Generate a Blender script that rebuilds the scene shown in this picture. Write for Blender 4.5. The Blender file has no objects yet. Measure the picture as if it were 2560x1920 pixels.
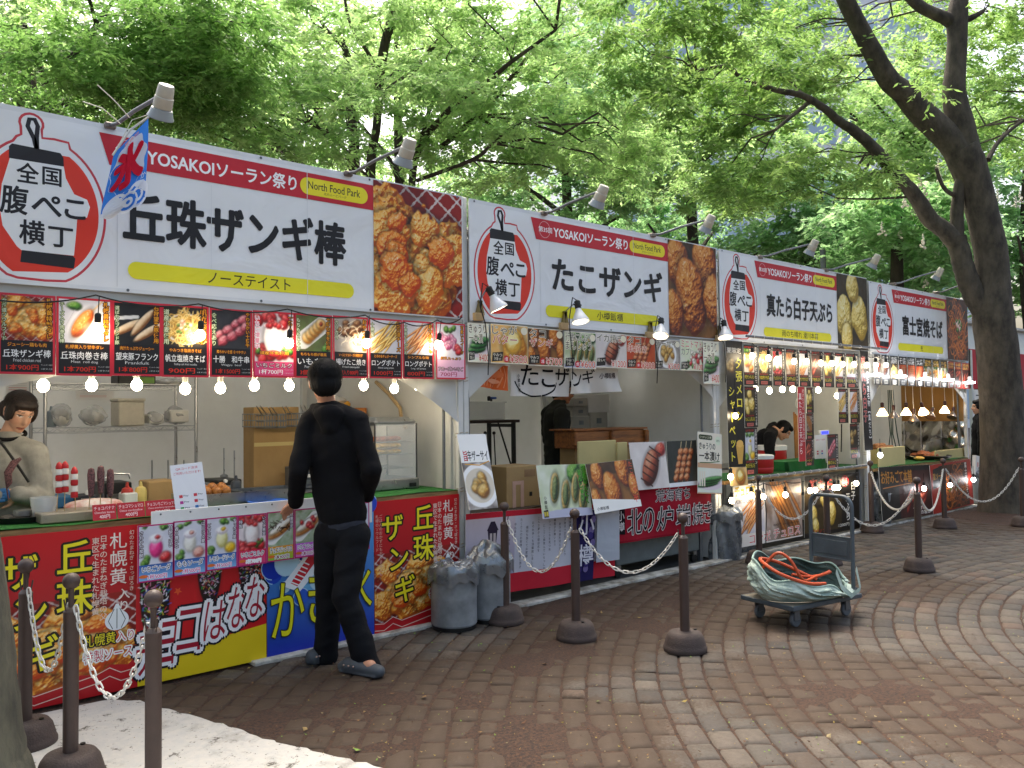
import bpy, bmesh, math, random
import numpy as np
from mathutils import Vector, Matrix
S = bpy.context.scene; COL = S.collection
PI = math.pi; rad = math.radians
# ---------------------------------------------------------------- camera
FPX = 2083.0; YAW, PITCH, ROLL = rad(48.787), rad(1.803), rad(.689); CAMP = np.array([0, -5.015, 1.55])
_fw = np.array([math.cos(YAW)*math.cos(PITCH), math.sin(YAW)*math.cos(PITCH), math.sin(PITCH)])
_r = np.array([math.sin(YAW), -math.cos(YAW), 0]); _u = np.cross(_r, _fw)
_R = math.cos(ROLL)*_r - math.sin(ROLL)*_u; _U = math.sin(ROLL)*_r + math.cos(ROLL)*_u
cam = bpy.data.cameras.new('camera'); cob = bpy.data.objects.new('camera', cam); COL.objects.link(cob)
cam.sensor_width = 36; cam.lens = 36*FPX/2560; cam.clip_start = .05; cam.clip_end = 800
M = Matrix.Identity(4)
for i in range(3):
    M[i][0], M[i][1], M[i][2], M[i][3] = _R[i], _U[i], -_fw[i], CAMP[i]
cob.matrix_world = M; S.camera = cob
# ---------------------------------------------------------------- world, sun, exposure
w = bpy.data.worlds.new('World'); S.world = w; w.use_nodes = True
nt = w.node_tree; nt.nodes.clear()
sky = nt.nodes.new('ShaderNodeTexSky'); sky.sky_type = 'NISHITA'; sky.sun_disc = False
SUN_EL, SUN_AZ = rad(62), rad(25)
sky.sun_elevation = SUN_EL; sky.sun_rotation = SUN_AZ; sky.air_density = 1.2; sky.dust_density = 9; sky.ozone_density = .6
bg = nt.nodes.new('ShaderNodeBackground'); bg.inputs['Strength'].default_value = .15
wo = nt.nodes.new('ShaderNodeOutputWorld')
nt.links.new(sky.outputs[0], bg.inputs[0]); nt.links.new(bg.outputs[0], wo.inputs[0])
sl = bpy.data.lights.new('sun', 'SUN'); sl.energy = 1.5; sl.angle = rad(25); sl.color = (1, .96, .9)
so = bpy.data.objects.new('sun', sl); COL.objects.link(so)
sd = Vector((math.sin(SUN_AZ)*math.cos(SUN_EL), math.cos(SUN_AZ)*math.cos(SUN_EL), math.sin(SUN_EL)))
so.rotation_euler = sd.to_track_quat('Z', 'Y').to_euler()
S.view_settings.view_transform = 'Standard'; S.view_settings.look = 'None'
S.view_settings.exposure = 1.5; S.view_settings.gamma = 1
S.cycles.use_denoising = True; S.cycles.max_bounces = 8; S.cycles.diffuse_bounces = 4
S.cycles.transparent_max_bounces = 6; S.cycles.transmission_bounces = 5
S.cycles.sample_clamp_indirect = 6
# ---------------------------------------------------------------- measuring helpers (pixels of the 2560x1920 photograph -> points)
def _ray(x, y): return _fw + (x-1280)/FPX*_R - (y-960)/FPX*_U
def at(x, y, Y=0.):                       # where the sight line meets the plane y = Y
    d = _ray(x, y); p = CAMP + d*(Y-CAMP[1])/d[1]; return Vector(p)
def gnd(x, y, z=0.):
    d = _ray(x, y); return Vector(CAMP + d*(z-CAMP[2])/d[2])
def dep(x, y, t):                         # at forward depth t
    return Vector(CAMP + _ray(x, y)*t)
# ---------------------------------------------------------------- tagging
def tag(o, label=None, cat=None, group=None, kind=None):
    if label: o['label'] = label
    if cat: o['category'] = cat
    if group: o['group'] = group
    if kind: o['kind'] = kind
    return o
def thing(name, label, cat, loc=(0, 0, 0), rz=0., group=None):
    o = bpy.data.objects.new(name, None); COL.objects.link(o); o.empty_display_size = .1
    o.location = loc; o.rotation_euler = (0, 0, rz); return tag(o, label, cat, group)
def dup(o, parent=None):
    c = o.copy(); COL.objects.link(c)
    if parent: c.parent = parent
    for ch in o.children: dup(ch, c)
    return c
# ---------------------------------------------------------------- materials
def lin(c):
    if isinstance(c, str):
        c = c.lstrip('#'); c = c if len(c) == 6 else ''.join(q*2 for q in c); c = [int(c[i:i+2], 16)/255 for i in (0, 2, 4)]
        return tuple(x/12.92 if x <= .04045 else ((x+.055)/1.055)**2.4 for x in c)
    return tuple(c)
_mats = {}
def mat(name, col=None, rough=.6, metal=0., var=.12, scale=6., bump=0., bscale=40., spec=.5, emit=None, es=0., trans=0., col2=None, stretch=None, alpha=None, transm=0., ior=1.45, coat=0.):
    if name in _mats: return _mats[name]
    m = bpy.data.materials.new(name); m.use_nodes = True; n = m.node_tree.nodes; L = m.node_tree.links
    b = n['Principled BSDF']; out = n['Material Output']
    c = lin(col); c2 = lin(col2) if col2 is not None else tuple(min(1, x*(1-var*2)) for x in c)
    tc = n.new('ShaderNodeTexCoord'); mp = n.new('ShaderNodeMapping'); L.new(tc.outputs['Object'], mp.inputs[0])
    if stretch: mp.inputs['Scale'].default_value = stretch
    nz = n.new('ShaderNodeTexNoise'); nz.inputs['Scale'].default_value = scale; nz.inputs['Detail'].default_value = 6; nz.inputs['Roughness'].default_value = .65
    L.new(mp.outputs[0], nz.inputs['Vector'])
    cr = n.new('ShaderNodeValToRGB'); cr.color_ramp.elements[0].position = .35; cr.color_ramp.elements[1].position = .65
    cr.color_ramp.elements[0].color = (*c2, 1); cr.color_ramp.elements[1].color = (*c, 1)
    L.new(nz.outputs[0], cr.inputs[0]); L.new(cr.outputs[0], b.inputs['Base Color'])
    b.inputs['Metallic'].default_value = metal; b.inputs['Specular IOR Level'].default_value = spec
    mr = n.new('ShaderNodeMapRange'); mr.inputs[3].default_value = max(0, rough-.1); mr.inputs[4].default_value = min(1, rough+.1)
    L.new(nz.outputs[0], mr.inputs[0]); L.new(mr.outputs[0], b.inputs['Roughness'])
    if bump:
        n2 = n.new('ShaderNodeTexNoise'); n2.inputs['Scale'].default_value = bscale; n2.inputs['Detail'].default_value = 4; L.new(mp.outputs[0], n2.inputs['Vector'])
        bp = n.new('ShaderNodeBump'); bp.inputs['Strength'].default_value = bump; bp.inputs['Distance'].default_value = .01
        L.new(n2.outputs[0], bp.inputs['Height']); L.new(bp.outputs[0], b.inputs['Normal'])
    if emit is not None:
        b.inputs['Emission Color'].default_value = (*lin(emit), 1); b.inputs['Emission Strength'].default_value = es
    if transm: b.inputs['Transmission Weight'].default_value = transm; b.inputs['IOR'].default_value = ior
    if coat: b.inputs['Coat Weight'].default_value = coat
    if alpha is not None: b.inputs['Alpha'].default_value = alpha
    if trans:
        t = n.new('ShaderNodeBsdfTranslucent'); mx = n.new('ShaderNodeMixShader'); mx.inputs[0].default_value = trans
        L.new(cr.outputs[0], t.inputs[0]); L.new(b.outputs[0], mx.inputs[1]); L.new(t.outputs[0], mx.inputs[2]); L.new(mx.outputs[0], out.inputs[0])
    _mats[name] = m; return m
def print_mat(name, rough, wave, spec=.4, trans=0.):
    if name in _mats: return _mats[name]
    m = bpy.data.materials.new(name); m.use_nodes = True; n = m.node_tree.nodes; L = m.node_tree.links
    b = n['Principled BSDF']; a = n.new('ShaderNodeAttribute'); a.attribute_name = 'Col'
    tc = n.new('ShaderNodeTexCoord')
    nz = n.new('ShaderNodeTexNoise'); nz.inputs['Scale'].default_value = 3; nz.inputs['Detail'].default_value = 5; L.new(tc.outputs['Object'], nz.inputs['Vector'])
    mr = n.new('ShaderNodeMapRange'); mr.inputs[3].default_value = .9; mr.inputs[4].default_value = 1.06; L.new(nz.outputs[0], mr.inputs[0])
    mx = n.new('ShaderNodeMix'); mx.data_type = 'RGBA'; mx.blend_type = 'MULTIPLY'; mx.inputs[0].default_value = 1
    L.new(a.outputs['Color'], mx.inputs[6]); L.new(mr.outputs[0], mx.inputs[7]); L.new(mx.outputs[2], b.inputs['Base Color'])
    b.inputs['Roughness'].default_value = rough; b.inputs['Specular IOR Level'].default_value = spec
    n2 = n.new('ShaderNodeTexNoise'); n2.inputs['Scale'].default_value = 2.2; n2.inputs['Detail'].default_value = 3; n2.inputs['Distortion'].default_value = 1.2
    L.new(tc.outputs['Object'], n2.inputs['Vector'])
    bp = n.new('ShaderNodeBump'); bp.inputs['Strength'].default_value = wave; bp.inputs['Distance'].default_value = .05
    L.new(n2.outputs[0], bp.inputs['Height']); L.new(bp.outputs[0], b.inputs['Normal'])
    if trans:
        t = n.new('ShaderNodeBsdfTranslucent'); ms = n.new('ShaderNodeMixShader'); ms.inputs[0].default_value = trans
        L.new(mx.outputs[2], t.inputs[0]); L.new(b.outputs[0], ms.inputs[1]); L.new(t.outputs[0], ms.inputs[2]); L.new(ms.outputs[0], n['Material Output'].inputs[0])
    _mats[name] = m; return m
# ---------------------------------------------------------------- mesh builder
class MB:
    def __init__(s): s.v = []; s.f = []; s.m = []; s.sm = []; s.mats = []
    def mi(s, m):
        if m not in s.mats: s.mats.append(m)
        return s.mats.index(m)
    def add(s, vs, fs, m, smooth=False):
        o = len(s.v); i = s.mi(m); s.v += [tuple(p) for p in vs]
        for f in fs: s.f.append([o+k for k in f]); s.m.append(i); s.sm.append(smooth)
    def box(s, c, d, m, rot=None, bev=0.):
        x, y, z = d[0]/2, d[1]/2, d[2]/2
        if bev and bev < min(x, y, z):
            b = bev; P = []
            for sx in (-1, 1):
                for sy in (-1, 1):
                    for sz in (-1, 1):
                        P += [(sx*x, sy*(y-b), sz*(z-b)), (sx*(x-b), sy*y, sz*(z-b)), (sx*(x-b), sy*(y-b), sz*z)]
            bm = bmesh.new(); [bm.verts.new(p) for p in P]; bmesh.ops.convex_hull(bm, input=bm.verts); bm.verts.index_update()
            V = [v.co.copy() for v in bm.verts]; Fs = [[v.index for v in f.verts] for f in bm.faces]; bm.free()
        else:
            V = [Vector((sx*x, sy*y, sz*z)) for sx in (-1, 1) for sy in (-1, 1) for sz in (-1, 1)]
            Fs = [(0, 1, 3, 2), (4, 6, 7, 5), (0, 4, 5, 1), (2, 3, 7, 6), (0, 2, 6, 4), (1, 5, 7, 3)]
        if rot is not None: V = [rot @ p for p in V]
        s.add([Vector(c)+p for p in V], Fs, m)
    def tube(s, pts, r, m, n=8, cap=True, closed=False):
        pts = [Vector(p) for p in pts]; N = len(pts); R = r if isinstance(r, (list, tuple)) else [r]*N
        V = []; up = None
        for i, p in enumerate(pts):
            t = (pts[(i+1) % N]-pts[i-1]) if closed else pts[min(i+1, N-1)]-pts[max(i-1, 0)]
            t = t.normalized() if t.length > 1e-9 else Vector((0, 0, 1))
            if up is None:
                a = Vector((0, 0, 1)) if abs(t.z) < .9 else Vector((1, 0, 0)); up = (a-t*a.dot(t)).normalized()
            else:
                up = up-t*up.dot(t); up = up.normalized() if up.length > 1e-6 else t.orthogonal().normalized()
            b = t.cross(up)
            for k in range(n):
                g = 2*PI*k/n; V.append(p+(up*math.cos(g)+b*math.sin(g))*R[i])
        Fs = []
        for i in range(N if closed else N-1):
            j = (i+1) % N
            for k in range(n): Fs.append((i*n+k, i*n+(k+1) % n, j*n+(k+1) % n, j*n+k))
        s.add(V, Fs, m, True)
        if cap and not closed:
            o = len(s.v)-len(V); i = s.mi(m)
            s.f += [[o+k for k in range(n)][::-1], [o+(N-1)*n+k for k in range(n)]]; s.m += [i, i]; s.sm += [False, False]
    def lathe(s, prof, c, m, n=20, rot=None, smooth=True):
        V = []; N = len(prof)
        for r, z in prof:
            for k in range(n):
                p = Vector((r*math.cos(2*PI*k/n), r*math.sin(2*PI*k/n), z)); V.append(Vector(c)+(rot @ p if rot is not None else p))
        Fs = [(i*n+k, i*n+(k+1) % n, (i+1)*n+(k+1) % n, (i+1)*n+k) for i in range(N-1) for k in range(n)]
        if prof[0][0] > 1e-6: Fs.append(tuple(range(n))[::-1])
        if prof[-1][0] > 1e-6: Fs.append(tuple((N-1)*n+k for k in range(n)))
        s.add(V, Fs, m, smooth)
    def ball(s, c, r, m, n=14, rot=None):
        r = Vector((r, r, r)) if not hasattr(r, '__len__') else Vector(r); k2 = max(6, n//2+1)
        V = []
        for i in range(k2+1):
            a = PI*i/k2
            for k in range(n):
                p = Vector((r.x*math.sin(a)*math.cos(2*PI*k/n), r.y*math.sin(a)*math.sin(2*PI*k/n), -r.z*math.cos(a))); V.append(Vector(c)+(rot @ p if rot is not None else p))
        s.add(V, [(i*n+k, i*n+(k+1) % n, (i+1)*n+(k+1) % n, (i+1)*n+k) for i in range(k2) for k in range(n)], m, True)
    def grid(s, fn, nu, nv, m, thick=0.):   # fn(u,v) -> point ; a sheet, given thickness by a second skin
        V = [Vector(fn(i/nu, j/nv)) for j in range(nv+1) for i in range(nu+1)]
        Fs = [(j*(nu+1)+i, j*(nu+1)+i+1, (j+1)*(nu+1)+i+1, (j+1)*(nu+1)+i) for j in range(nv) for i in range(nu)]
        s.add(V, Fs, m, True)
        if thick:
            nn = []
            for j in range(nv+1):
                for i in range(nu+1):
                    a = V[j*(nu+1)+min(i+1, nu)]-V[j*(nu+1)+max(i-1, 0)]; b = V[min(j+1, nv)*(nu+1)+i]-V[max(j-1, 0)*(nu+1)+i]
                    nn.append(a.cross(b).normalized()*thick)
            s.add([p-q for p, q in zip(V, nn)], [f[::-1] for f in Fs], m, True)
    def build(s, name, parent=None, loc=None, sharp=40):
        me = bpy.data.meshes.new(name); me.from_pydata(s.v, [], s.f)
        for m in s.mats: me.materials.append(m)
        me.polygons.foreach_set('material_index', s.m); me.polygons.foreach_set('use_smooth', s.sm); me.update()
        if any(s.sm): me.set_sharp_from_angle(angle=rad(sharp))
        o = bpy.data.objects.new(name, me); COL.objects.link(o)
        if parent: o.parent = parent
        if loc is not None: o.location = loc
        return o
def mesh_np(name, V, F, mats, cols=None, parent=None, smooth=False, mi=None):
    V = np.asarray(V, np.float32); F = np.asarray(F, np.int32); k = F.shape[1]
    me = bpy.data.meshes.new(name); me.vertices.add(len(V)); me.vertices.foreach_set('co', V.ravel())
    me.loops.add(F.size); me.loops.foreach_set('vertex_index', F.ravel())
    me.polygons.add(len(F)); me.polygons.foreach_set('loop_start', np.arange(0, F.size, k, dtype=np.int32))
    me.polygons.foreach_set('use_smooth', np.full(len(F), smooth))
    for m in (mats if isinstance(mats, (list, tuple)) else [mats]): me.materials.append(m)
    if mi is not None: me.polygons.foreach_set('material_index', mi)
    me.update(calc_edges=True)
    if cols is not None:
        at_ = me.attributes.new('Col', 'FLOAT_COLOR', 'POINT'); C4 = np.ones((len(V), 4), np.float32); C4[:, :3] = cols; at_.data.foreach_set('color', C4.ravel())
    o = bpy.data.objects.new(name, me); COL.objects.link(o)
    if parent: o.parent = parent
    return o
# ---------------------------------------------------------------- lettering
_tc = bpy.data.curves.new('lettering', 'FONT'); _to = bpy.data.objects.new('lettering', _tc); COL.objects.link(_to)
_tc.resolution_u = 3; _gl = {}
def glyph(t, bold=0.):
    k = (t, bold)
    if k not in _gl:
        _tc.body = t; _tc.offset = bold; dg = bpy.context.evaluated_depsgraph_get(); dg.update()
        me = bpy.data.meshes.new_from_object(_to.evaluated_get(dg)); n = len(me.vertices)
        v = np.zeros(n*3); me.vertices.foreach_get('co', v); v = v.reshape(-1, 3)[:, :2]
        _gl[k] = (v, [tuple(p.vertices) for p in me.polygons]); bpy.data.meshes.remove(me)
    return _gl[k]
# ---------------------------------------------------------------- printed sheets: one mesh per poster, every patch of ink a coloured face
class Sheet:
    DZ = .0001; CUT = .045
    def __init__(s, w, h, base='#f4f4f2', thick=.004):
        s.w, s.h, s.thick = w, h, thick; s.V = []; s.C = []; s.F = []; s.n = 0; s.k = 0
        c = lin(base)
        V = [(x, y, z) for x in (0, w) for y in (0, h) for z in (-thick, 0)]
        s.put(V, [(0, 1, 3, 2), (4, 6, 7, 5), (0, 4, 5, 1), (2, 3, 7, 6), (0, 2, 6, 4), (1, 5, 7, 3)], c)
    def put(s, V, F, c):
        V = np.asarray(V, float); s.V.append(V); s.C.append(np.broadcast_to(np.asarray(c, float), (len(V), 3)))
        s.F += [tuple(i+s.n for i in f) for f in F]; s.n += len(V)
    def z(s): s.k += 1; return s.k*s.DZ
    def poly(s, pts, c, z=None):
        z = s.z() if z is None else z
        from mathutils.geometry import tessellate_polygon
        P = [Vector((x, y, 0)) for x, y in pts]; T = tessellate_polygon([P])
        V = [(x, y, z) for x, y in pts]; F = []
        for a, b, d in T:
            cr = (P[b]-P[a]).cross(P[d]-P[a]).z; F.append((a, b, d) if cr > 0 else (a, d, b))
        s.put(V, F, lin(c))
    def rect(s, x0, y0, x1, y1, c): s.poly([(x0, y0), (x1, y0), (x1, y1), (x0, y1)], c)
    def grad(s, x0, y0, x1, y1, c0, c1):
        z = s.z(); a, b = lin(c0), lin(c1); s.put([(x0, y0, z), (x1, y0, z), (x1, y1, z), (x0, y1, z)], [(0, 1, 2, 3)], [a, a, b, b])
    def ell(s, cx, cy, rx, ry, c, n=28, rot=0.):
        s.poly([(cx+rx*math.cos(t)*math.cos(rot)-ry*math.sin(t)*math.sin(rot), cy+rx*math.cos(t)*math.sin(rot)+ry*math.sin(t)*math.cos(rot)) for t in np.linspace(0, 2*PI, n, endpoint=False)], c)
    def rrect(s, x0, y0, x1, y1, c, r=None):
        r = min(x1-x0, y1-y0)/2*.98 if r is None else r; P = []
        for cx, cy, a in ((x1-r, y0+r, -PI/2), (x1-r, y1-r, 0), (x0+r, y1-r, PI/2), (x0+r, y0+r, PI)):
            P += [(cx+r*math.cos(a+t), cy+r*math.sin(a+t)) for t in np.linspace(0, PI/2, 7)]
        s.poly(P, c)
    def line(s, pts, wd, c):
        z = s.z(); pts = [np.array(p, float) for p in pts]; V = []; F = []
        for i, p in enumerate(pts):
            t = pts[min(i+1, len(pts)-1)]-pts[max(i-1, 0)]; t /= (np.hypot(*t)+1e-9); nn = np.array([-t[1], t[0]])*wd/2
            V += [(*(p-nn), z), (*(p+nn), z)]
            if i: F.append((2*i-2, 2*i, 2*i+1, 2*i-1))
        s.put(V, F, lin(c))
    def text(s, t, x0, y0, x1, y1, c, bold=.01, out=None, ow=.0, shear=0., out2=None, ow2=0., keep=False, rot=0.):
        fat = bold if bold > .012 else 0.; v, f = glyph(t, 0. if fat else bold)
        if not len(v): return
        lo, hi = v.min(0), v.max(0); q = (v-lo)/np.maximum(hi-lo, 1e-6); sx, sy = x1-x0, y1-y0
        if keep:
            a = (hi-lo)[0]/(hi-lo)[1]; sx2 = min(sx, sy*a); x0 += (sx-sx2)/2; sx = sx2
        P = np.c_[x0+q[:, 0]*sx+shear*(q[:, 1]-.5)*sy, y0+q[:, 1]*sy]
        if rot:
            ce = np.array([(x0+x1)/2, (y0+y1)/2]); d = P-ce; P = ce+np.c_[d[:, 0]*math.cos(rot)-d[:, 1]*math.sin(rot), d[:, 0]*math.sin(rot)+d[:, 1]*math.cos(rot)]
        if fat: s._ink(P, f, c, c, fat*.62*sy/max((hi-lo)[1], .3), out, ow) if out is None else s._ink(P, f, c, out, ow, out2, ow2)
        else: s._ink(P, f, c, out, ow, out2, ow2)
    def _ink(s, P, f, c, out, ow, out2=None, ow2=0.):
        for oc, w_, n_ in ((out2, ow2, 12), (out, ow, 10)):
            if oc is None: continue
            z = s.z(); co = lin(oc)
            for k in range(n_):
                a = 2*PI*k/n_; s.put(np.c_[P+np.array([math.cos(a), math.sin(a)])*w_, np.full(len(P), z+k*6e-6)], f, co)
        s.put(np.c_[P, np.full(len(P), s.z())], f, lin(c))
    def vtext(s, t, cx, ytop, size, c, bold=.01, out=None, ow=0., step=None, sx=1., out2=None, ow2=0., dx=0.):
        step = step or size*1.04; y = ytop; Ps = []; Fs = []; n = 0
        for i, ch in enumerate(t):
            if ch not in ' 　':
                v, f = glyph(ch, min(bold, .012)); p = v.copy()
                if ch in 'ー-~()（）「」【】|': p = p-np.array([.5, .38]); p = np.c_[p[:, 1], -p[:, 0]]
                else: p = p-np.array([.5, .38])
                if ch in 'ャュョッゃゅょっ。、': p = p+np.array([.1, .1])
                p = p*size*np.array([sx, 1])+np.array([cx+dx*i, y-size/2]); Ps.append(p); Fs += [tuple(k+n for k in q) for q in f]; n += len(p)
            y -= step
        if Ps: s._ink(np.concatenate(Ps), Fs, c, out, ow, out2, ow2)
    def pic(s, x0, y0, x1, y1, img):        # printed photograph: a fine grid of coloured points
        H, W = img.shape[:2]; z = s.z(); gx, gy = np.meshgrid(np.linspace(x0, x1, W), np.linspace(y1, y0, H))
        s.V.append(np.c_[gx.ravel(), gy.ravel(), np.full(H*W, z)]); im = np.clip(img, 0, 1).reshape(-1, 3)
        s.C.append(np.where(im <= .04045, im/12.92, ((im+.055)/1.055)**2.4))
        i = (np.arange(H-1)[:, None]*W+np.arange(W-1)[None]).ravel()+s.n
        s.F += list(map(tuple, np.c_[i+W, i+W+1, i+1, i].tolist())); s.n += H*W
    def build(s, name, material, parent=None, loc=(0, 0, 0), rot=0., warp=None, lean=0.):
        V = np.concatenate(s.V); C_ = np.concatenate(s.C)
        x, y, z = V[:, 0], V[:, 1], V[:, 2]
        if warp is not None:                 # follow the waves of the cloth: cut long edges first
            m0 = bpy.data.meshes.new('t'); m0.from_pydata(V.tolist(), [], s.F); a0 = m0.attributes.new('Col', 'FLOAT_COLOR', 'POINT'); q4 = np.ones((len(V), 4), np.float32); q4[:, :3] = C_; a0.data.foreach_set('color', q4.ravel())
            bm = bmesh.new(); bm.from_mesh(m0)
            for ax, L_ in ((0, s.w), (1, s.h)):
                for q_ in np.arange(s.CUT, L_, s.CUT):
                    co = Vector((0, 0, 0)); co[ax] = q_; no = Vector((0, 0, 0)); no[ax] = 1
                    bmesh.ops.bisect_plane(bm, geom=bm.verts[:]+bm.edges[:]+bm.faces[:], plane_co=co, plane_no=no)
            bmesh.ops.triangulate(bm, faces=[f for f in bm.faces if len(f.verts) > 4]); bm.to_mesh(m0); bm.free()
            n_ = len(m0.vertices); V = np.zeros(n_*3); m0.vertices.foreach_get('co', V); V = V.reshape(-1, 3); q4 = np.zeros(n_*4); m0.attributes['Col'].data.foreach_get('color', q4); C_ = q4.reshape(-1, 4)[:, :3]
            s.F = [tuple(p.vertices) for p in m0.polygons]; bpy.data.meshes.remove(m0); x, y, z = V[:, 0], V[:, 1], V[:, 2]
        d = warp(x/s.w, y/s.h) if warp is not None else 0
        c, sn = math.cos(rot), math.sin(rot)
        X, Z = x*c-y*sn, x*sn+y*c
        V3 = np.c_[X, -(z+d)-lean*(1-y/s.h), Z]
        me = bpy.data.meshes.new(name); me.from_pydata(V3.tolist(), [], s.F); me.materials.append(material)
        a = me.attributes.new('Col', 'FLOAT_COLOR', 'POINT'); C4 = np.ones((len(V), 4), np.float32); C4[:, :3] = C_; a.data.foreach_set('color', C4.ravel())
        o = bpy.data.objects.new(name, me); COL.objects.link(o); o.location = loc
        if parent: o.parent = parent
        return o
PAPER = print_mat('printed_board', .38, .10); VINYL = print_mat('printed_vinyl', .45, .22); CLOTH = print_mat('printed_cloth', .85, .3, .2, .18)
TARPB = print_mat('printed_banner', .5, .4)
# ---------------------------------------------------------------- printed pictures of food, drawn with noise
def nz(H, W, sc, seed, oct=3):
    rg = np.random.default_rng(seed); out = np.zeros((H, W)); amp = 1.; tot = 0
    for o in range(oct):
        n = max(2, int(sc*2**o)+2); m_ = max(2, int(sc*2**o*H/W)+2); g = rg.random((m_, n))
        yy = np.linspace(0, m_-1.001, H); xx = np.linspace(0, n-1.001, W); yi, xi = yy.astype(int), xx.astype(int)
        fy = (yy-yi)[:, None]; fx = (xx-xi)[None]; fy = fy*fy*(3-2*fy); fx = fx*fx*(3-2*fx)
        A = g[yi][:, xi]; B = g[yi][:, xi+1]; C_ = g[yi+1][:, xi]; D_ = g[yi+1][:, xi+1]
        out += amp*((A*(1-fx)+B*fx)*(1-fy)+(C_*(1-fx)+D_*fx)*fy); tot += amp; amp *= .55
    return out/tot
def srgb(c):
    c = c.lstrip('#'); c = c if len(c) == 6 else ''.join(q*2 for q in c)
    return np.array([int(c[i:i+2], 16)/255 for i in (0, 2, 4)])
CH = ('#b04c0c', '#f09a2c', '#ffe298'); 
class Art:
    def __init__(s, w, h, ppm, bg='#ffffff', bg2=None, seed=1):
        s.W, s.H = max(8, int(w*ppm)), max(8, int(h*ppm)); s.a = w/h; s.rg = np.random.default_rng(seed); s.sd = seed*1000
        s.Y, s.X = np.meshgrid(np.linspace(1, 0, s.H), np.linspace(0, s.a, s.W), indexing='ij')
        n = nz(s.H, s.W, 4, seed+7, 4)[..., None]
        s.im = srgb(bg)*(1-n)+srgb(bg2 or bg)*n if bg2 else np.ones((s.H, s.W, 3))*srgb(bg)*(.94+.1*n)
    def _mix(s, m, c): s.im = s.im*(1-m[..., None])+c*m[..., None]
    def lump(s, cx, cy, rx, ry, pal, rot=0., warp=.22, fr=5, rough=.5, shadow=.5, alpha=1.):
        s.sd += 1; R = max(rx, ry)*1.6
        j0, j1 = np.searchsorted(s.X[0], [cx-R, cx+R]); i0, i1 = np.searchsorted(-s.Y[:, 0], [-(cy+R), -(cy-R)])
        if j1-j0 < 3 or i1-i0 < 3: return
        X, Y = s.X[i0:i1, j0:j1]-cx, s.Y[i0:i1, j0:j1]-cy; H, W = X.shape
        x = (X*math.cos(rot)+Y*math.sin(rot))/rx; y = (-X*math.sin(rot)+Y*math.cos(rot))/ry
        n1 = nz(H, W, fr*.5, s.sd, 3)-.5; n2 = nz(H, W, fr*2, s.sd+77, 3)
        d = np.sqrt(x*x+y*y)+n1*2*warp; e = 2.2/max(W, H)*1.6
        h = np.sqrt(np.clip(1-d*d, 0, 1))*min(rx, ry)*1.2+n2*rough*min(rx, ry)*.35
        px = (s.X[0, 1]-s.X[0, 0]); gy, gx = np.gradient(h, px)
        nl = (-gx*-.35-(-gy)*.6*1+.75)/np.sqrt(1+gx*gx+gy*gy); t = np.clip(nl*.8+(n2-.5)*.35, 0, 1)
        c = np.array([srgb(q) for q in pal]); cc = np.where((t < .5)[..., None], c[0]+(c[1]-c[0])*(t*2)[..., None], c[1]+(c[2]-c[1])*(t*2-1)[..., None])
        gl = np.clip((nz(H, W, fr*4, s.sd+5, 2)-.66)*9, 0, 1)*np.clip(t*2-.9, 0, 1)*.7*min(1, rough); cc = cc*(1-gl[..., None])+gl[..., None]
        sub = s.im[i0:i1, j0:j1]
        if shadow: ms = np.clip((1.35-d)/.35, 0, 1)*shadow*.6; sub = sub*(1-ms[..., None])
        m_ = np.clip((1-d)/(e*3)+.5, 0, 1)*alpha; s.im[i0:i1, j0:j1] = sub*(1-m_[..., None])+cc*m_[..., None]
    def ell(s, cx, cy, rx, ry, c, rot=0., soft=.04, alpha=1.):
        X, Y = s.X-cx, s.Y-cy; x = (X*math.cos(rot)+Y*math.sin(rot))/rx; y = (-X*math.sin(rot)+Y*math.cos(rot))/ry
        s._mix(np.clip((1-np.hypot(x, y))/soft+.5, 0, 1)*alpha, srgb(c))
    def line(s, x0, y0, x1, y1, wd, c, alpha=1.):
        dx, dy = x1-x0, y1-y0; L2 = dx*dx+dy*dy+1e-9; t = np.clip(((s.X-x0)*dx+(s.Y-y0)*dy)/L2, 0, 1)
        d = np.hypot(s.X-x0-t*dx, s.Y-y0-t*dy); s._mix(np.clip((wd/2-d)/(.6/s.H)+.5, 0, 1)*alpha, srgb(c))
    def band(s, y0, y1, c, alpha=1.): s._mix(((s.Y >= y0) & (s.Y <= y1))*alpha, srgb(c))
    def net(s, c='#dcd6d2', g=.13, wd=.017, a0=.95, a1=-.75, y0=-1, y1=2):
        for a in (a0, a1):
            p = s.X*math.cos(a)+s.Y*math.sin(a); q = -s.X*math.sin(a)+s.Y*math.cos(a)
            d = np.abs((p/g) % 1-.5)*g; tw = .75+.5*(np.sin(q/g*14) > 0)
            s._mix(np.clip((wd*tw/2-d)/(.8/s.H)+.5, 0, 1)*.9*((s.Y > y0) & (s.Y < y1)), srgb(c))
    def pile(s, n, x0, x1, y0, y1, r0, r1, pal, el=.75, **k):
        P = [(s.rg.uniform(x0, x1), s.rg.uniform(y0, y1)) for _ in range(n)]
        for x, y in sorted(P, key=lambda p: -p[1]):
            r = s.rg.uniform(r0, r1); s.lump(x, y, r, r*s.rg.uniform(el, 1), pal, s.rg.uniform(0, 3), **k)
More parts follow.
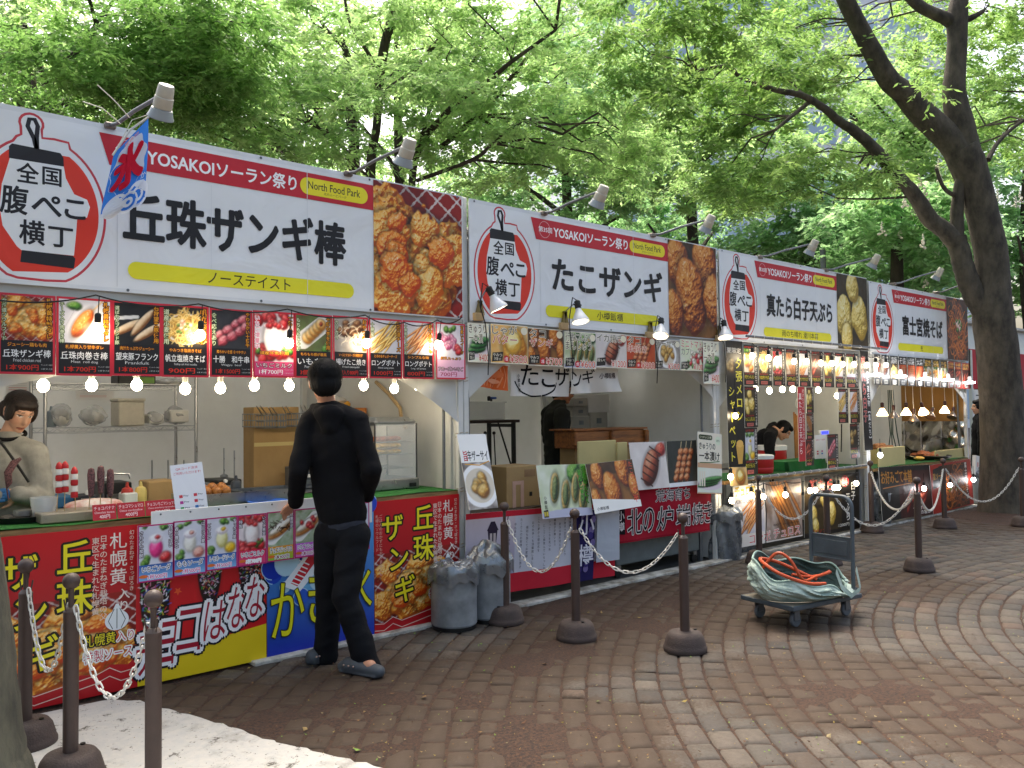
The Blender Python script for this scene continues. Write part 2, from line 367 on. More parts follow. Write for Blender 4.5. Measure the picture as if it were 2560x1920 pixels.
    def strands(s, n, cx, cy, rx, ry, c0, c1, wd, curl=1.):
        for _ in range(n):
            a, b = s.rg.uniform(0, 2*PI), s.rg.uniform(.2, 1)**.6; x, y = cx+rx*b*math.cos(a), cy+ry*b*math.sin(a); t = s.rg.uniform(0, 2*PI); dt = s.rg.uniform(-1, 1)*curl
            c = c0 if s.rg.random() < .5 else c1
            for k in range(5):
                x2, y2 = x+math.cos(t)*rx*.16, y+math.sin(t)*ry*.16; s.line(x, y, x2, y2, wd, c); x, y = x2, y2; t += dt
    def sprinkles(s, cx, cy, rx, ry, n, rot=0.):
        cs = ['#f4f4f0', '#e8e8f0', '#d23a8a', '#36a04c', '#e8cc3c', '#c03030', '#3c5cc0', '#f0f0f0', '#e8a0c8']
        for _ in range(n):
            a, b = s.rg.uniform(0, 2*PI), s.rg.random()**.5; x = rx*b*math.cos(a); y = ry*b*math.sin(a); X = cx+x*math.cos(rot)-y*math.sin(rot); Y = cy+x*math.sin(rot)+y*math.cos(rot)
            t = s.rg.uniform(0, PI); l = .028; s.line(X, Y, X+math.cos(t)*l, Y+math.sin(t)*l, .008, cs[s.rg.integers(len(cs))])
def food(kind, w, h, ppm=230, seed=1):
    A = {}
    def art(bg, bg2=None): return Art(w, h, ppm, bg, bg2, seed)
    r = w/h
    RED = ('#7a0a10', '#d8242c', '#f89890'); CREAM = ('#b09a80', '#f3ead8', '#ffffff'); GRN = ('#14300c', '#4f8a2c', '#b4d470')
    if kind in ('chicken', 'zangi'):
        A = art('#7e1410', '#a2231a'); A.net()
        A.pile(9, .05*r, .9*r, .15, .78, .2, .3, CH, warp=.42, fr=9, rough=1.1); A.pile(12, .08*r, .85*r, .16, .74, .13, .22, ('#c85a10', '#f4a83c', '#fff0b4'), warp=.45, fr=9, rough=1.2)
        A.pile(7, .12*r, .85*r, .2, .7, .09, .14, ('#c03c08', '#e87a1c', '#fbd080'), warp=.5, fr=7, rough=1.2)
    elif kind == 'zangi2':
        A = art('#3a2410', '#6b4418'); A.ell(.5*r, .35, .7*r, .4, '#8a5a28')
        for x, y, q in ((.2, .75, .3), (.75, .8, .35), (.45, .42, .4), (.95, .4, .3), (.1, .25, .25)): A.lump(x*r, y, q*.62, q, ('#5a1c06', '#c46a1c', '#f2c070'), .2, warp=.16, fr=7, rough=.8)
        A.sprinkles(.5*r, .5, .001, .001, 0)
    elif kind == 'roll':
        A = art('#e8e6ea', '#cfccd6'); A.lump(.3*r, .85, .15, .1, GRN); A.line(.62*r, .72, .85*r, 1., .04, '#e8c8a0'); A.lump(.46*r, .46, .16, .38, ('#7a2a08', '#c86420', '#f0a860'), -.55, warp=.06, fr=6, rough=.8); A.line(.05*r, .2, .3*r, .75, .012, '#b8b4c0')
    elif kind == 'sausage':
        A = art('#2a2a2c', '#17171a'); A.line(0, .62, .5*r, .68, .09, '#dcdcdc')
        for k, (x, y, t) in enumerate(((.3, .42, .5), (.62, .55, .9), (.75, .32, .6))): A.lump(x*r, y, .42, .1, ('#7a4c28', '#dcb88c', '#fff0d4'), t, warp=.05, fr=5, rough=.25)
    elif kind in ('noodle', 'yakisoba'):
        A = art('#1a1614', '#3a3430') if kind == 'noodle' else art('#2a1810', '#5c3018')
        if kind == 'noodle': A.ell(.5*r, .45, .46*r, .4, '#d8d4cc'); A.ell(.5*r, .46, .41*r, .35, '#8a6a30')
        c = ('#e8cc80', '#c89a48') if kind == 'noodle' else ('#c8702c', '#8a4218')
        A.strands(130, .5*r, .47, .42*r, .4, *c, .022, .9); A.pile(7, .35*r, .65*r, .35, .65, .04, .07, ('#c07860', '#f0c8b0', '#fff'), warp=.2); A.pile(9, .3*r, .7*r, .35, .65, .02, .04, GRN)
    elif kind == 'meat':
        A = art('#26262a', '#3c3c42')
        for x, y in ((.2, .35), (.42, .5), (.62, .65), (.8, .78), (.3, .2), (.52, .33), (.72, .47), (.88, .6)): A.lump(x*r, y, .16, .12, ('#7a2430', '#cc5a68', '#f6c4c4'), .6, warp=.25, fr=6, rough=.6)
    elif kind == 'milk':
        A = art('#d8c8cc', '#f0e6e8'); A.pile(9, .0, r, .75, 1., .08, .12, RED, warp=.06, rough=.2); A.pile(14, 0, r, 0, .25, .1, .15, RED, warp=.06, rough=.3); A.pile(4, 0, r, .1, .3, .05, .08, GRN)
        A.lump(.48*r, .48, .25*r, .36, ('#c8b8b4', '#f8f0ee', '#fff'), 0, warp=.02, rough=.1); A.ell(.48*r, .74, .25*r, .07, '#f4dcdc'); A.pile(9, .32*r, .64*r, .72, .86, .04, .07, RED, rough=.2); A.lump(.48*r, .16, .19*r, .07, RED)
    elif kind == 'mochi':
        A = art('#5a4a34', '#6c8a48'); A.line(.2*r, .3, .75*r, .75, .5, '#e4e0da'); [A.lump((.32+.1*k)*r, .36+.1*k, .15, .17, ('#a86a20', '#eab868', '#fbe4b0'), .7, warp=.06, rough=.2) for k in range(5)]; A.pile(3, .7*r, r, .05, .3, .08, .14, GRN); A.lump(.72*r, .78, .05, .06, ('#5a1408', '#a83018', '#d86040'))
    elif kind == 'takoyaki':
        A = art('#c8c0ba', '#8a827c'); A.pile(13, .15*r, .9*r, .25, .85, .11, .15, ('#2a1408', '#6a3a1c', '#d8b080'), warp=.06, fr=5, rough=.4); A.strands(26, .5*r, .55, .38*r, .3, '#f4ecd8', '#e8dcc0', .018, .4)
    elif kind in ('fries', 'churros', 'skewfry'):
        A = art('#e2e0e4', '#c4c0c8') if kind != 'churros' else art('#4a2a14', '#dcd2cc')
        pal = {'fries': ('#a8701c', '#eabf5c', '#fbeaa8'), 'churros': ('#4c240c', '#a8662c', '#e2b072'), 'skewfry': ('#a04c18', '#dc8c48', '#f6cc98')}[kind]
        for k in range(17): A.lump(A.rg.uniform(.3, .75)*r, A.rg.uniform(.25, .75), .52, .035 if kind != 'churros' else .045, pal, A.rg.uniform(.5, 1.) if kind != 'churros' else A.rg.uniform(1.9, 2.3), warp=.05, fr=8, rough=.3)
    elif kind == 'frozen':
        A = art('#ece6ea', '#d8d0dc'); A.pile(4, .3*r, .7*r, .8, .98, .06, .1, GRN); A.pile(22, .15*r, .7*r, .3, .7, .06, .1, ('#9a3460', '#dc80a8', '#fbd8e4'), warp=.2); A.pile(4, .65*r, .9*r, .2, .45, .09, .12, RED)
    elif kind in ('sodapink', 'sodapeach', 'sodalemon'):
        A = art('#dcdde6', '#c6c8d6'); A.pile(4, .1*r, .9*r, .88, 1., .06, .09, GRN)
        p = {'sodapink': ('#b01860', '#ee3c8c', '#ffb0d8'), 'sodapeach': ('#b8b4a8', '#e8e6dc', '#fff'), 'sodalemon': ('#b8b068', '#ece8b0', '#fffde0')}[kind]
        A.lump(.5*r, .42, .2*r, .25, p, 0, warp=.02, rough=.1, shadow=.2); A.lump(.5*r, .66, .2*r, .12, ('#c0b4bc', '#f2ecf0', '#fff'), 0, warp=.08, shadow=0)
        q = {'sodapink': RED, 'sodapeach': ('#a85a50', '#e8a898', '#f8d8c8'), 'sodalemon': ('#c08c08', '#f2c020', '#fdeb88')}[kind]
        A.lump(.78*r, .16, .15, .14, q, .3, warp=.05); A.lump(.55*r, .7, .06, .05, q); A.pile(4, .02, .25*r, .02, .2, .07, .1, GRN)
    elif kind in ('crepe', 'crepe2'):
        A = art('#d8dcd4', '#6c8a58'); A.line(.15*r, .25, .85*r, .75, .4, '#ecece8'); A.lump(.5*r, .5, .46, .16, ('#a0622c', '#dca060', '#f4d8a4'), .55, warp=.05)
        A.lump(.5*r, .58, .42, .11, CREAM, .55, warp=.12)
        if kind == 'crepe': A.strands(20, .5*r, .58, .35*r, .14, '#2a1408', '#3c2010', .02, .3)
        else: A.pile(8, .25*r, .8*r, .45, .75, .06, .09, RED)
    elif kind == 'cucumber':
        A = art('#f4f0e8', '#e2ead0'); A.ell(.5*r, .35, .5*r, .25, '#e8d8dc'); [A.lump((.4+.1*k)*r, .32+.12*k, .42*r, .1, ('#0c2c10', '#2f7a34', '#a8d08c'), .12, warp=.04, rough=.3) for k in range(3)]
    elif kind == 'potato':
        A = art('#f4d9a0', '#e8a850'); A.lump(.62*r, .45, .42, .45, ('#a85a10', '#eeb040', '#fdeaa0'), .2, warp=.14, fr=5, rough=.5); A.lump(.6*r, .55, .26, .28, ('#d8a030', '#f8dc80', '#fff6c8'), 0, warp=.12); A.line(.52*r, .56, .68*r, .6, .16, '#fbeeb0')
    elif kind == 'bun':
        A = art('#e4e6da', '#a8b884'); A.pile(5, .3*r, r, .7, 1., .12, .2, GRN)
        for x, y in ((.3, .55), (.5, .42), (.72, .55), (.85, .35)): A.lump(x*r, y, .12, .3, ('#4c4c1c', '#c8a050', '#f0dc9c'), -.25, warp=.1, fr=7, rough=.7); A.lump(x*r, y, .07, .22, ('#1c2c10', '#5a6a38', '#a8b070'), -.25, warp=.2, fr=8)
        A.ell(.6*r, .02, .7*r, .14, '#b4b4c8')
    elif kind == 'squid':
        A = art('#e8e2dc', '#cfc4c0'); A.lump(.85*r, .82, .2, .14, ('#7a1414', '#c84030', '#f0a080'), .6, warp=.3); A.lump(.52*r, .45, .24, .42, ('#3c0c08', '#a04830', '#e8b088'), -.5, warp=.04, rough=.2)
        for k in range(6): c = -.3+.12*k; A.line((.52+c*.55-.13)*r, .45+c*1.1+.12, (.52+c*.55+.16)*r, .45+c*1.1-.06, .035, '#2c0c06', .85)
    elif kind in ('skewer', 'kushi'):
        A = art('#3c3c40', '#26302a') if kind == 'skewer' else art('#d8642c', '#a83018')
        for k in range(3):
            x = .35+.17*k; A.line((x+.14)*r, .98, (x-.08)*r, .1, .02, '#e0c898')
            for j in range(5): A.lump((x+.1-.05*j)*r, .75-.14*j, .1, .085, ('#6a200c', '#c8703c', '#f4c498'), .4, warp=.25, fr=5)
    elif kind == 'zasai':
        A = art('#e8e4dc', '#3a2c24'); A.ell(.5*r, .5, .5, .47, '#f4f2f0'); A.ell(.5*r, .5, .4, .37, '#d8ccb8'); A.pile(8, .32*r, .7*r, .35, .68, .12, .18, ('#7a4a10', '#cc963c', '#f4dc98'), el=.5, warp=.14)
    elif kind == 'tomato':
        A = art('#f0ece0', '#ccdcae'); A.pile(12, .2*r, .9*r, .2, .7, .09, .12, RED, warp=.05, rough=.2); A.pile(7, .2*r, .9*r, .2, .75, .06, .09, CREAM, warp=.05); A.pile(5, .1*r, .5*r, .08, .3, .05, .08, GRN)
    elif kind in ('tempura', 'shirako'):
        A = art('#2a2214', '#4c3c1c'); A.band(.62, .7, '#241808')
        for x, y, q in ((.22, .42, .3), (.72, .45, .3), (.5, .86, .22), (.3, .15, .2)): A.lump(x*r, y, q*.75, q, ('#9a7c28', '#e8cc6c', '#fbf2c0'), .2, warp=.2, fr=6, rough=.8)
    elif kind == 'sausred':
        A = art('#2c1410', '#501c14'); [A.lump(A.rg.uniform(.25, .8)*r, A.rg.uniform(.2, .8), .3, .09, ('#4c0c08', '#a83420', '#e89070'), A.rg.uniform(.3, 1.2), warp=.1) for k in range(7)]
    elif kind == 'dark':
        A = art('#181512', '#2c241c'); A.pile(9, .2*r, .8*r, .25, .75, .12, .2, ('#4c2c10', '#a8803c', '#e8d090'), warp=.2)
    elif kind == 'ball':
        A = art('#f0e8dc', '#d8c4a8'); A.pile(8, .15*r, .85*r, .15, .75, .14, .19, CH, warp=.15, fr=6, rough=.7); A.pile(3, 0, r, .8, 1, .1, .15, GRN)
    return A.im
# ---------------------------------------------------------------- ground, setts, soil
def vnoise(x, y, sc, seed, oct=3):
    out = np.zeros_like(x); amp = 1.; tot = 0.
    for o in range(oct):
        rg = np.random.default_rng(seed+o); G = rg.random((256, 256)); X, Y = x*sc*2**o+97., y*sc*2**o+53.
        xi, yi = np.floor(X).astype(int), np.floor(Y).astype(int); fx, fy = X-xi, Y-yi; fx = fx*fx*(3-2*fx); fy = fy*fy*(3-2*fy)
        g = lambda a, b: G[a % 256, b % 256]
        out += amp*((g(xi, yi)*(1-fx)+g(xi+1, yi)*fx)*(1-fy)+(g(xi, yi+1)*(1-fx)+g(xi+1, yi+1)*fx)*fy); tot += amp; amp *= .5
    return out/tot
DIRT = [(1690, 1510, .85, .45), (1500, 1510, .75, .33), (1590, 1560, .6, .3), (1340, 1850, .5, .3), (2150, 1722, .7, .28), (2495, 1800, .5, .3), (1420, 1625, .35, .2), (1310, 1660, .35, .2), (900, 1760, .6, .35),
        (700, 1800, .5, .3), (1000, 1850, .5, .25), (2200, 1460, .6, .25), (1180, 1740, .35, .25), (500, 1740, .4, .12), (2420, 1290, 1.0, .5), (2500, 1300, .9, .7), (1700, 1470, .4, .2)]
def dirtmask(x, y):
    m = np.zeros_like(x)
    for px, py, a, b in DIRT:
        g = gnd(px, py); dx, dy = x-g.x, y-g.y; u_ = dx*.66+dy*.75; v_ = dx*.75-dy*.66
        m = np.maximum(m, np.exp(-(v_/(a*1.1))**2-(u_/(b*1.9))**2))
    return m*(.35+1.15*vnoise(x, y, 2.6, 5, 4))
STONE = bpy.data.materials.new('sett_stone'); STONE.use_nodes = True
def _stone():
    n = STONE.node_tree.nodes; L = STONE.node_tree.links; b = n['Principled BSDF']
    a = n.new('ShaderNodeAttribute'); a.attribute_name = 'Col'; tc = n.new('ShaderNodeTexCoord')
    nz_ = n.new('ShaderNodeTexNoise'); nz_.inputs['Scale'].default_value = 34; nz_.inputs['Detail'].default_value = 8; nz_.inputs['Roughness'].default_value = .7; L.new(tc.outputs['Object'], nz_.inputs['Vector'])
    mr = n.new('ShaderNodeMapRange'); mr.inputs[3].default_value = .55; mr.inputs[4].default_value = 1.45; L.new(nz_.outputs[0], mr.inputs[0])
    mx = n.new('ShaderNodeMix'); mx.data_type = 'RGBA'; mx.blend_type = 'MULTIPLY'; mx.inputs[0].default_value = 1
    L.new(a.outputs['Color'], mx.inputs[6]); L.new(mr.outputs[0], mx.inputs[7])
    # fine brown debris lying in blotches
    n3 = n.new('ShaderNodeTexNoise'); n3.inputs['Scale'].default_value = 2.2; n3.inputs['Detail'].default_value = 9; n3.inputs['Roughness'].default_value = .72; L.new(tc.outputs['Object'], n3.inputs['Vector'])
    da = n.new('ShaderNodeAttribute'); da.attribute_name = 'Dirt'; ad = n.new('ShaderNodeMath'); ad.operation = 'MULTIPLY_ADD'; ad.inputs[1].default_value = .5; L.new(da.outputs['Fac'], ad.inputs[0]); n4 = n.new('ShaderNodeTexNoise'); n4.inputs['Scale'].default_value = 55; n4.inputs['Detail'].default_value = 6; n4.inputs['Roughness'].default_value = .8; L.new(tc.outputs['Object'], n4.inputs['Vector']); av = n.new('ShaderNodeMath'); av.operation = 'MULTIPLY_ADD'; av.inputs[1].default_value = .5; L.new(n4.outputs[0], av.inputs[0]); hv = n.new('ShaderNodeMath'); hv.operation = 'MULTIPLY'; hv.inputs[1].default_value = .5; L.new(n3.outputs[0], hv.inputs[0]); L.new(hv.outputs[0], av.inputs[2]); L.new(av.outputs[0], ad.inputs[2])
    r3 = n.new('ShaderNodeMapRange'); r3.inputs[1].default_value = .54; r3.inputs[2].default_value = .66; L.new(ad.outputs[0], r3.inputs[0])
    m2 = n.new('ShaderNodeMix'); m2.data_type = 'RGBA'; m2.inputs[7].default_value = (.05, .031, .018, 1); L.new(r3.outputs[0], m2.inputs[0]); L.new(mx.outputs[2], m2.inputs[6])
    L.new(m2.outputs[2], b.inputs['Base Color']); b.inputs['Roughness'].default_value = .78; b.inputs['Specular IOR Level'].default_value = .35
    bp = n.new('ShaderNodeBump'); bp.inputs['Strength'].default_value = .5; bp.inputs['Distance'].default_value = .006; L.new(nz_.outputs[0], bp.inputs['Height']); L.new(bp.outputs[0], b.inputs['Normal'])
_stone()
def setts():
    rg = np.random.default_rng(3); cx, cy = 8.1, -6.7; NU, NV = 6, 4
    us = np.array([-1, -.9, -.5, 0, .5, .9, 1]); vs = np.array([-1, -.85, 0, .85, 1])
    uu, vv = np.meshgrid(us, vs); prof = np.minimum(1, np.minimum((1-np.abs(uu))*6.5, (1-np.abs(vv))*4.6)); prof = np.sqrt(np.clip(prof, 0, 1))
    Vs = []; Cs = []; Fs = []; Ds = []; n = 0
    fq = np.array([(j*7+i, j*7+i+1, (j+1)*7+i+1, (j+1)*7+i) for j in range(4) for i in range(6)])
    pal = np.array([lin('#726b63'), lin('#69635c'), lin('#7c7268'), lin('#756a61'), lin('#645e59'), lin('#80776d')])
    r = .6
    while r < 14.5:
        wr = .138+rg.normal(0, .003); t = rg.uniform(0, .1)
        while t < 2*PI:
            ln = rg.choice([.15, .18, .21, .24], p=[.25, .3, .25, .2])+rg.normal(0, .008); dt = ln/(r+wr/2); tm = t+dt/2; t += dt
            x, y = cx+(r+wr/2)*math.cos(tm), cy+(r+wr/2)*math.sin(tm)
            if y > -.06 or y < -5.2 or x < -1.5 or x > 19 or (y > -.2 and x > 14.2): continue
            if np.hypot(x-12.75, y+.78) < .62: continue
            g = rg.uniform(.006, .012); hl, hw = ln/2-g/2, wr/2-g/2
            su = np.sign(uu)*np.abs(uu); ua = uu*hl; va = vv*hw
            k = (np.abs(uu) > .8) & (np.abs(vv) > .8); ua = np.where(k, ua*.97, ua); va = np.where(k, va*.955, va)
            ca, sa = math.cos(tm), math.sin(tm); rot = rg.normal(0, .012); ua, va = ua-va*rot, va+ua*rot
            X = x+va*ca-ua*sa; Y = y+va*sa+ua*ca
            Z = -.012+.013*prof+rg.normal(0, .002)+uu*rg.normal(0, .0014)+vv*rg.normal(0, .0014)+rg.normal(0, .0006, uu.shape)*(prof > .5)
            c = pal[rg.integers(6)]*rg.uniform(.88, 1.12)*np.array([.44, .425, .4]); 
            if rg.random() < .09: c = c*np.array([1.12, .97, .9])
            Vs.append(np.c_[X.ravel(), Y.ravel(), Z.ravel()]); Cs.append(np.tile(c, (35, 1))); Ds.append(dirtmask(X.ravel(), Y.ravel())); Fs.append(fq+n); n += 35
        r += wr
    V = np.concatenate(Vs); o = mesh_np('pavement', V, np.concatenate(Fs), STONE, np.concatenate(Cs), smooth=True); o.data.attributes.new('Dirt', 'FLOAT', 'POINT').data.foreach_set('value', np.concatenate(Ds).astype(np.float32)); tag(o, kind='structure')
setts()
SOIL = mat('soil', '#523826', .95, var=.3, scale=60, bump=1., bscale=190, col2='#1d130d')
def soil():
    xs = np.arange(-1.6, 19, .03); ys = np.arange(-5.3, .6, .03); X, Y = np.meshgrid(xs, ys)
    m = dirtmask(X, Y); Z = -.0118+.0032*vnoise(X, Y, 5, 41, 2)+np.clip((m-.54)/.5, 0, 1.05)*.0135+.006*(vnoise(X, Y, 12, 11, 3)-.5)
    tr = np.hypot(X-12.75, Y+.78); Z = np.where(tr < .75, np.maximum(Z, .03*np.clip(1-tr/.75, 0, 1)+.0+.01*vnoise(X, Y, 9, 3)), Z)
    i = (np.arange(len(ys)-1)[:, None]*len(xs)+np.arange(len(xs)-1)[None]).ravel()
    o = mesh_np('soil', np.c_[X.ravel(), Y.ravel(), Z.ravel()], np.c_[i, i+1, i+1+len(xs), i+len(xs)], SOIL, smooth=True); tag(o, kind='structure')
soil()
b = MB(); b.grid(lambda u, v: (-160+360*u, -160+360*v, -.05), 4, 4, mat('far_ground', '#4a4038', .95, var=.3, scale=.6, bump=.4, bscale=30)); tag(b.build('ground'), kind='structure')
b = MB(); KERB = mat('white_kerb', '#c9c6bd', .8, var=.25, scale=9, bump=.3, bscale=60, col2='#7d7568')
b.box((8.2, -.02, .006), (12.0, .13, .03), KERB, bev=.006); tag(b.build('kerb_strip'), kind='structure')
b = MB(); b.box((7.2, 1.4, -.012), (14., 2.7, .03), mat('stall_floor', '#4c4a46', .85, var=.3, scale=3)); tag(b.build('stall_floor'), kind='structure')
# worn white slab at the near left
def slab():
    p = [gnd(280, 1752), gnd(345, 1758), gnd(405, 1776), gnd(520, 1806), gnd(640, 1846), gnd(800, 1888), gnd(960, 1925)]
    P = [Vector((q.x, q.y, 0)) for q in p]+[Vector((1.85, -3.0, 0)), Vector((.3, -3.2, 0)), Vector((-.6, -1.2, 0)), Vector((-.4, -.1, 0)), Vector((.9, -.11, 0))]
    b = MB(); m = mat('white_slab', '#b2b0aa', .7, var=.1, scale=26, bump=.25, bscale=120, col2='#bdb8ae')
    n = m.node_tree.nodes; L = m.node_tree.links; bs = n['Principled BSDF']; src = bs.inputs['Base Color'].links[0].from_socket
    tc = n.new('ShaderNodeTexCoord'); prev = src
    for sc, lo, hi, det in ((7.5, .585, .63, 14), (42, .64, .68, 3), (1.7, .55, .75, 15)):
        q = n.new('ShaderNodeTexNoise'); q.inputs['Scale'].default_value = sc; q.inputs['Detail'].default_value = det; q.inputs['Roughness'].default_value = .75; L.new(tc.outputs['Object'], q.inputs['Vector'])
        r_ = n.new('ShaderNodeMapRange'); r_.inputs[1].default_value = lo; r_.inputs[2].default_value = hi; L.new(q.outputs[0], r_.inputs[0])
        x = n.new('ShaderNodeMix'); x.data_type = 'RGBA'; x.inputs[7].default_value = (.07, .06, .045, 1); L.new(r_.outputs[0], x.inputs[0]); L.new(prev, x.inputs[6]); prev = x.outputs[2]
    L.new(prev, bs.inputs['Base Color'])
    rg = random.Random(4); Q = []
    for i in range(len(P)):
        a, c = P[i], P[(i+1) % len(P)]; k = max(1, int((c-a).length/.05))
        for j in range(k):
            q = a.lerp(c, j/k); s = .014 if i < 7 else 0; Q.append((q.x+rg.uniform(-s, s), q.y+rg.uniform(-s, s)))
    from mathutils.geometry import tessellate_polygon
    V = [(x, y, .012) for x, y in Q]+[(x, y, -.01) for x, y in Q]; N = len(Q); T = tessellate_polygon([[Vector((x, y, 0)) for x, y in Q]])
    F = []
    for a, c, d in T:
        cr = (Q[c][0]-Q[a][0])*(Q[d][1]-Q[a][1])-(Q[c][1]-Q[a][1])*(Q[d][0]-Q[a][0]); F.append((a, c, d) if cr > 0 else (a, d, c))
    F += [(i, i+N, (i+1) % N+N, (i+1) % N) for i in range(N)]
    b.add(V, F, m); tag(b.build('white_slab'), kind='structure')
slab()
def litter():
    rg = np.random.default_rng(8); N = 1900; px = rg.uniform(200, 2560, N); py = rg.uniform(1340, 1920, N); V = []; F = []; C = []; n = 0
    cs = [lin('#8c7a3c'), lin('#6c8a34'), lin('#8c7448'), lin('#5c3c22'), lin('#7a5a34'), lin('#8c7c58'), lin('#4a3220'), lin('#4a3220')]
    for k in range(N):
        g = gnd(px[k], py[k])
        if g.y > -.1: continue
        s = rg.uniform(.003, .009)*(2.4 if rg.random() < .05 else 1); a = rg.uniform(0, 2*PI); e = rg.uniform(.3, .8); t = rg.uniform(-.4, .4, 2)
        for u_, v_ in ((-1, 0), (0, -e), (1, 0), (0, e)):
            x, y = (u_*math.cos(a)-v_*math.sin(a))*s, (u_*math.sin(a)+v_*math.cos(a))*s; V.append((g.x+x, g.y+y, .0085+x*t[0]+y*t[1]+(.004 if u_ else 0)))
        F.append((n, n+1, n+2, n+3)); n += 4; C += [cs[rg.integers(len(cs))]]*4
    o = mesh_np('leaf_litter', V, F, print_mat('litter', .8, 0.), np.array(C)); tag(o, 'tiny dry leaves, seeds and twigs scattered over the brown setts', 'leaf litter', kind='stuff')
litter()
# ---------------------------------------------------------------- the four tent stalls
X0, SW = .649, 3.269; BX = [X0+i*SW for i in range(5)]
TARP = mat('white_tarp', '#dcdcd8', .6, var=.05, scale=1.5, bump=.45, bscale=2.2, trans=.24, col2='#cfcec8')
PIPE = mat('white_pipe', '#d6d6d2', .4, var=.06, scale=5); STEEL = mat('steel', '#b0b2b4', .3, metal=1., var=.06, scale=20); DSTEEL = mat('grey_steel', '#7c8084', .42, metal=.7, var=.12, scale=14)
BLACK = mat('black_plastic', '#141414', .45, var=.2); ROPE = mat('rope', '#b8ac94', .9, var=.2, scale=50)
ZT, ZB = 3.185, 2.24; DEPTH = 2.6
stall_labels = ['white tent stall nearest the camera selling fried chicken rods, red posters along its counter', 'second white tent stall from the left with cloth curtain under its octopus sign',
                'third white tent stall, crowded with black menu strips and glowing bulbs', 'farthest white tent stall of the row, next to the big leaning tree trunk']
for i in range(4):
    xl, xr = BX[i], BX[i+1]; st = thing('market_stall', stall_labels[i], 'stall', (xl, 0, 0), group='row of festival food stalls')
    L = SW
    for x in (.027, L-.027):
        b = MB(); b.box((x, .045, 1.6), (.05, .05, 3.2), PIPE, bev=.006)
        for k in range(5): z = .5+.42*k; b.tube([(x+.029*math.cos(t), .045+.029*math.sin(t)*1.0, z+.004*t) for t in np.linspace(0, 4*PI, 20)], .0035, ROPE, 5) if x > 1 or i else None
        b.build('post', st)
        b = MB(); b.box((x, DEPTH-.03, 1.5), (.05, .05, 3.0), PIPE); b.build('post', st)
    rg = random.Random(20+i)
    def sag(u, v, a=.05, s=i): return a*(math.sin(7*u+s)*.5+math.sin(3.1*v*2+u*4+s*2)*.6)*math.sin(PI*u)
    b = MB(); b.grid(lambda u, v: (.01+(L-.02)*u, DEPTH-.002+sag(u, v)+.014*math.sin(40*u+9*v+3*math.sin(5*v))*(.4+v)+.02*(1-abs(2*((u*5+v*1.7) % 1)-1)), .02+2.95*v), 70, 26, TARP); b.build('back_wall', st)
    for x, sg in ((.012, 1), (L-.012, -1)):
        b = MB(); b.grid(lambda u, v: (x+sg*(.012+.02*math.sin(30*u)*(1-v*.6)*(.4+u)+.016*math.sin(9*u+5*v)), .09+(DEPTH-.1)*u, .02+2.93*v), 50, 14, TARP); b.build('side_wall', st)
    b = MB()
    b.grid(lambda u, v: (L*u, .02+DEPTH*v, 2.97+.2*math.sin(PI*v)+.02*math.sin(9*u+3)), 16, 12, TARP); b.build('roof', st)
    b = MB()
    for z in (2.2, 2.94): b.tube([(.05, .05, z), (L-.05, .05, z)], .018, PIPE)
    b.tube([(.05, .06, 2.94), (L-.05, DEPTH-.06, 2.94)], .014, DSTEEL); b.tube([(.05, DEPTH-.06, 2.94), (L-.05, .06, 2.94)], .014, DSTEEL)
    for x in (.12, L-.12):
        b.tube([(x, .12, 2.9), (x, .12, .3)], .012, DSTEEL); b.tube([(x, .12, 1.9), (x+(.35 if x < 1 else -.35), .12, 2.25)], .008, DSTEEL)
    b.build('frame', st)
    # fabric valance behind the banner and menu boards, with scalloped corners
    vb = [1.80, 1.99, 1.9, 1.9][i]
    b = MB(); b.grid(lambda u, v: (.055+(L-.11)*u, .012+.004*math.sin(25*u), vb+(3.17-vb)*v), 30, 8, TARP, .004); b.build('valance', st)
    for sg in (0, 1):
        b = MB(); w_, h_ = (.75, .16) if i == 0 and sg == 0 else (.62, .36)
        def gus(u, v):
            x = .055+w_*u; z = vb+.02-h_*v*(1-u)**1.35
            return (x if sg == 0 else L-x, .03+.01*math.sin(6*u+4*v)+.03*v*u, z)
        b.grid(gus, 14, 8, TARP, .002); b.build('corner_flap', st)
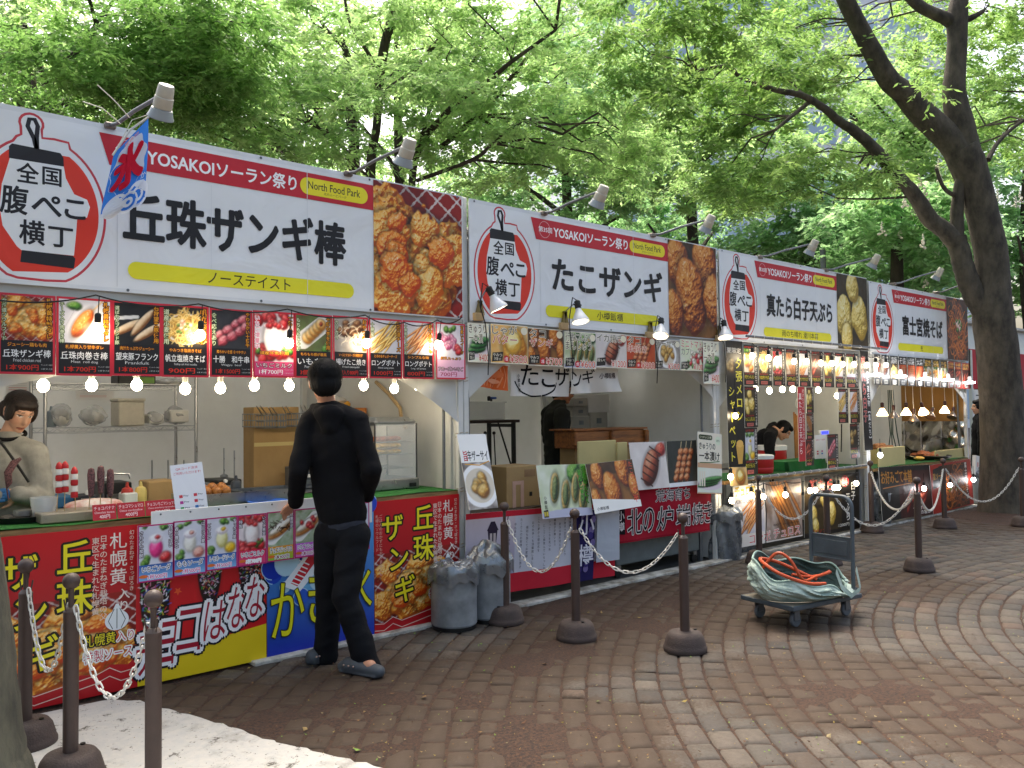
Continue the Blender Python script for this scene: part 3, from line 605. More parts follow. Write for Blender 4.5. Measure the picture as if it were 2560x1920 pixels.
# ---------------------------------------------------------------- big banners
def banner(i, x0, zb, main, mbox, ytext, ybox, food_kind, label, seed, msh=0.):
    W, H = 3.22, .945; s = Sheet(W, H, '#e9ebed', .003)
    s.rect(0, H-.028, W, H, '#dfe2e5'); s.rect(0, 0, W, .022, '#dfe2e5')
    # lantern emblem
    ce = [(.36+.318*math.cos(t), .40+.40*math.sin(t)) for t in np.linspace(-1.05, 1.16, 20)]
    R_ = [(.36+.318*math.cos(t), .405+.40*math.sin(t)) for t in np.linspace(-1.08, 1.12, 22)]; L_ = [(.352-.305*math.cos(t), .395+.40*math.sin(t)) for t in np.linspace(1.14, -1.05, 22)]
    neck = [(.49, .80), (.42, .805), (.362, .80)]+[(.31+.056*math.cos(t), .868+.052*math.sin(t)) for t in np.linspace(-.5, 3.6, 12)]+[(.262, .8), (.24, .785)]
    out = R_+neck+L_+[(.25, .034), (.38, .03), (.48, .036)]
    s.line(out+[out[0]], .013, '#c9404a')
    red = [(.36+.285*math.cos(t), .405+.36*math.sin(t)) for t in np.linspace(-1.1, 1.08, 22)]+[(.352-.275*math.cos(t), .395+.37*math.sin(t)) for t in np.linspace(1.08, -1.1, 22)]
    s.poly(red, '#e23a26')
    wh = [(.268, .18), (.245, .2), (.18, .3), (.165, .4), (.175, .52), (.2, .62), (.212, .668), (.466, .672), (.478, .6), (.52, .52), (.585, .5), (.6, .46), (.585, .4), (.535, .385), (.53, .3), (.52, .18)]
    s.poly(wh, '#eef0f1')
    s.poly([(.206, .662), (.468, .664), (.466, .712), (.45, .735), (.22, .742), (.206, .725)], '#211f24'); s.poly([(.262, .118), (.52, .108), (.527, .165), (.515, .178), (.268, .182)], '#211f24')
    s.line([(.335, .735), (.322, .79), (.292, .85), (.3, .89), (.325, .893), (.34, .86), (.335, .8), (.337, .735)], .022, '#211f24')
    kw = dict(bold=.012)
    s.text('全', .243, .545, .345, .65, '#1c1b20', .03); s.text('国', .365, .55, .455, .645, '#1c1b20', .03)
    s.text('腹', .172, .372, .295, .518, '#1c1b20', .03, shear=.06); s.text('ぺ', .315, .385, .455, .49, '#1c1b20', .036); s.text('こ', .475, .385, .575, .485, '#1c1b20', .04)
    s.text('横', .258, .218, .375, .345, '#1c1b20', .03); s.text('丁', .395, .22, .512, .325, '#1c1b20', .034)
    # red strap
    s.poly([(.70, .717), (2.43, .717), (2.43, .893), (.645, .893)], '#c4212f')
    cx, cy = .80, .808; s.line([(cx+.062*math.cos(t), cy+.068*math.sin(t)) for t in np.linspace(0, 2*PI, 30)], .004, '#e9b8bc')
    s.text('第35回', .73, .785, .885, .832, '#ffffff', .012); s.text('YOSAKOIソーラン祭り', .905, .757, 1.845, .853, '#ffffff', .034)
    s.rrect(1.872, .748, 2.385, .862, '#f2e32a'); s.text('North Food Park', 1.93, .788, 2.325, .84, '#2a2620', .008); s.text('北のふーどパーク', 2.045, .762, 2.215, .78, '#4a4428', 0)
    s.line([(.742, .03), (.742, .7)], .003, '#c6c9cc')
    x, y0, x1, y1 = mbox; s.text(main, x, y0, x1, y1, '#17161a', .046, shear=msh)
    s.rrect(.80, .082, 2.27, .182, '#ece326'); a, c = ybox; s.text(ytext, a, .096, c, .168, '#2c2a18', .006)
    for gx in (1.28, 1.92): s.rect(gx, .024, gx+.004, H-.03, '#dcdfe2') if gx > 1.5 else s.rect(gx, .19, gx+.003, .70, '#dee1e4')  # folds drawn as thin grey lines, the crease shade put into the ink
    s.pic(2.43, .01, W-.008, H-.01, food(food_kind, W-.438-2., H-.02, 230 if i == 0 else 170, seed))
    for gx in (.05, .8, 1.6, 2.4, 3.17):
        for gy in (.014, H-.016): s.ell(gx, gy, .009, .009, '#6f7880', 10); s.ell(gx, gy, .004, .004, '#2c3034', 8)
    o = s.build('banner_sign', TARPB, loc=(x0, -.012, zb))
    return tag(o, label, 'banner', 'lantern banners over the stalls')
banner(0, .675, 2.247, '丘珠ザンギ棒', (.78, .302, 2.205, .585), 'ノーステイスト', (1.26, 1.80), 'chicken', 'wide white banner 丘珠ザンギ棒 with lumps of fried chicken on a wire net', 11)
banner(1, 3.962, 2.243, 'たこザンギ', (.885, .315, 2.33, .59), '小樽飯櫃', (1.42, 1.765), 'zangi2', 'wide white banner たこザンギ with brown fried octopus picture, second from left', 12)
banner(2, 7.235, 2.243, '真たら白子天ぷら', (.875, .31, 2.30, .55), '雨のち晴れ 澄川本店', (1.17, 1.96), 'shirako', 'wide white banner 真たら白子天ぷら with pale yellow tempura picture', 13)
banner(3, 10.51, 2.215, '富士宮焼そば', (.95, .30, 2.26, .56), '兜', (1.50, 1.58), 'yakisoba', 'wide white banner 富士宮焼そば with fried noodle picture beside the tree', 14)
def build_counter(i, label, y0=.0, y1=.62, top='#2f7d2c', xl=.08, xr=3.19, z=.955, edge='#b79a68'):
    t = thing('counter', label, 'counter', (BX[i], 0, 0))
    b = MB(); b.box(((xl+xr)/2, (y0+y1)/2, z-.02), (xr-xl, y1-y0, .04), mat('wood_board', '#b08d58', .6, var=.2, scale=5, stretch=(1, 9, 9), col2='#7c5c34'), bev=.003); b.build('table_top', t)
    b = MB(); m = mat('green_mat_%d' % i, top, .95, var=.25, scale=60, bump=.6, bscale=200)
    b.grid(lambda u, v: (xl+(xr-xl)*u, y0-.006+(y1-y0)*v*.98, z+.004+.004*math.sin(30*u)*(1-v)), 60, 6, m, .004); b.build('mat', t)
    b = MB()
    for x in (xl+.1, xr-.1):
        for y in (y0+.08, y1-.08): b.box((x, y, (z-.045)/2), (.04, .04, z-.045), DSTEEL)
    b.box(((xl+xr)/2, y1-.05, .45), (xr-xl-.2, .03, .03), DSTEEL); b.build('leg_frame', t); return t
build_counter(0, 'long green covered counter of the first stall, above the red posters')
build_counter(1, 'counter of the second stall behind the red cloth banners', .05, .6, '#5a4a38', z=.75)
build_counter(2, 'green cloth counter carrying two red cooler boxes', .0, .6, '#1f6a26', z=.8)
build_counter(3, 'counter with green mat and frying plate in the farthest stall', .0, .6, '#1f6a26', z=.745)
# ---------------------------------------------------------------- menu boards and posters
def quad(tl, tr, br, bl, Y):
    a, b, c, d = [at(*p, Y) for p in (tl, tr, br, bl)]; V2 = lambda p: Vector((p.x, p.z))
    mt = at((tl[0]+tr[0])/2, (tl[1]+tr[1])/2, Y); bx, by = (bl[0]+br[0])/2, (bl[1]+br[1])/2
    lo, hi = -.42, .1                      # how far the foot of the sheet stands out, from the slant of its sides
    for _ in range(30):
        m = (lo+hi)/2
        if at(bx, by, Y+m).x > mt.x: hi = m
        else: lo = m
        if at(bx, by, Y+lo).x > at(bx, by, Y+hi).x: lo, hi = hi, lo
    ln = max(-.3, min(.04, (lo+hi)/2)); c, d = at(*br, Y+ln), at(*bl, Y+ln)
    w_ = ((b-a).length+(c-d).length)/2; h_ = ((a.z-d.z)+(b.z-c.z))/2
    e = V2(b-a)+V2(c-d); rot = math.atan2(e.y, e.x)
    ce = (V2(a)+V2(b)+V2(c)+V2(d))/4; o = ce-Vector((w_/2*math.cos(rot)-h_/2*math.sin(rot), w_/2*math.sin(rot)+h_/2*math.cos(rot)))
    return w_, h_, rot, (o.x, Y, o.y), -ln
def box2(tl, br, Y):
    a, b = at(*tl, Y), at(*br, Y); return b.x-a.x, a.z-b.z, 0., (a.x, Y, b.z), 0.
def zz(ox, oy, k): return lambda x, y: (ox+x/k, oy+y/k)
def poster(name, mt, q, draw, label, cat='poster', group=None, base='#f2f0ea', thick=.004, warp=None):
    w_, h_, rot, loc, ln = q; s = Sheet(w_, h_, base, thick); s.DZ = .0012 if warp else .0001; draw(s, w_, h_)
    return tag(s.build(name, mt, loc=loc, rot=rot, warp=warp, lean=ln), label, cat, group)
ORD = 'first second third fourth fifth sixth seventh eighth ninth tenth eleventh twelfth'.split()
rw = random.Random(5)
def P(s, kind, x0, y0, x1, y1, seed=1, ppm=190): s.pic(x0, y0, x1, y1, food(kind, x1-x0, y1-y0, ppm, seed))
# --- first stall, upper row
g1 = 'red edged menu boards under the first banner'
def menu1(kind, title, en, price, side, sub, side2='', dark=True, tc='#f4f4f4', pk=None):
    def d(s, w, h):
        s.rect(0, 0, w, h, '#c62a3c'); m = .012
        if dark:
            s.rect(m, m, w-m, h*.42, '#1b191c'); P(s, kind, m, h*.42, w-m, h-m, len(title)+int(w*1000), 210)
        else:
            P(s, kind, m, h*.24 if pk else h*.36, w-m, h-m, 3, 210); s.rect(m, m, w-m, h*.24 if pk else h*.36, pk or '#eebcd4')
        tcol = '#e8a22c'
        s.text(sub, w*.16, h*.345, w*.84, h*.395, tcol, .01, '#5a1c08', .0025)
        s.text(title, w*.08, h*.21 if dark else h*.15, w*.92, h*.31 if dark else h*.22, tc if dark else '#f6f2f4', .014, None if dark else '#7a1430', .004)
        if en: s.text(en, w*.26, h*.155, w*.74, h*.195, '#d8d8d8' if dark else '#8a6a78', 0)
        s.text(price, w*.14, h*.05, w*.7, h*.125, '#d2301e' if dark else ('#f8f8f8' if pk else '#b8305a'), .01)
        s.text('アレルギー表示', w*.74, h*.11, w*.95, h*.13, '#c8c8c8', 0); s.text('小麦 卵 大豆', w*.74, h*.06, w*.95, h*.08, '#c8c8c8', 0)
        n = len(side); sz = min(h*.5/n, w*.15); s.vtext(side, w*.885, h*.965, sz, '#e8a018', .012, '#4a1404', .004)
        if side2: sz = min(h*.5/len(side2), w*.12); s.vtext(side2, w*.1, h*.93, sz, '#dfe6c8' if dark else '#e86a90', .01, '#3c5a1c' if dark else '#fff', .003)
    return d
M1 = [((-4, 730), (138, 937), menu1('chicken', '丘珠ザンギ棒', 'Fried chicken rod', '1本900円', '札幌黄特製タレ', 'ジューシー鶏もも肉', '北海道ソウルフード'), 'menu board with fried chicken lumps, first in the row over the first counter'),
      ((141, 740), (280, 941), menu1('roll', '丘珠肉巻き棒', 'Meat  roll dog', '1本700円', '札幌黄特製タレ', '札幌黄入り甘辛ダレ', 'チーズ入り肉巻き棒'), 'menu board with a brown meat roll on a stick over white boards'),
      ((280, 750), (404, 941), menu1('sausage', '望来豚フランク', 'Frankfult', '1本800円', '石狩望来豚使用', '肉汁たっぷりジューシー', '選ばれたブランド豚'), 'menu board with two curved grilled sausages on black'),
      ((404, 759), (522, 944), menu1('noodle', '帆立塩焼きそば', 'Scallop salt fried noodles', '900円', '帆立の貝柱', 'やみつき塩焼きそば', '道産小麦使用'), 'menu board with a bowl of yellow noodles on black'),
      ((524, 769), (631, 944), menu1('meat', '十勝　和牛串', 'Wagyu  beef', '1本1500円', 'やわらかい十勝牛', '柔らかい食感 食べやすい', '食べ応えあり'), 'menu board with pink raw beef skewers on black'),
      ((632, 775), (738, 945), menu1('milk', 'いちごミルク', '', '1杯700円', '一番人気商品', '道産牛乳使用', 'いちご増量中', False, pk='#e0487c'), 'pink menu board with a strawberry milk glass over the first counter'),
      ((736, 782), (831, 946), menu1('mochi', 'いももち', 'Potato mochi', '3個700円', '十勝の芋を使用', 'もちもち感が最高', 'もちもちじゃが'), 'menu board with golden potato cakes on a white plate'),
      ((832, 788), (921, 946), menu1('takoyaki', '揚げたこ焼き', 'Fried takoyaki', '6個入り800円', 'おやつの定番', 'ソースとマヨネーズの相性抜群', 'カリカリ'), 'menu board with dark round octopus balls and white sauce'),
      ((922, 794), (1006, 947), menu1('fries', 'ロングポテト', 'cheese Long potato', '1000円', '北海道チーズ', 'とろけるチェダーチーズ', '十勝産'), 'menu board with pale yellow long fries and greyish lower half'),
      ((1006, 800), (1085, 948), menu1('skewfry', 'ロングポテト', 'Long  salt potato', '800円', 'おつまみにも', 'シンプルな味', '十勝産じゃがいも'), 'menu board with reddish long fries and greyish lower half'),
      ((1089, 805), (1164, 949), menu1('frozen', 'フローズンいちご', 'Frozen strawberry', '700円', '可愛いスイーツ', '練乳たっぷり', '', False), 'pale pink menu board with frozen strawberries, last in the row before the post')]
for tl, br, d, lab in M1: poster('menu_board', PAPER, box2(tl, br, -.03), d, lab, 'menu board', g1)
# --- first stall, row of drink boards on the counter edge
def drink(kind, title, price, l, r, bot=('#7fb4e4', '#2c5aa8'), tc='#1c1c28', pc='#d81c8c', ed='#b8206c'):
    def d(s, w, h):
        s.rect(0, 0, w, h, ed); m = .008; P(s, kind, m, h*.3, w-m, h-m, len(title)*7, 210); s.grad(m, m, w-m, h*.3, *bot)
        s.text(title, w*.12, h*.17, w*.9, h*.275, tc, .012, '#f4f4f8', .003); s.text(price, w*.28, h*.04, w*.8, h*.125, pc, .012, '#f8f8fc', .003); s.ell(w*.16, h*.1, w*.12, h*.03, '#e07030')
        s.vtext(l, w*.1, h*.9, h*.075, '#e8e8ee', .01, '#4a3a4a', .003); s.vtext(r, w*.9, h*.95, h*.075, '#e8e8ee', .01, '#4a3a4a', .003)
    return d
D1 = [((344, 1315), (435, 1446), drink('sodapink', 'いちごソーダ', '1杯500円', 'さわやか炭酸', '甘酸っぱい'), 'drink board with a bright pink soda, at the left end of the counter strip'),
      ((433, 1304), (516, 1432), drink('sodapeach', 'ももソーダ', '1杯500円', '香り豊かな', 'はじける夏'), 'drink board with a pale soda and a peach'),
      ((515, 1296), (594, 1418), drink('sodalemon', 'レモネードソーダ', '1杯500円', 'ビタミン', 'すっきり夏'), 'drink board with a yellow lemon and lemonade'),
      ((594, 1289), (667, 1408), drink('milk', 'いちごミルク', '1杯700円', '特製', 'いちご果実', ('#e0487c', '#d82858'), '#3c1420', '#fff'), 'pink drink board with a strawberry milk glass on the counter strip'),
      ((667, 1281), (736, 1397), drink('crepe', 'チョコマシュマロ', '1本400円', '', '数量限定', ('#8cc43c', '#e89c2c'), '#3c2410', '#8a2c10'), 'green and orange board with a choco cream dessert'),
      ((736, 1274), (800, 1388), drink('crepe2', 'いちごマシュマロ', '1本700円', '', '', ('#e070c0', '#c868d8'), '#4a1440', '#b01868'), 'violet board with a strawberry cream dessert beside the man in black'),
      ((800, 1267), (862, 1380), drink('sodapink', 'チョコバナナ', '1本400円', '', '', ('#6ab0e8', '#3c70c8'), '#1c1c28', '#d88c18'), 'blue footed drink board hidden behind the man in black'),
      ((862, 1260), (924, 1372), drink('sodalemon', 'かき氷', '1杯400円', '', '', ('#5ab0ec', '#2a58c0'), '#1c1c28', '#e8a020'), 'blue footed drink board at the right end of the counter strip')]
for tl, br, d, lab in D1: poster('drink_board', PAPER, box2(tl, br, -.10), d, lab, 'menu board', 'small drink boards on the first counter edge')
t = MB(); a_, b_ = at(378, 1297, -.085), at(930, 1372, -.085); t.box(((a_.x+b_.x)/2, -.085, a_.z-.06), (b_.x-a_.x, .012, .2), mat('white_board', '#e4e4e2', .5, var=.05), bev=.002)
for x in np.linspace(a_.x+.05, b_.x-.05, 9): t.ball((x, -.093, a_.z+.022), .006, DSTEEL, 8)
tag(t.build('backing_board'), 'long white board carrying the small drink boards along the first counter', 'board')
# --- first stall, big posters below the counter (they lean out at the foot)
def zangi_poster(s, w, h):
    s.rect(0, 0, w, h, '#b8161e'); s.grad(0, h*.55, w, h, '#b01820', '#c8141c')
    im = food('chicken', w, h*.62, 190, 31); s.pic(0, h*.08, w, h*.60, im)
    s.poly([(0, 0), (w, 0), (w, h*.2), (w*.93, h*.15), (w*.8, h*.17), (w*.72, h*.12), (w*.6, h*.14), (w*.5, h*.1), (w*.3, h*.07), (w*.2, h*.11), (w*.1, h*.06), (0, h*.09)], '#b8181f')
    for k, a in enumerate((.14, .09)): s.line([(0, h*(a-.06)), (w*.1, h*(a-.07)), (w*.2, h*(a-.03)), (w*.3, h*(a-.07)), (w*.5, h*(a-.045)), (w*.7, h*(a-.02)), (w*.8, h*(a+.01)), (w*.88, h*(a-.03)), (w, h*(a-.02))], .005, '#e8c8b8')
    sz = h*.215
    s.vtext('丘珠', w*.56, h*.95, sz, '#f0e020', .03, '#1a1408', .013, step=sz*1.1, sx=.95)
    s.vtext('ザンギ', w*.2, h*.9, sz, '#f0e020', .03, '#1a1408', .013, step=sz*1.13, sx=.95, dx=.05)
    s.vtext('札幌黄', w*.86, h*.965, h*.105, '#f0e4d8', .006); s.vtext('入り', w*.9, h*.62, h*.07, '#f0e4d8')
    s.vtext('日本のたまねぎ栽培の父', w*.755, h*.955, h*.045, '#e8d0c0'); s.vtext('東区で生まれた札幌黄', w*.7, h*.945, h*.045, '#e8d0c0'); s.vtext('幻のたまねぎ・さっぽろき', w*.955, h*.97, h*.03, '#e8d0c0')
    s.vtext('ごはんのおかずにもおつまみにも', w*.07, h*.9, h*.03, '#e0a898'); s.vtext('札幌のソウルフード', w*.03, h*.9, h*.03, '#e0a898')
    ox, oy = w*.85, h*.43; s.ell(ox, oy, w*.085, h*.06, '#e8ecec'); s.poly([(ox-w*.05, oy+h*.03), (ox+w*.05, oy+h*.03), (ox+.008, oy+h*.1), (ox-.006, oy+h*.1)], '#e8ecec'); [s.line([(ox+q*w*.03, oy-h*.05), (ox+q*w*.06, oy), (ox+q*w*.02, oy+h*.07)], .004, '#3c4444') for q in (-1, 0, 1)]
    s.text('札幌黄', w*.62, h*.295, w*.84, h*.365, '#f0e020', .02, '#1a1408', .008); s.text('入り', w*.85, h*.3, w*.97, h*.36, '#c81c3c', .02, '#f4f0e8', .007); s.text('特製ソース', w*.62, h*.2, w*.96, h*.27, '#c81c3c', .02, '#f4f0e8', .008)
def choco_poster(s, w, h):
    s.grad(0, 0, w, h, '#d81c22', '#b8141c'); s.poly([(0, 0), (w, 0), (w, h*.24), (0, h*.15)], '#e8c81c')
    for x, y, r_ in ((.33, .7, .03), (.5, .62, .04), (.62, .5, .03), (.92, .75, .03), (.3, .55, .025), (.4, .42, .03)):
        s.poly([(w*x+r_*(1 if k % 2 else .45)*math.sin(k*PI/5), h*y+r_*(1 if k % 2 else .45)*math.cos(k*PI/5)) for k in range(10)], '#e4582c')
    for x0, x1, y0, y1, sd in ((.0, .27, .22, .96, 3), (.42, .66, .42, 1.0, 4), (.74, .99, .44, 1.0, 5)):
        a = Art(x1*w-x0*w, (y1-y0)*h, 220, '#d01c22', '#c4181e', sd); a.lump(a.a/2, .5, a.a*.4, .49, ('#0c0606', '#241010', '#5a3c38'), 0, warp=.02, rough=.2, shadow=.2); a.sprinkles(a.a/2, .52, a.a*.37, .45, 300); s.pic(x0*w, y0*h, x1*w, y1*h, a.im)
    for x, y in ((.54, .37), (.86, .39)): s.rect(w*x-.014, h*y, w*x+.014, h*(y+.07), '#e0b070')
    s.line([(w*.98, h*.4), (w*.95, h*.5), (w*.97, h*.58)], .008, '#e4683c'); [s.line([(w*.97, h*.58), (w*.97+.05*math.cos(q), h*.58+.03*math.sin(q)+.01)], .008, '#e4683c') for q in (.2, 1, 2, 2.9, -.4, 3.6)]
    for ch, x0, x1, y0 in (('チ', .0, .17, .06), ('ョ', .17, .28, .1), ('コ', .3, .48, .155), ('ば', .5, .68, .2), ('な', .68, .83, .25), ('な', .83, .98, .3)):
        s.text(ch, w*x0, h*(y0), w*x1, h*(y0+.27), '#a4142c', .03, '#f2f0f0', .022, .1, '#14101c', .034)
def ice_poster(s, w, h):
    s.grad(0, 0, w, h, '#1c2ca8', '#5aa8e0'); rg = random.Random(9)
    for k in range(46):
        x, y = rg.uniform(0, w), rg.uniform(h*.3, h); r_ = rg.uniform(.03, .09)
        s.ell(x, y, r_, r_, rg.choice(['#2348c0', '#2c60cc', '#1c38b0', '#6cb4e0', '#b8dcec']), 18); s.line([(x+r_*math.cos(q), y+r_*math.sin(q)) for q in np.linspace(.4, 4.6, 14)], .006, '#a8d0ee')
    s.poly([(w*.2, h*1.), (w*.95, h*1.), (w*.8, h*.85), (w*.72, h*.7), (w*.7, h*.55), (w*.85, h*.42), (w*.6, h*.5), (w*.5, h*.75), (w*.44, h*.55), (w*.28, h*.42), (w*.12, h*.48), (w*.3, h*.64), (w*.36, h*.78), (w*.18, h*.82)], '#eef4f8')
    s.poly([(w*.26, h*1.), (w*.9, h*1.), (w*.74, h*.86), (w*.66, h*.72), (w*.64, h*.6), (w*.74, h*.46), (w*.58, h*.56), (w*.5, h*.8), (w*.41, h*.6), (w*.26, h*.46), (w*.2, h*.49), (w*.36, h*.66), (w*.41, h*.82), (w*.24, h*.87)], '#cc2030')
    for k in range(6): s.line([(w*.2+.012*k, h*(.5+.028*k)), (w*.29+.012*k, h*(.46+.028*k))], .008, '#f4f4f4')
    for ch, x0, x1, y0, y1 in (('か', .03, .32, .13, .5), ('き', .36, .64, .17, .56), ('氷', .67, .97, .2, .56)): s.text(ch, w*x0, h*y0, w*x1, h*y1, '#ece424', .04, '#2c2c10', .007)
LEANY = -.075
for nm, x0, x1, dr, lab in (('menu_poster', .76, 1.50, zangi_poster, 'red fried chicken poster at the left end of the first counter, behind the chained posts'),
                            ('menu_poster', 1.49, 2.27, choco_poster, 'red poster of sprinkled chocolate bananas with big white outlined kana'),
                            ('menu_poster', 2.275, 3.055, ice_poster, 'blue shaved ice poster with waves and yellow kana behind the man in black'),
                            ('menu_poster', 3.06, 3.80, zangi_poster, 'red fried chicken poster beside the grey bins and the white post')):
    hh = .915; s = Sheet(x1-x0, hh, '#c01c22'); dr(s, x1-x0, hh)
    o = s.build(nm, PAPER, loc=(x0+.03, -.022, .012)); tag(o, lab, 'poster', 'large posters along the first counter')
# --- second stall, colourful boards
z8 = zz(1140, 480, 3.456)
def menu2(kind, lines, price, tc='#1c1814', tc2='#c82028', tag_='やみつき旨っ!', bg='#f6efda', n=''):
    def d(s, w, h):
        s.rect(0, 0, w, h, bg); P(s, kind, 0, h*.02, w, h*.98, int(price)//10, 180)
        yy = .97
        for k, ln in enumerate(lines):
            x1 = .1+.2*len(ln); s.text(ln, w*.04, h*(yy-.23), w*min(.86, x1), h*yy, tc if k == 0 else tc2, .03, '#f8f0dc', .004); yy -= .24
        s.poly([(w*.02, h*.04), (w*.3, h*.07), (w*.32, h*.3), (w*.04, h*.27)], '#26221e'); s.text(tag_[:3], w*.05, h*.17, w*.29, h*.26, '#f4ecd8', .008); s.text(tag_[3:], w*.08, h*.08, w*.26, h*.16, '#f4ecd8', .01)
        if n: s.ell(w*.4, h*.12, w*.075, h*.09, '#d42430'); s.text(n, w*.36, h*.07, w*.44, h*.17, '#fff', .01)
        s.text('¥'+price, w*.5, h*.03, w*.97, h*.22, '#d4202c', .024, '#f8ecd8', .005); s.ell(w*.9, h*.86, w*.09, h*.1, '#f4ecd0')
    return d
M2 = [((103, 1127), (287, 1475), menu2('cucumber', ['きゅうり', '一本漬'], '400', tc2='#1c3414'), 'cucumber pickle board at the left end of the second stall row'),
      ((300, 1135), (622, 1490), menu2('potato', ['じゃが', 'バター'], '500', n='1個'), 'yellow buttered potato board with brush letters'),
      ((622, 1170), (926, 1508), menu2('zangi2', ['タコ', 'ザンギ'], '700', n='2個'), 'fried octopus board priced 700, third in the second stall row'),
      ((934, 1200), (1210, 1530), menu2('bun', ['行者にんにく', 'まんじゅう'], '600', tc2='#1c1814', n='3個'), 'green garlic bun board priced 600'),
      ((1204, 1212), (1475, 1525), menu2('squid', ['イカ焼き'], '1200', tag_='旨い!'), 'grilled squid board priced 1200'),
      ((1472, 1238), (1722, 1535), menu2('kushi', ['タコ', '串焼き'], '900', n='1本'), 'octopus skewer board priced 900'),
      ((1712, 1268), (1938, 1540), menu2('zasai', ['ザーサイ'], '500', bg='#e0d8c8'), 'pickled mustard board priced 500 with a white bowl'),
      ((1936, 1270), (2160, 1548), menu2('tomato', ['ミニトマト', 'カプレーゼ'], '1000', '#c83048', '#2c5c2c'), 'mini tomato board priced 1000')]
for k, (a, c, d, lab) in enumerate(M2): poster('menu_board', PAPER, box2(z8(*a), z8(*c), -.03-.004*(k % 2)), d, lab, 'menu board', 'bright menu boards under the second banner')
z3 = zz(1740, 840, 4.608)
poster('menu_board', PAPER, box2(z3(80, 55), z3(272, 553), -.05), menu2('cucumber', ['きゅうり', '一本漬'], '400', tc2='#1c3414'), 'cucumber board hanging on the post between second and third stall', 'menu board')
# lower posters of the second stall
z9 = zz(1140, 860, 3.456)
def simple(kind, seed=1, extra=None, bg='#f4f2ee', m=.0, ppm=190, box=(0, 0, 1, 1)):
    def d(s, w, h):
        s.rect(0, 0, w, h, bg); P(s, kind, w*box[0]+m, h*box[1]+m, w*box[2]-m, h*box[3]-m, seed, ppm)
        if extra: extra(s, w, h)
    return d
def ex_zasai(s, w, h): s.text('旨辛ザーサイ', w*.1, h*.64, w*.95, h*.78, '#1c1814', .016); s.text('旨', w*.1, h*.64, w*.24, h*.78, '#c42028', .016); s.line([(w*.1, h*.6), (w*.6, h*.58), (w*.96, h*.63)], .008, '#d89c30')
poster('food_poster', PAPER, quad(z9(20, 780), z9(235, 780), z9(385, 1410), z9(105, 1440), -.02), simple('zasai', 3, ex_zasai, box=(0, 0, 1, .62)), 'white poster of pickled mustard leaning beside the white post of the second stall')
def ex_bun(s, w, h): s.vtext('行者にんにく', w*.93, h*.97, h*.12, '#58b430', .012, '#1c3c14', .003); s.vtext('まんじゅう', w*.83, h*.9, h*.12, '#58b430', .012, '#1c3c14', .003); s.vtext('小樽飯櫃', w*.09, h*.42, h*.08, '#1c1814'); s.rect(w*.03, h*.02, w*.12, h*.15, '#1c1814'); s.text('飯櫃', w*.035, h*.04, w*.115, h*.13, '#e8d040')
poster('food_poster', PAPER, quad(z9(685, 1050), z9(1120, 1035), z9(1185, 1475), z9(760, 1510), -.11), simple('bun', 4, ex_bun), 'tilted poster of green stuffed buns hung before the second counter')
def ex_za(s, w, h): s.poly([(0, 0), (w, 0), (w, h*.14), (0, h*.3)], '#eeece6'); s.text('小樽飯櫃', w*.06, h*.05, w*.3, h*.12, '#1c1814'); s.vtext('たこザンギ', w*.93, h*.97, h*.13, '#d85030', .012); s.text('半', w*.86, h*.1, w*.97, h*.26, '#d83c20', .01)
poster('food_poster', PAPER, quad(z9(1120, 1040), z9(1525, 995), z9(1600, 1400), z9(1200, 1470), -.14), simple('zangi2', 5, ex_za), 'tilted poster of three golden fried octopus pieces before the second counter')
poster('food_poster', PAPER, quad(z9(1490, 855), z9(1800, 840), z9(1845, 1240), z9(1545, 1265), -.075), simple('squid', 6), 'poster of a striped grilled squid above the red cloth banner')
poster('food_poster', PAPER, quad(z9(1810, 840), z9(2080, 830), z9(2095, 1215), z9(1850, 1240), -.068), simple('skewer', 7, lambda s, w, h: s.rect(0, 0, w, h*.09, '#eeeef0')), 'poster of three meat skewers above the red cloth banner')
z10 = zz(1740, 1140, 3.456)
def cuc2(s, w, h):
    s.rect(0, 0, w, h, '#d4a884'); s.rect(0, h*.5, w, h, '#f0e8d4'); P(s, 'cucumber', 0, h*.02, w, h*.42, 8, 180); s.rrect(w*.04, h*.88, w*.6, h*.96, '#2c3a1c'); s.text('シャキッと食感', w*.08, h*.9, w*.56, h*.94, '#f0ecd0'); s.ell(w*.84, h*.88, w*.12, h*.075, '#e4ecd0'); s.text('定番!', w*.77, h*.86, w*.92, h*.9, '#2c4a1c')
    s.text('きゅうりの', w*.06, h*.72, w*.72, h*.83, '#161a10', .02); s.text('一本漬け', w*.06, h*.54, w*.9, h*.69, '#161a10', .026); s.line([(w*.08, h*.5), (w*.5, h*.51), (w*.9, h*.54)], .008, '#3c6a28')
    for k in range(3): s.rect(w*(.06+.09*k), h*.12, w*(.12+.09*k), h*.36, '#efe6d0')
poster('food_poster', PAPER, quad(z3(0, 1100), z3(275, 1130), z10(240, 330), z10(30, 322), -.12), cuc2, 'tall cucumber pickle poster hung on the post between second and third stall')
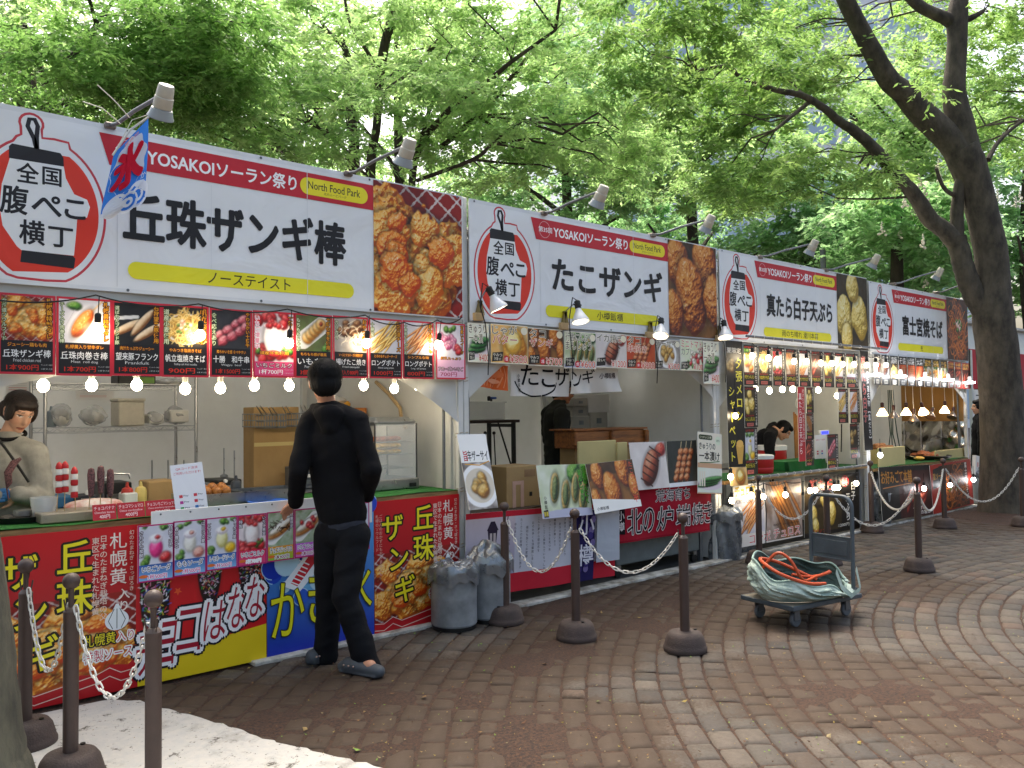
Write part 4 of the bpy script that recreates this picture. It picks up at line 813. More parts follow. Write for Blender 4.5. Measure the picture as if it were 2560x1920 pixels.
def story(s, w, h):
    s.rect(0, 0, w, h, '#d2d0d8'); s.rect(0, h*.93, w, h, '#d02c3c'); s.rect(0, 0, w, h*.23, '#d02c3c'); s.grad(0, h*.23, w*.3, h*.93, '#a8a4bc', '#d8c8cc')
    lx, ly = w*.16, h*.62; s.poly([(lx-.05, ly+.1), (lx+.05, ly+.1), (lx+.035, ly-.03), (lx-.035, ly-.03)], '#3c3040'); s.poly([(lx-.06, ly+.1), (lx+.06, ly+.1), (lx+.02, ly+.17), (lx-.02, ly+.17)], '#3c3040'); s.rect(lx-.03, ly, lx-.006, ly+.08, '#c8b8b4'); s.rect(lx+.006, ly, lx+.03, ly+.08, '#c8b8b4')
    s.line([(lx, ly-.03), (lx+.02, ly-.1), (lx+.11, ly-.11), (lx+.13, ly+.02)], .014, '#3c3040'); s.line([(lx+.13, ly+.03), (lx+.13, h*.24)], .03, '#4c3c48')
    L_ = ['小樽飯櫃屋の由来', '弁財天十五王子のひとり', '財天の食を司る王子', '飯櫃童子が舞いおり', 'ふっところを見つめ', 'にこりと微笑んでいらっしゃる', 'こんな夢から御店名を', 'おそれ多くも頂戴致しました', '縁起も良くてお客様', 'たくさんのお客様に御越し頂き', '今もまた', '小樽に開店　小樽飯櫃']
    for k, t_ in enumerate(L_): s.vtext(t_, w*(.665-.0375*k), h*(.9-.05*(k % 3)), h*.04, '#2c2830', .004, step=h*.0445)
    s.rect(w*.235, h*.28, w*.26, h*.42, '#c8283c'); s.vtext('飯櫃', w*.2475, h*.415, h*.055, '#f4e8e8')
    s.rect(w*.69, h*.0, w*.83, h*.93, '#2c2458')
    rg = random.Random(2); [s.ell(w*rg.uniform(.7, .82), h*rg.uniform(.02, .9), .03, .03, rg.choice(['#4a3c80', '#8474a8', '#3c3070']), 14) for k in range(22)]
    s.vtext('小樽', w*.755, h*.9, h*.3, '#eeeaf2', .02, step=h*.4)
    s.rect(w*.83, h*.23, w, h*.93, '#c4c8d0')
poster('cloth_banner', CLOTH, quad((1161, 1278), (1535, 1262), (1535, 1432), (1162, 1507), -.035), story, 'white and red cloth banner with columns of brush writing and a lamp drawing', 'banner', warp=lambda u, v: .01*np.sin(14*u+2*v)*(1.2-v))
def robata(s, w, h):
    s.rect(0, 0, w, h, '#b01c30'); s.rect(0, 0, w, h*.04, '#981428')
    s.text('荒海育ち', w*.4, h*.72, w*.76, h*.96, '#1c1418', .03, '#efe4e0', .006); s.poly([(w*.03, h*.18), (w*.1, h*.16), (w*.1, h*.66), (w*.02, h*.68)], '#1c1418'); s.vtext('小樽', w*.062, h*.62, h*.2, '#f0e8e4', .01)
    for ch, x0, x1 in (('北', .12, .27), ('の', .28, .39), ('炉', .42, .57), ('端', .6, .75), ('焼', .77, .9), ('き', .91, 1.0)): s.text(ch, w*x0, h*.14+.02*(x0 > .5), w*x1, h*.62, '#1c1418', .045, '#efe4e0', .008)
poster('cloth_banner', CLOTH, quad(z9(1365, 1262), z9(2200, 1215), z9(2205, 1600), z9(1350, 1742), -.06), robata, 'red cloth banner 北の炉端焼き below the squid and skewer posters', 'banner', warp=lambda u, v: .012*np.sin(10*u+3*v)*(1.3-v))
# --- third stall
def strip3(kind, title, side, price, sub='北海道名物', pp=150):
    def d(s, w, h):
        s.rect(0, 0, w, h, '#17130f'); P(s, kind, .006, h*.32, w*.76, h*.9, int(w*3000)+len(title), pp); s.text(sub, w*.06, h*.92, w*.7, h*.97, '#b8342c', .006)
        s.text(title, w*.04, h*.155, w*.76, h*.25, '#d8c828', .012); s.text(sub, w*.08, h*.265, w*.7, h*.31, '#b8342c', .006); s.rect(w*.16, h*.03, w*.66, h*.11, '#c86a60'); s.text(price, w*.22, h*.045, w*.6, h*.095, '#2c1010', .008)
        sz = min(h*.92/len(side)/1.04, w*.17); s.vtext(side, w*.88, h*.965, sz, '#ece4dc', .008)
    return d
g3 = 'black menu strips under the third banner'
N3 = [('ball', '伊勢ザンギレモン', '若鶏ザンギ揚げたて', 'lumps of chicken'), ('noodle', '大皿焼きそば', '大盛たこ焼き十個', 'noodles'), ('milk', 'チュロスドック', '新感覚チュロスソーセージ', 'a pale cup'), ('churros', 'コンポチュロス', '揚げたてロングチュロス', 'long churros'), ('skewfry', 'サクサクえび', '日高産サクラます', 'orange fries'),
      ('sausred', '海老天ぷら', 'エビ天ぷら三本', 'red shrimp'), ('tempura', 'れんこん天ぷら', '行者にんにく', 'pale tempura'), ('fries', 'チーズ天ぷら', 'モッツアレラチーズ', 'cheese sticks'), ('bun', 'えびもち', '揚げたてもちもち', 'fried cakes')]
xs3 = [(545, 717), (717, 880), (880, 1032), (1032, 1186), (1186, 1326), (1326, 1471), (1471, 1596), (1598, 1726), (1726, 1878)]; ty = [98, 115, 130, 145, 160, 170, 182, 190, 200]; by = [568, 572, 576, 580, 584, 588, 592, 596, 600]
for k in range(9): poster('menu_strip', PAPER, box2(z3(xs3[k][0], ty[k]), z3(xs3[k][1]-4, by[k]), -.03-.003*(k % 2)), strip3(N3[k][0], N3[k][1], N3[k][2], '%d円' % (500+100*(k % 4))), 'black menu strip of %s, %s from the left under the third banner' % (N3[k][3], ORD[k]), 'menu strip', g3)
for a, c, kd, tt, sd, lab in (((555, 580), (715, 1050), 'tempura', 'れんこん天ぷら', 'れんこんシャキシャキ食感', 'black strip with pale lotus root tempura, left edge of the third opening'), ((560, 1060), (715, 1595), 'sodalemon', '数の子天ぷら', '石狩特大数の子ロン', 'black strip with yellow herring roe tempura above the churro poster'),
                        ((1268, 592), (1358, 885), 'tempura', '白子天ぷら', '真だら白子', 'small black strip with tempura, topmost beside the red vertical strip'), ((1268, 890), (1360, 1185), 'churros', 'チュロス', 'シナモン', 'small black strip with churros, middle one beside the red vertical strip'), ((1262, 1190), (1360, 1490), 'sausred', 'ソーセージ', '揚げソーセージ', 'small black strip with red sausage, lowest beside the red vertical strip'),
                        ((1635, 605), (1757, 1000), 'fries', 'アスパラ天ぷら', 'チーズアスパラ', 'black strip with white asparagus sticks at the right of the third opening'), ((1770, 605), (1890, 1000), 'skewfry', 'カニ天ぷら', 'かに爪サクサク', 'black strip with an orange crab claw at the right of the third opening'), ((1770, 1010), (1890, 1405), 'dark', '牡蠣天ぷら', '厚岸産カキ天ぷら', 'dark strip with oysters, lowest at the right of the third opening'),
                        ((1510, 1135), (1645, 1530), 'meat', '豚どんこ', '十勝名物【とん】豚たん', 'black strip with pink mochi standing at the third counter')):
    poster('menu_strip', PAPER, box2(z3(*a), z3(*c), -.02), strip3(kd, tt, sd, '700円'), lab, 'menu strip')
def redv(s, w, h): s.rect(0, 0, w, h, '#b8202c'); s.vtext('真たら白子天ぷら', w*.36, h*.92, h*.1, '#f4ece8', .012, sx=.8); s.vtext('揚げたての【真たち天ぷら】', w*.8, h*.97, h*.055, '#f0d4cc')
poster('vertical_banner', PAPER, box2(z3(1168, 585), z3(1265, 1440), -.025), redv, 'narrow red vertical strip 真たら白子天ぷら hanging in the third opening', 'banner')
def melon(s, w, h):
    s.rect(0, 0, w, h, '#15120e'); P(s, 'dark', 0, h*.72, w*.55, h*.88, 3, 120); s.text('夏限定', w*.06, h*.9, w*.9, h*.945, '#d8d4cc', .01); s.vtext('夕張メロン', w*.74, h*.87, w*.4, '#ece048', .016, step=h*.105); s.vtext('シャーベット', w*.28, h*.64, w*.38, '#ece048', .016, step=h*.103, dx=-.002)
    s.poly([(w*.45, h*.17), (w*.92, h*.17), (w*.8, h*.02), (w*.56, h*.02)], '#d8a850'); s.ell(w*.68, h*.18, w*.2, h*.03, '#e8b860')
poster('vertical_banner', VINYL, quad(z3(345, 55), z3(515, 55), z3(590, 1505), z3(372, 1505), -.04), melon, 'tall black banner 夕張メロンシャーベット with yellow letters on the left post of the third stall', 'banner')
def tara(s, w, h): s.rect(0, 0, w, h, '#13100f'); s.vtext('真たら白子', w*.32, h*.95, h*.13, '#b03028', .016, '#e8c8c0', .003, sx=.7); s.vtext('北海道名物【真だち】', w*.78, h*.8, h*.07, '#e8e4e0', .01, sx=.8)
poster('vertical_banner', VINYL, quad(z3(1880, 175), z3(1985, 170), z3(2035, 1320), z3(1950, 1312), -.045), tara, 'tall black banner with red letters 真たら白子 on the post between third and fourth stall', 'banner')
poster('food_poster', PAPER, quad(z10(285, 100), z10(432, 95), z10(455, 255), z10(300, 258), -.1), simple('potato', 9, bg='#e8b890'), 'small orange poster of a glass drink below the melon banner')
def chur(s, w, h):
    s.rect(0, 0, w, h, '#e6ded4'); P(s, 'churros', w*.45, h*.02, w, h, 12, 170); P(s, 'skewfry', 0, h*.2, w*.42, h*.75, 5, 150); s.text('チュロス', w*.02, h*.82, w*.3, h*.97, '#e8cc28', .02, '#4a3410', .005); s.text('PORTO CHURROS', w*.02, h*.7, w*.36, h*.76, '#3c2c1c', .006)
    s.text('コンポ', w*.2, h*.03, w*.5, h*.19, '#c82424', .02, '#f4ece4', .006); s.text('チュロス', w*.55, h*.05, w*.96, h*.2, '#c82424', .02, '#f4ece4', .006); s.text('800円 Long churros', w*.55, h*.24, w*.95, h*.29, '#3c1c0c', .006); s.line([(w*.43, 0), (w*.45, h*.5), (w*.42, h)], .02, '#181410')
poster('food_poster', PAPER, quad(z10(320, 262), z10(905, 190), z10(922, 695), z10(340, 795), -.05), chur, 'white poster of long brown churros with red letters below the third counter')
def black3(s, w, h):
    s.rect(0, 0, w, h, '#14110d'); P(s, 'shirako', 0, h*.06, w*.66, h*.7, 14, 150); s.ell(w*.72, h*.86, w*.075, h*.1, '#c82430'); s.text('揚げ', w*.67, h*.86, w*.77, h*.93, '#f4e4e0'); s.text('たて', w*.67, h*.78, w*.77, h*.85, '#f4e4e0'); s.vtext('白子', w*.88, h*.86, h*.17, '#e8e4dc', .014); s.vtext('天ぷら', w*.78, h*.66, h*.16, '#e8e4dc', .014); s.text('1200円', w*.6, h*.08, w*.8, h*.14, '#d8d0c4')
    s.text('真たら', w*.08, h*.72, w*.5, h*.94, '#b82c24', .02); s.text('プリプリ', w*.15, h*.04, w*.45, h*.1, '#c82828', .01)
poster('food_poster', PAPER, quad(z10(928, 190), z10(1410, 125), z10(1412, 640), z10(945, 690), -.05), black3, 'black poster 白子天ぷら with pale tempura below the third counter')
# --- fourth stall
z5 = zz(2080, 640, 4.608); z6 = zz(2080, 900, 4.608)
x4 = [480, 567, 669, 767, 869, 966, 1061, 1156, 1246, 1336, 1413, 1497, 1592]
for k in range(12):
    f_ = k/11; kd = ['squid', 'squid', 'noodle', 'kushi', 'kushi', 'kushi', 'ball', 'ball', 'ball', 'sausred', 'sausred', 'sausred'][k]; red_ = k > 8
    def d4(s, w, h, kd=kd, red_=red_, k=k):
        s.rect(0, 0, w, h, '#a02c24' if red_ else '#1a1614'); P(s, kd, .004, h*.24, w-.004, h*.72, k, 130); s.text('大盛焼そば'[k % 5]+'焼', w*.1, h*.74, w*.9, h*.97, '#e0b050' if k > 5 else '#e8e4dc', .02); s.rrect(w*.3, h*.04, w*.75, h*.18, '#d8d4c8', .008); s.text('800', w*.36, h*.07, w*.69, h*.14, '#2c241c')
    poster('menu_strip', PAPER, box2((2080+x4[k]/4.608, 885+22*f_), (2080+(x4[k+1]-4)/4.608, 962+10*f_), -.03-.003*(k % 2)), d4, '%s menu strip, %s from the left under the farthest banner' % ('red' if red_ else 'dark', ORD[k]), 'menu strip', 'menu strips under the farthest banner')
def front4a(s, w, h): s.rect(0, 0, w, h, '#181412'); P(s, 'sausred', w*.35, 0, w, h*.9, 3, 130); s.text('お好みごて本舗', w*.03, h*.68, w*.62, h*.92, '#c88428', .02); s.line([(w*.05, h*.6), (w*.6, h*.66)], .012, '#c87828'); s.text('仕上げは', w*.6, h*.12, w*.85, h*.2, '#f0e4d8', .01); s.text('この旨さ', w*.68, h*.03, w*.95, h*.11, '#f0e4d8', .01)
def front4b(s, w, h): s.rect(0, 0, w, h, '#a83022'); P(s, 'yakisoba', w*.2, h*.02, w*.9, h*.95, 4, 130); s.poly([(w*.04, h*.5), (w*.3, h*.55), (w*.32, h*.96), (w*.06, h*.9)], '#181412'); s.text('旨ソース', w*.06, h*.68, w*.3, h*.82, '#d89830', .02); s.vtext('富士宮焼そば', w*.86, h*.95, h*.13, '#f0e4d8', .014, '#2c1008', .004)
poster('food_poster', VINYL, quad((2197, 1170), (2320, 1160), (2335, 1286), (2206, 1302), -.05), front4a, 'black and red grill poster, left one below the farthest counter')
poster('food_poster', VINYL, quad((2322, 1164), (2428, 1146), (2432, 1261), (2336, 1285), -.055), front4b, 'orange fried noodle poster, right one below the farthest counter')
# hanging cloths of the second stall
def cloth(name, q, draw, label, base, amp, ph):
    w_, h_, rot, loc, ln = q; s = Sheet(w_, h_, base, .002); s.DZ = .0012; s.F = s.F[:0]; s.V = []; s.C = []; s.n = 0
    s.pic(0, 0, w_, h_, np.ones((30, 60, 3))*srgb(base)); draw(s, w_, h_)
    return tag(s.build(name, CLOTH, loc=loc, rot=rot, warp=lambda u, v: amp*(1.15-v)*np.sin(ph*u+2*v)+amp*.5*(1-v)*np.sin(ph*2.3*u)), label, 'cloth curtain')
def nor1(s, w, h): s.line([(w*(.12+.6*math.cos(t)*.62+.3), h*(.55+.55*math.sin(t))) for t in np.linspace(3.3, 6.1, 24)], .014, '#1c1c20'); s.text('た', w*.18, h*.35, w*.46, h*.98, '#1c1c20', .014); s.text('こ', w*.5, h*.3, w*.74, h*.85, '#1c1c20', .014); s.text('ザ', w*.76, h*.35, w*.99, h*.92, '#1c1c20', .014); s.vtext('小樽名物', w*.12, h*.7, h*.14, '#1c1c20', .012)
cloth('noren_curtain', quad(z9(462, 170), z9(975, 190), z9(975, 455), z9(472, 450), .1), nor1, 'white cloth curtain with brush letters たこザ hanging under the second menu row', '#e6e2dc', .018, 12)
def nor2(s, w, h): s.text('ン', w*.02, h*.3, w*.25, h*.9, '#1c1c20', .014); s.text('ギ', w*.27, h*.4, w*.5, h*.95, '#1c1c20', .014); s.text('小樽飯櫃', w*.58, h*.55, w*.92, h*.8, '#4a3c3c', .01)
cloth('noren_curtain', quad(z9(978, 205), z9(1405, 215), z9(1442, 400), z9(1020, 440), .08), nor2, 'white cloth curtain end with letters ンギ blown outwards under the second menu row', '#e6e2dc', .035, 9)
def salm(s, w, h): [s.line([(w*(.1+.14*k), h*.95), (w*(.2+.14*k), h*.5), (w*(.12+.14*k), h*.08)], .01, '#f0a070') for k in range(6)]; s.ell(w*.55, h*.6, w*.25, h*.15, '#e8804c'); s.ell(w*.5, h*.3, w*.2, h*.1, '#f0a880')
cloth('salmon_cloth', quad(z9(178, 168), z9(462, 172), z9(448, 425), z9(250, 350), .06), salm, 'orange salmon coloured cloth hanging left of the white curtain', '#dd6a34', .02, 8)
def n3(p, sc, seed): return (vnoise(p[:, 0]+.37*p[:, 2], p[:, 1]-.21*p[:, 2], sc, seed, 2)+vnoise(p[:, 2]+.31*p[:, 0], p[:, 1]*.7+.5*p[:, 0], sc, seed+50, 2))/2
def emis(name, col, st):
    m = bpy.data.materials.new(name); m.use_nodes = True; n = m.node_tree.nodes; n.remove(n['Principled BSDF']); e = n.new('ShaderNodeEmission'); e.inputs[0].default_value = (*col, 1); e.inputs[1].default_value = st
    m.node_tree.links.new(e.outputs[0], n['Material Output'].inputs[0]); return m
EW = emis('warm_glow', (1, .82, .55), 17); EB = emis('bulb_glow', (1, .84, .6), 24); EC = emis('white_glow', (.95, .95, .98), 12); EH = emis('heat_glow', (1, .66, .32), 9)
# ---------------------------------------------------------------- things inside the stalls
def atX(x, y, X): d = _ray(x, y); return Vector(CAMP+d*(X-CAMP[0])/d[0])
CARD = mat('cardboard', '#a98a5c', .85, var=.1, scale=3, bump=.08, bscale=60, col2='#9a7c50'); CARDY = mat('cardboard_pale', '#c8b67c', .8, var=.06, scale=3); FOAM = mat('foam_box', '#d4cdbd', .85, var=.06, scale=30, bump=.2, bscale=200)
CLEAR = mat('clear_plastic', '#e4e8ea', .15, var=.05, alpha=.38); BAGW = mat('poly_bag', '#dcdcdc', .25, var=.12, scale=8, bump=.5, bscale=30, alpha=.5); WOOD = mat('wood_orange', '#a4642c', .5, var=.25, scale=4, stretch=(1, 8, 8), col2='#6c3c18', bump=.1)
GLASS = mat('glass', '#f0f4f4', .05, var=.02, alpha=.22); RED = mat('red_plastic', '#c01a1c', .4, var=.08); WHITE = mat('white_plastic', '#e2e0da', .45, var=.05); DARKW = mat('dark_wood', '#3a2a20', .5, var=.2, stretch=(1, 8, 8))
def lumpy(b, c, r, m, seed=0, a=.12, n=16):
    i0 = len(b.v); b.ball(c, r, m, n); rg = np.random.default_rng(seed); ph = rg.uniform(0, 6, 6); C_ = Vector(c)
    A = np.array(b.v[i0:]); f_ = 9 if n > 18 else 20; q = 1-np.abs(2*n3(A+ph[:3], f_, seed)-1)*2.2*a*2+(n3(A, f_*2.5, seed+3)-.5)*a*2
    A = np.array(C_)+(A-np.array(C_))*q[:, None]
    for i in range(len(A)): b.v[i0+i] = tuple(A[i])
def one(b, name, label, cat, group=None, loc=None): return tag(b.build(name, loc=loc), label, cat, group)
# wire shelf rack of the first stall
YS = 1.75
def rack():
    t = thing('wire_shelf', 'chromed wire shelf rack standing behind the woman in the first stall', 'shelf')
    xs = [at(112, 1150, YS).x, at(490, 1150, YS).x]; zs = [at(300, y, YS).z for y in (960, 1068)]
    y0, y1 = YS, YS+.46
    for x in xs:
        for y in (y0, y1): b = MB(); b.tube([(x, y, .02), (x, y, zs[0]+.45)], .0125, STEEL, 10); [b.tube([(x, y, z), (x, y, z+.004)], .0135, STEEL, 10) for z in np.arange(.1, zs[0]+.4, .06)]; b.build('upright', t)
    for z in (zs[1], zs[0], .55):
        b = MB()
        for y in (y0, y1):
            for dz in (0, -.035): b.tube([(xs[0], y, z+dz), (xs[1], y, z+dz)], .0035, STEEL, 6)
            n = 26; b.tube([(xs[0]+(xs[1]-xs[0])*k/n, y, z-(.035 if k % 2 else 0)) for k in range(n+1)], .0022, STEEL, 5)
        for x in np.linspace(xs[0], xs[1], 42): b.tube([(x, y0, z+.002), (x, y1, z+.002)], .0018, STEEL, 4)
        b.build('shelf', t)
    return xs, zs
RX, RZ = rack()
def on(px0, py0, px1, py1, Y): a, c = at(px0, py0, Y), at(px1, py1, Y); return a.x, c.x, c.z, a.z
y = YS+.2; z = RZ[1]+.006
def boxy(name, px, Y, dep_, m, label, cat, bev=.008, group=None, zfix=None):
    x0, x1, z0, z1 = on(*px, Y); 
    if zfix is not None: z1 = zfix+(z1-z0); z0 = zfix
    b = MB(); b.box(((x0+x1)/2, Y+dep_/2, (z0+z1)/2), (x1-x0, dep_, z1-z0), m, bev=bev); return b, (x0, x1, z0, z1)
b, e = boxy('foam_box', (297, 1000, 362, 1060), y, .22, FOAM, '', '', zfix=z); b.box(((e[0]+e[1])/2, y+.11, e[3]+.014), (e[1]-e[0]+.012, .232, .026), FOAM, bev=.008); one(b, 'foam_box', 'cream polystyrene box on the wire shelf between the plastic bags', 'box')
for k, (px, lab) in enumerate((((125, 1000, 190, 1060), 'crumpled clear plastic bag on the shelf beside the left upright'), ((205, 1005, 275, 1060), 'tall clear plastic bag of cups left of the foam box'), ((365, 1025, 417, 1060), 'clear bag of white trays right of the foam box'), ((418, 1012, 482, 1060), 'clear bag of white trays at the right end of the shelf'), ((395, 945, 470, 966), 'plastic bag lying on the top shelf'))):
    x0, x1, z0, z1 = on(*px, y); b = MB(); r_ = ((x1-x0)/2, .14, (z1-z0)/2); zz0 = z if k < 4 else RZ[0]
    lumpy(b, ((x0+x1)/2, y+.08, zz0+r_[2]), r_, BAGW, k, .22, 44)
    if k in (2, 3): b.box(((x0+x1)/2, y+.08, zz0+r_[2]*.9), (r_[0]*1.4, .18, r_[2]*1.3), WHITE, bev=.01)
    else: b.ball(((x0+x1)/2, y+.08, zz0+r_[2]*.8), (r_[0]*.7, .1, r_[2]*.7), WHITE)
    one(b, 'plastic_bag', lab, 'bag', 'plastic bags on the wire shelf')
b, e = boxy('', (295, 968, 390, 1000), y, .1, BLACK, '', ''); b.v = [tuple(p) for p in b.v]; b2 = MB(); b2.box(((e[0]+e[1])/2, y+.1, RZ[0]+.05), (e[1]-e[0], .2, .1), BLACK, bev=.01); b2.box(((e[0]+e[1])/2+.05, y-.002, RZ[0]+.04), (.16, .004, .05), mat('green_label', '#6c9440', .5)); one(b2, 'black_crate', 'black crate with a green label on the top wire shelf', 'crate')
# paper notes on the tent wall
for px, lab in (((15, 945, 80, 988), 'white note with red lines on the tent wall above the woman'), ((190, 975, 285, 1000), 'white note on the tent wall behind the shelf')):
    x0, x1, z0, z1 = on(*px, 2.52); s = Sheet(x1-x0, z1-z0, '#d8d6d2', .002); [s.rect((x1-x0)*.1, (z1-z0)*(.3+.12*k), (x1-x0)*.8, (z1-z0)*(.33+.12*k), '#c06058' if k < 2 else '#b8b8bc') for k in range(4)]; tag(s.build('paper_note', PAPER, loc=(x0, 2.52, z0)), lab, 'notice')
# big cardboard, fryer baskets, kettle corner
b, e = boxy('', (634, 1018, 748, 1215), 1.35, .2, CARD, '', '', bev=.004); s_ = (e[1]-e[0]); b.box(((e[0]+e[1])/2, 1.349, e[3]-.3), (s_*.98, .003, .03), CARDY); o = one(b, 'cardboard_box', 'large brown cardboard box standing behind the fryer baskets', 'box')
for k, px in enumerate(((640, 1030), (668, 1033), (702, 1030), (745, 1028))):
    p = at(px[0]+20, px[1]+5, 1.2); b = MB(); n = 10
    for dz in (0, .05, .1): b.tube([(p.x-.09, 1.2, p.z-dz), (p.x+.09, 1.2, p.z-dz), (p.x+.09, 1.4, p.z-dz), (p.x-.09, 1.4, p.z-dz)], .004, DSTEEL, 5, closed=True)
    for q in np.linspace(-.09, .09, 9): b.tube([(p.x+q, 1.2, p.z), (p.x+q, 1.2, p.z-.1), (p.x+q, 1.4, p.z-.1), (p.x+q, 1.4, p.z)], .0025, DSTEEL, 4)
    b.tube([(p.x-.02, 1.2, p.z), (p.x-.16, .98, p.z+.06)], .004, STEEL, 6); b.tube([(p.x+.02, 1.2, p.z), (p.x-.13, .98, p.z+.062)], .004, STEEL, 6)
    one(b, 'fryer_basket', '%s wire fryer basket from the left with its handle up' % ORD[k], 'basket', 'fryer baskets hung before the cardboard box')
b, e = boxy('', (830, 1020, 918, 1050), 1.3, .35, mat('orange_box', '#c07838', .7, var=.1), '', ''); b.box((e[0]+.12, 1.45, e[3]+.03), (.2, .2, .06), mat('yellow_packet', '#e0a428', .5, var=.15), bev=.02); b.ball((e[0]+.08, 1.42, e[3]+.06), (.12, .1, .05), BAGW); one(b, 'orange_carton', 'orange carton with yellow packets right of the man in black', 'box')
# glass showcase
def showcase():
    Y = .32; x0, x1, z0, z1 = on(935, 1050, 1040, 1238, Y); z0 = .962; t = thing('food_showcase', 'glass food warmer with steel top and trays at the right end of the first counter', 'showcase')
    xc = (x0+x1)/2; w_ = x1-x0; b = MB(); b.box((xc, Y+.2, z1-.02), (w_, .44, .05), STEEL, bev=.02); b.box((xc, Y+.2, z1-.005), (w_*.9, .36, .05), STEEL, bev=.02); b.build('lid', t)
    b = MB(); b.box((xc, Y+.2, z0+.04), (w_+.03, .46, .08), STEEL, bev=.008); b.box((x1-.05, Y-.033, z0+.03), (.06, .004, .03), BLACK); b.build('base', t)
    b = MB(); b.box((xc, Y-.012, (z0+z1)/2+.02), (w_, .005, z1-z0-.1), GLASS); b.box((x1, Y+.2, (z0+z1)/2+.02), (.005, .42, z1-z0-.1), GLASS); b.build('pane', t)
    b = MB(); [b.tube([(x, yy, z0+.07), (x, yy, z1-.03)], .007, BLACK, 6) for x in (x0, x1) for yy in (Y-.01, Y+.4)]; b.build('corner_bar', t)
    for k, f_ in enumerate((.3, .5, .68)):
        b = MB(); zz_ = z0+(z1-z0)*f_; [b.tube([(x0+.01, Y+q, zz_), (x1-.01, Y+q, zz_)], .003, STEEL, 5) for q in (.02, .1, .2, .3, .38)]; o = b.build('rack_shelf', t)
    for k, (f_, m_) in enumerate(((.5, '#d8b040'), (.68, '#b4562c'), (.58, '#d8b040'))):
        b = MB(); [b.ball((x0+.08+.045*j, Y+.12, z0+(z1-z0)*f_+.022), (.03, .08, .022), mat('food_%d' % k, m_, .5, var=.2, scale=20), 10) for j in range(int((w_-.12)/.045))]; tag(b.build('fried_food_row', loc=(0, 0, 0)), ('row of yellow fried sticks, lower shelf of the glass warmer', 'row of red brown sausages on the upper shelf of the glass warmer', 'row of yellow fried sticks, middle of the glass warmer')[k], 'food', 'food in the glass warmer')
showcase()
# counter goods, first stall
def trayballs():
    p = at(510, 1235, .3); t = thing('fried_ball_tray', 'steel tray of golden fried balls on the first counter behind the code card', 'tray', (p.x, .28, .965))
    b = MB(); b.box((0, 0, .03), (.34, .2, .06), STEEL, bev=.01); b.box((0, 0, .062), (.35, .21, .004), STEEL); b.build('pan', t)
    for k in range(10): b = MB(); lumpy(b, (-.13+.062*(k % 5), -.04+.07*(k//5), .09+.02*(k//5)), .034, mat('fried_ball', '#bd7a30', .5, var=.3, scale=30, col2='#7c4214'), k, .04, 14); b.build('fried_ball', t)
trayballs()
def pan(px, w_, lab, Y=.12, m=None):
    p = at(*px, Y); b = MB(); L_ = w_; m = m or STEEL
    for sx, sy, dx, dy in ((0, -.14, L_, .004), (0, .14, L_, .004), (-L_/2, 0, .004, .28), (L_/2, 0, .004, .28)): b.box((p.x+sx, Y+.16+sy, 1.005), (dx, dy, .085), m)
    b.box((p.x, Y+.16, .966), (L_, .28, .005), m); b.box((p.x, Y+.015, 1.047), (L_+.02, .016, .006), m); one(b, 'steel_pan', lab, 'tray', 'steel pans on the first counter')
pan((545, 1265), .36, 'shallow steel pan on the green mat, left of the blue plate'); pan((690, 1250), .4, 'shallow steel pan on the green mat beside the hand of the man')
p = at(683, 1262, .02); b = MB(); b.lathe([(.05, .002), (.1, .012), (.13, .026), (.127, .03), (.09, .016), (0, .01)], (p.x-.02, .05, .962), mat('blue_plate', '#2c64c0', .35, var=.05), 28); one(b, 'blue_plate', 'blue plastic plate on the counter beside the hand of the man in black', 'plate')
# card stand (its code left out)
p = at(478, 1243, .02); q = at(447, 1198, .02); s = Sheet(.19, .28, '#e6e8ee', .003); s.text('QRコード決済', .03, .245, .16, .262, '#c83c4c', .006); s.text('ご利用いただけます!', .015, .22, .175, .236, '#c83c4c', .004)
for k, c in enumerate(('#c8303c', '#c8303c', '#b83a90', '#c8283c', '#2c9c50', '#3c78b8')): s.rect(.03+.085*(k % 2), .085-.035*(k//2), .05+.085*(k % 2), .102-.035*(k//2), c); s.text('Pay', .055+.085*(k % 2), .088-.035*(k//2), .085+.085*(k % 2), .1-.035*(k//2), '#707480')
tag(s.build('payment_card', PAPER, loc=(at(442, 1255, -.04).x, .02, .968), lean=.05, rot=rad(4)), 'white payment card stand with a red heading on the green counter mat', 'card stand')
def tags():
    for k, (t1, t2, t3, px) in enumerate((('チョコバナナ', 'Chocolate banana', '400円', (230, 1303, 289, 1280)), ('チョコマシュマロ', 'Choco marshmallow', '400円', (292, 1297, 360, 1278)), ('チョコいちごマシュマロ', 'Choco strawberry marshmallow', '700円', (362, 1291, 444, 1264)))):
        a, c = at(px[0], px[1], -.0), at(px[2], px[1], -.0); w_ = c.x-a.x; s = Sheet(w_, .085, '#bc1e28', .003); s.text(t1, w_*.06, .055, w_*.94, .075, '#f0d8d4', .008); s.text(t2, w_*.08, .036, w_*.92, .048, '#f0d8d4', 0); s.text(t3, w_*.28, .008, w_*.72, .03, '#f4e0dc', .01)
        tag(s.build('price_tag', PAPER, loc=(a.x, -.002, .968), lean=.02), ('red price tag reading チョコバナナ, left of three', 'red price tag reading チョコマシュマロ, middle of three', 'red price tag reading チョコいちごマシュマロ, right of three')[k], 'price tag', 'red price tags on the first counter')
tags()
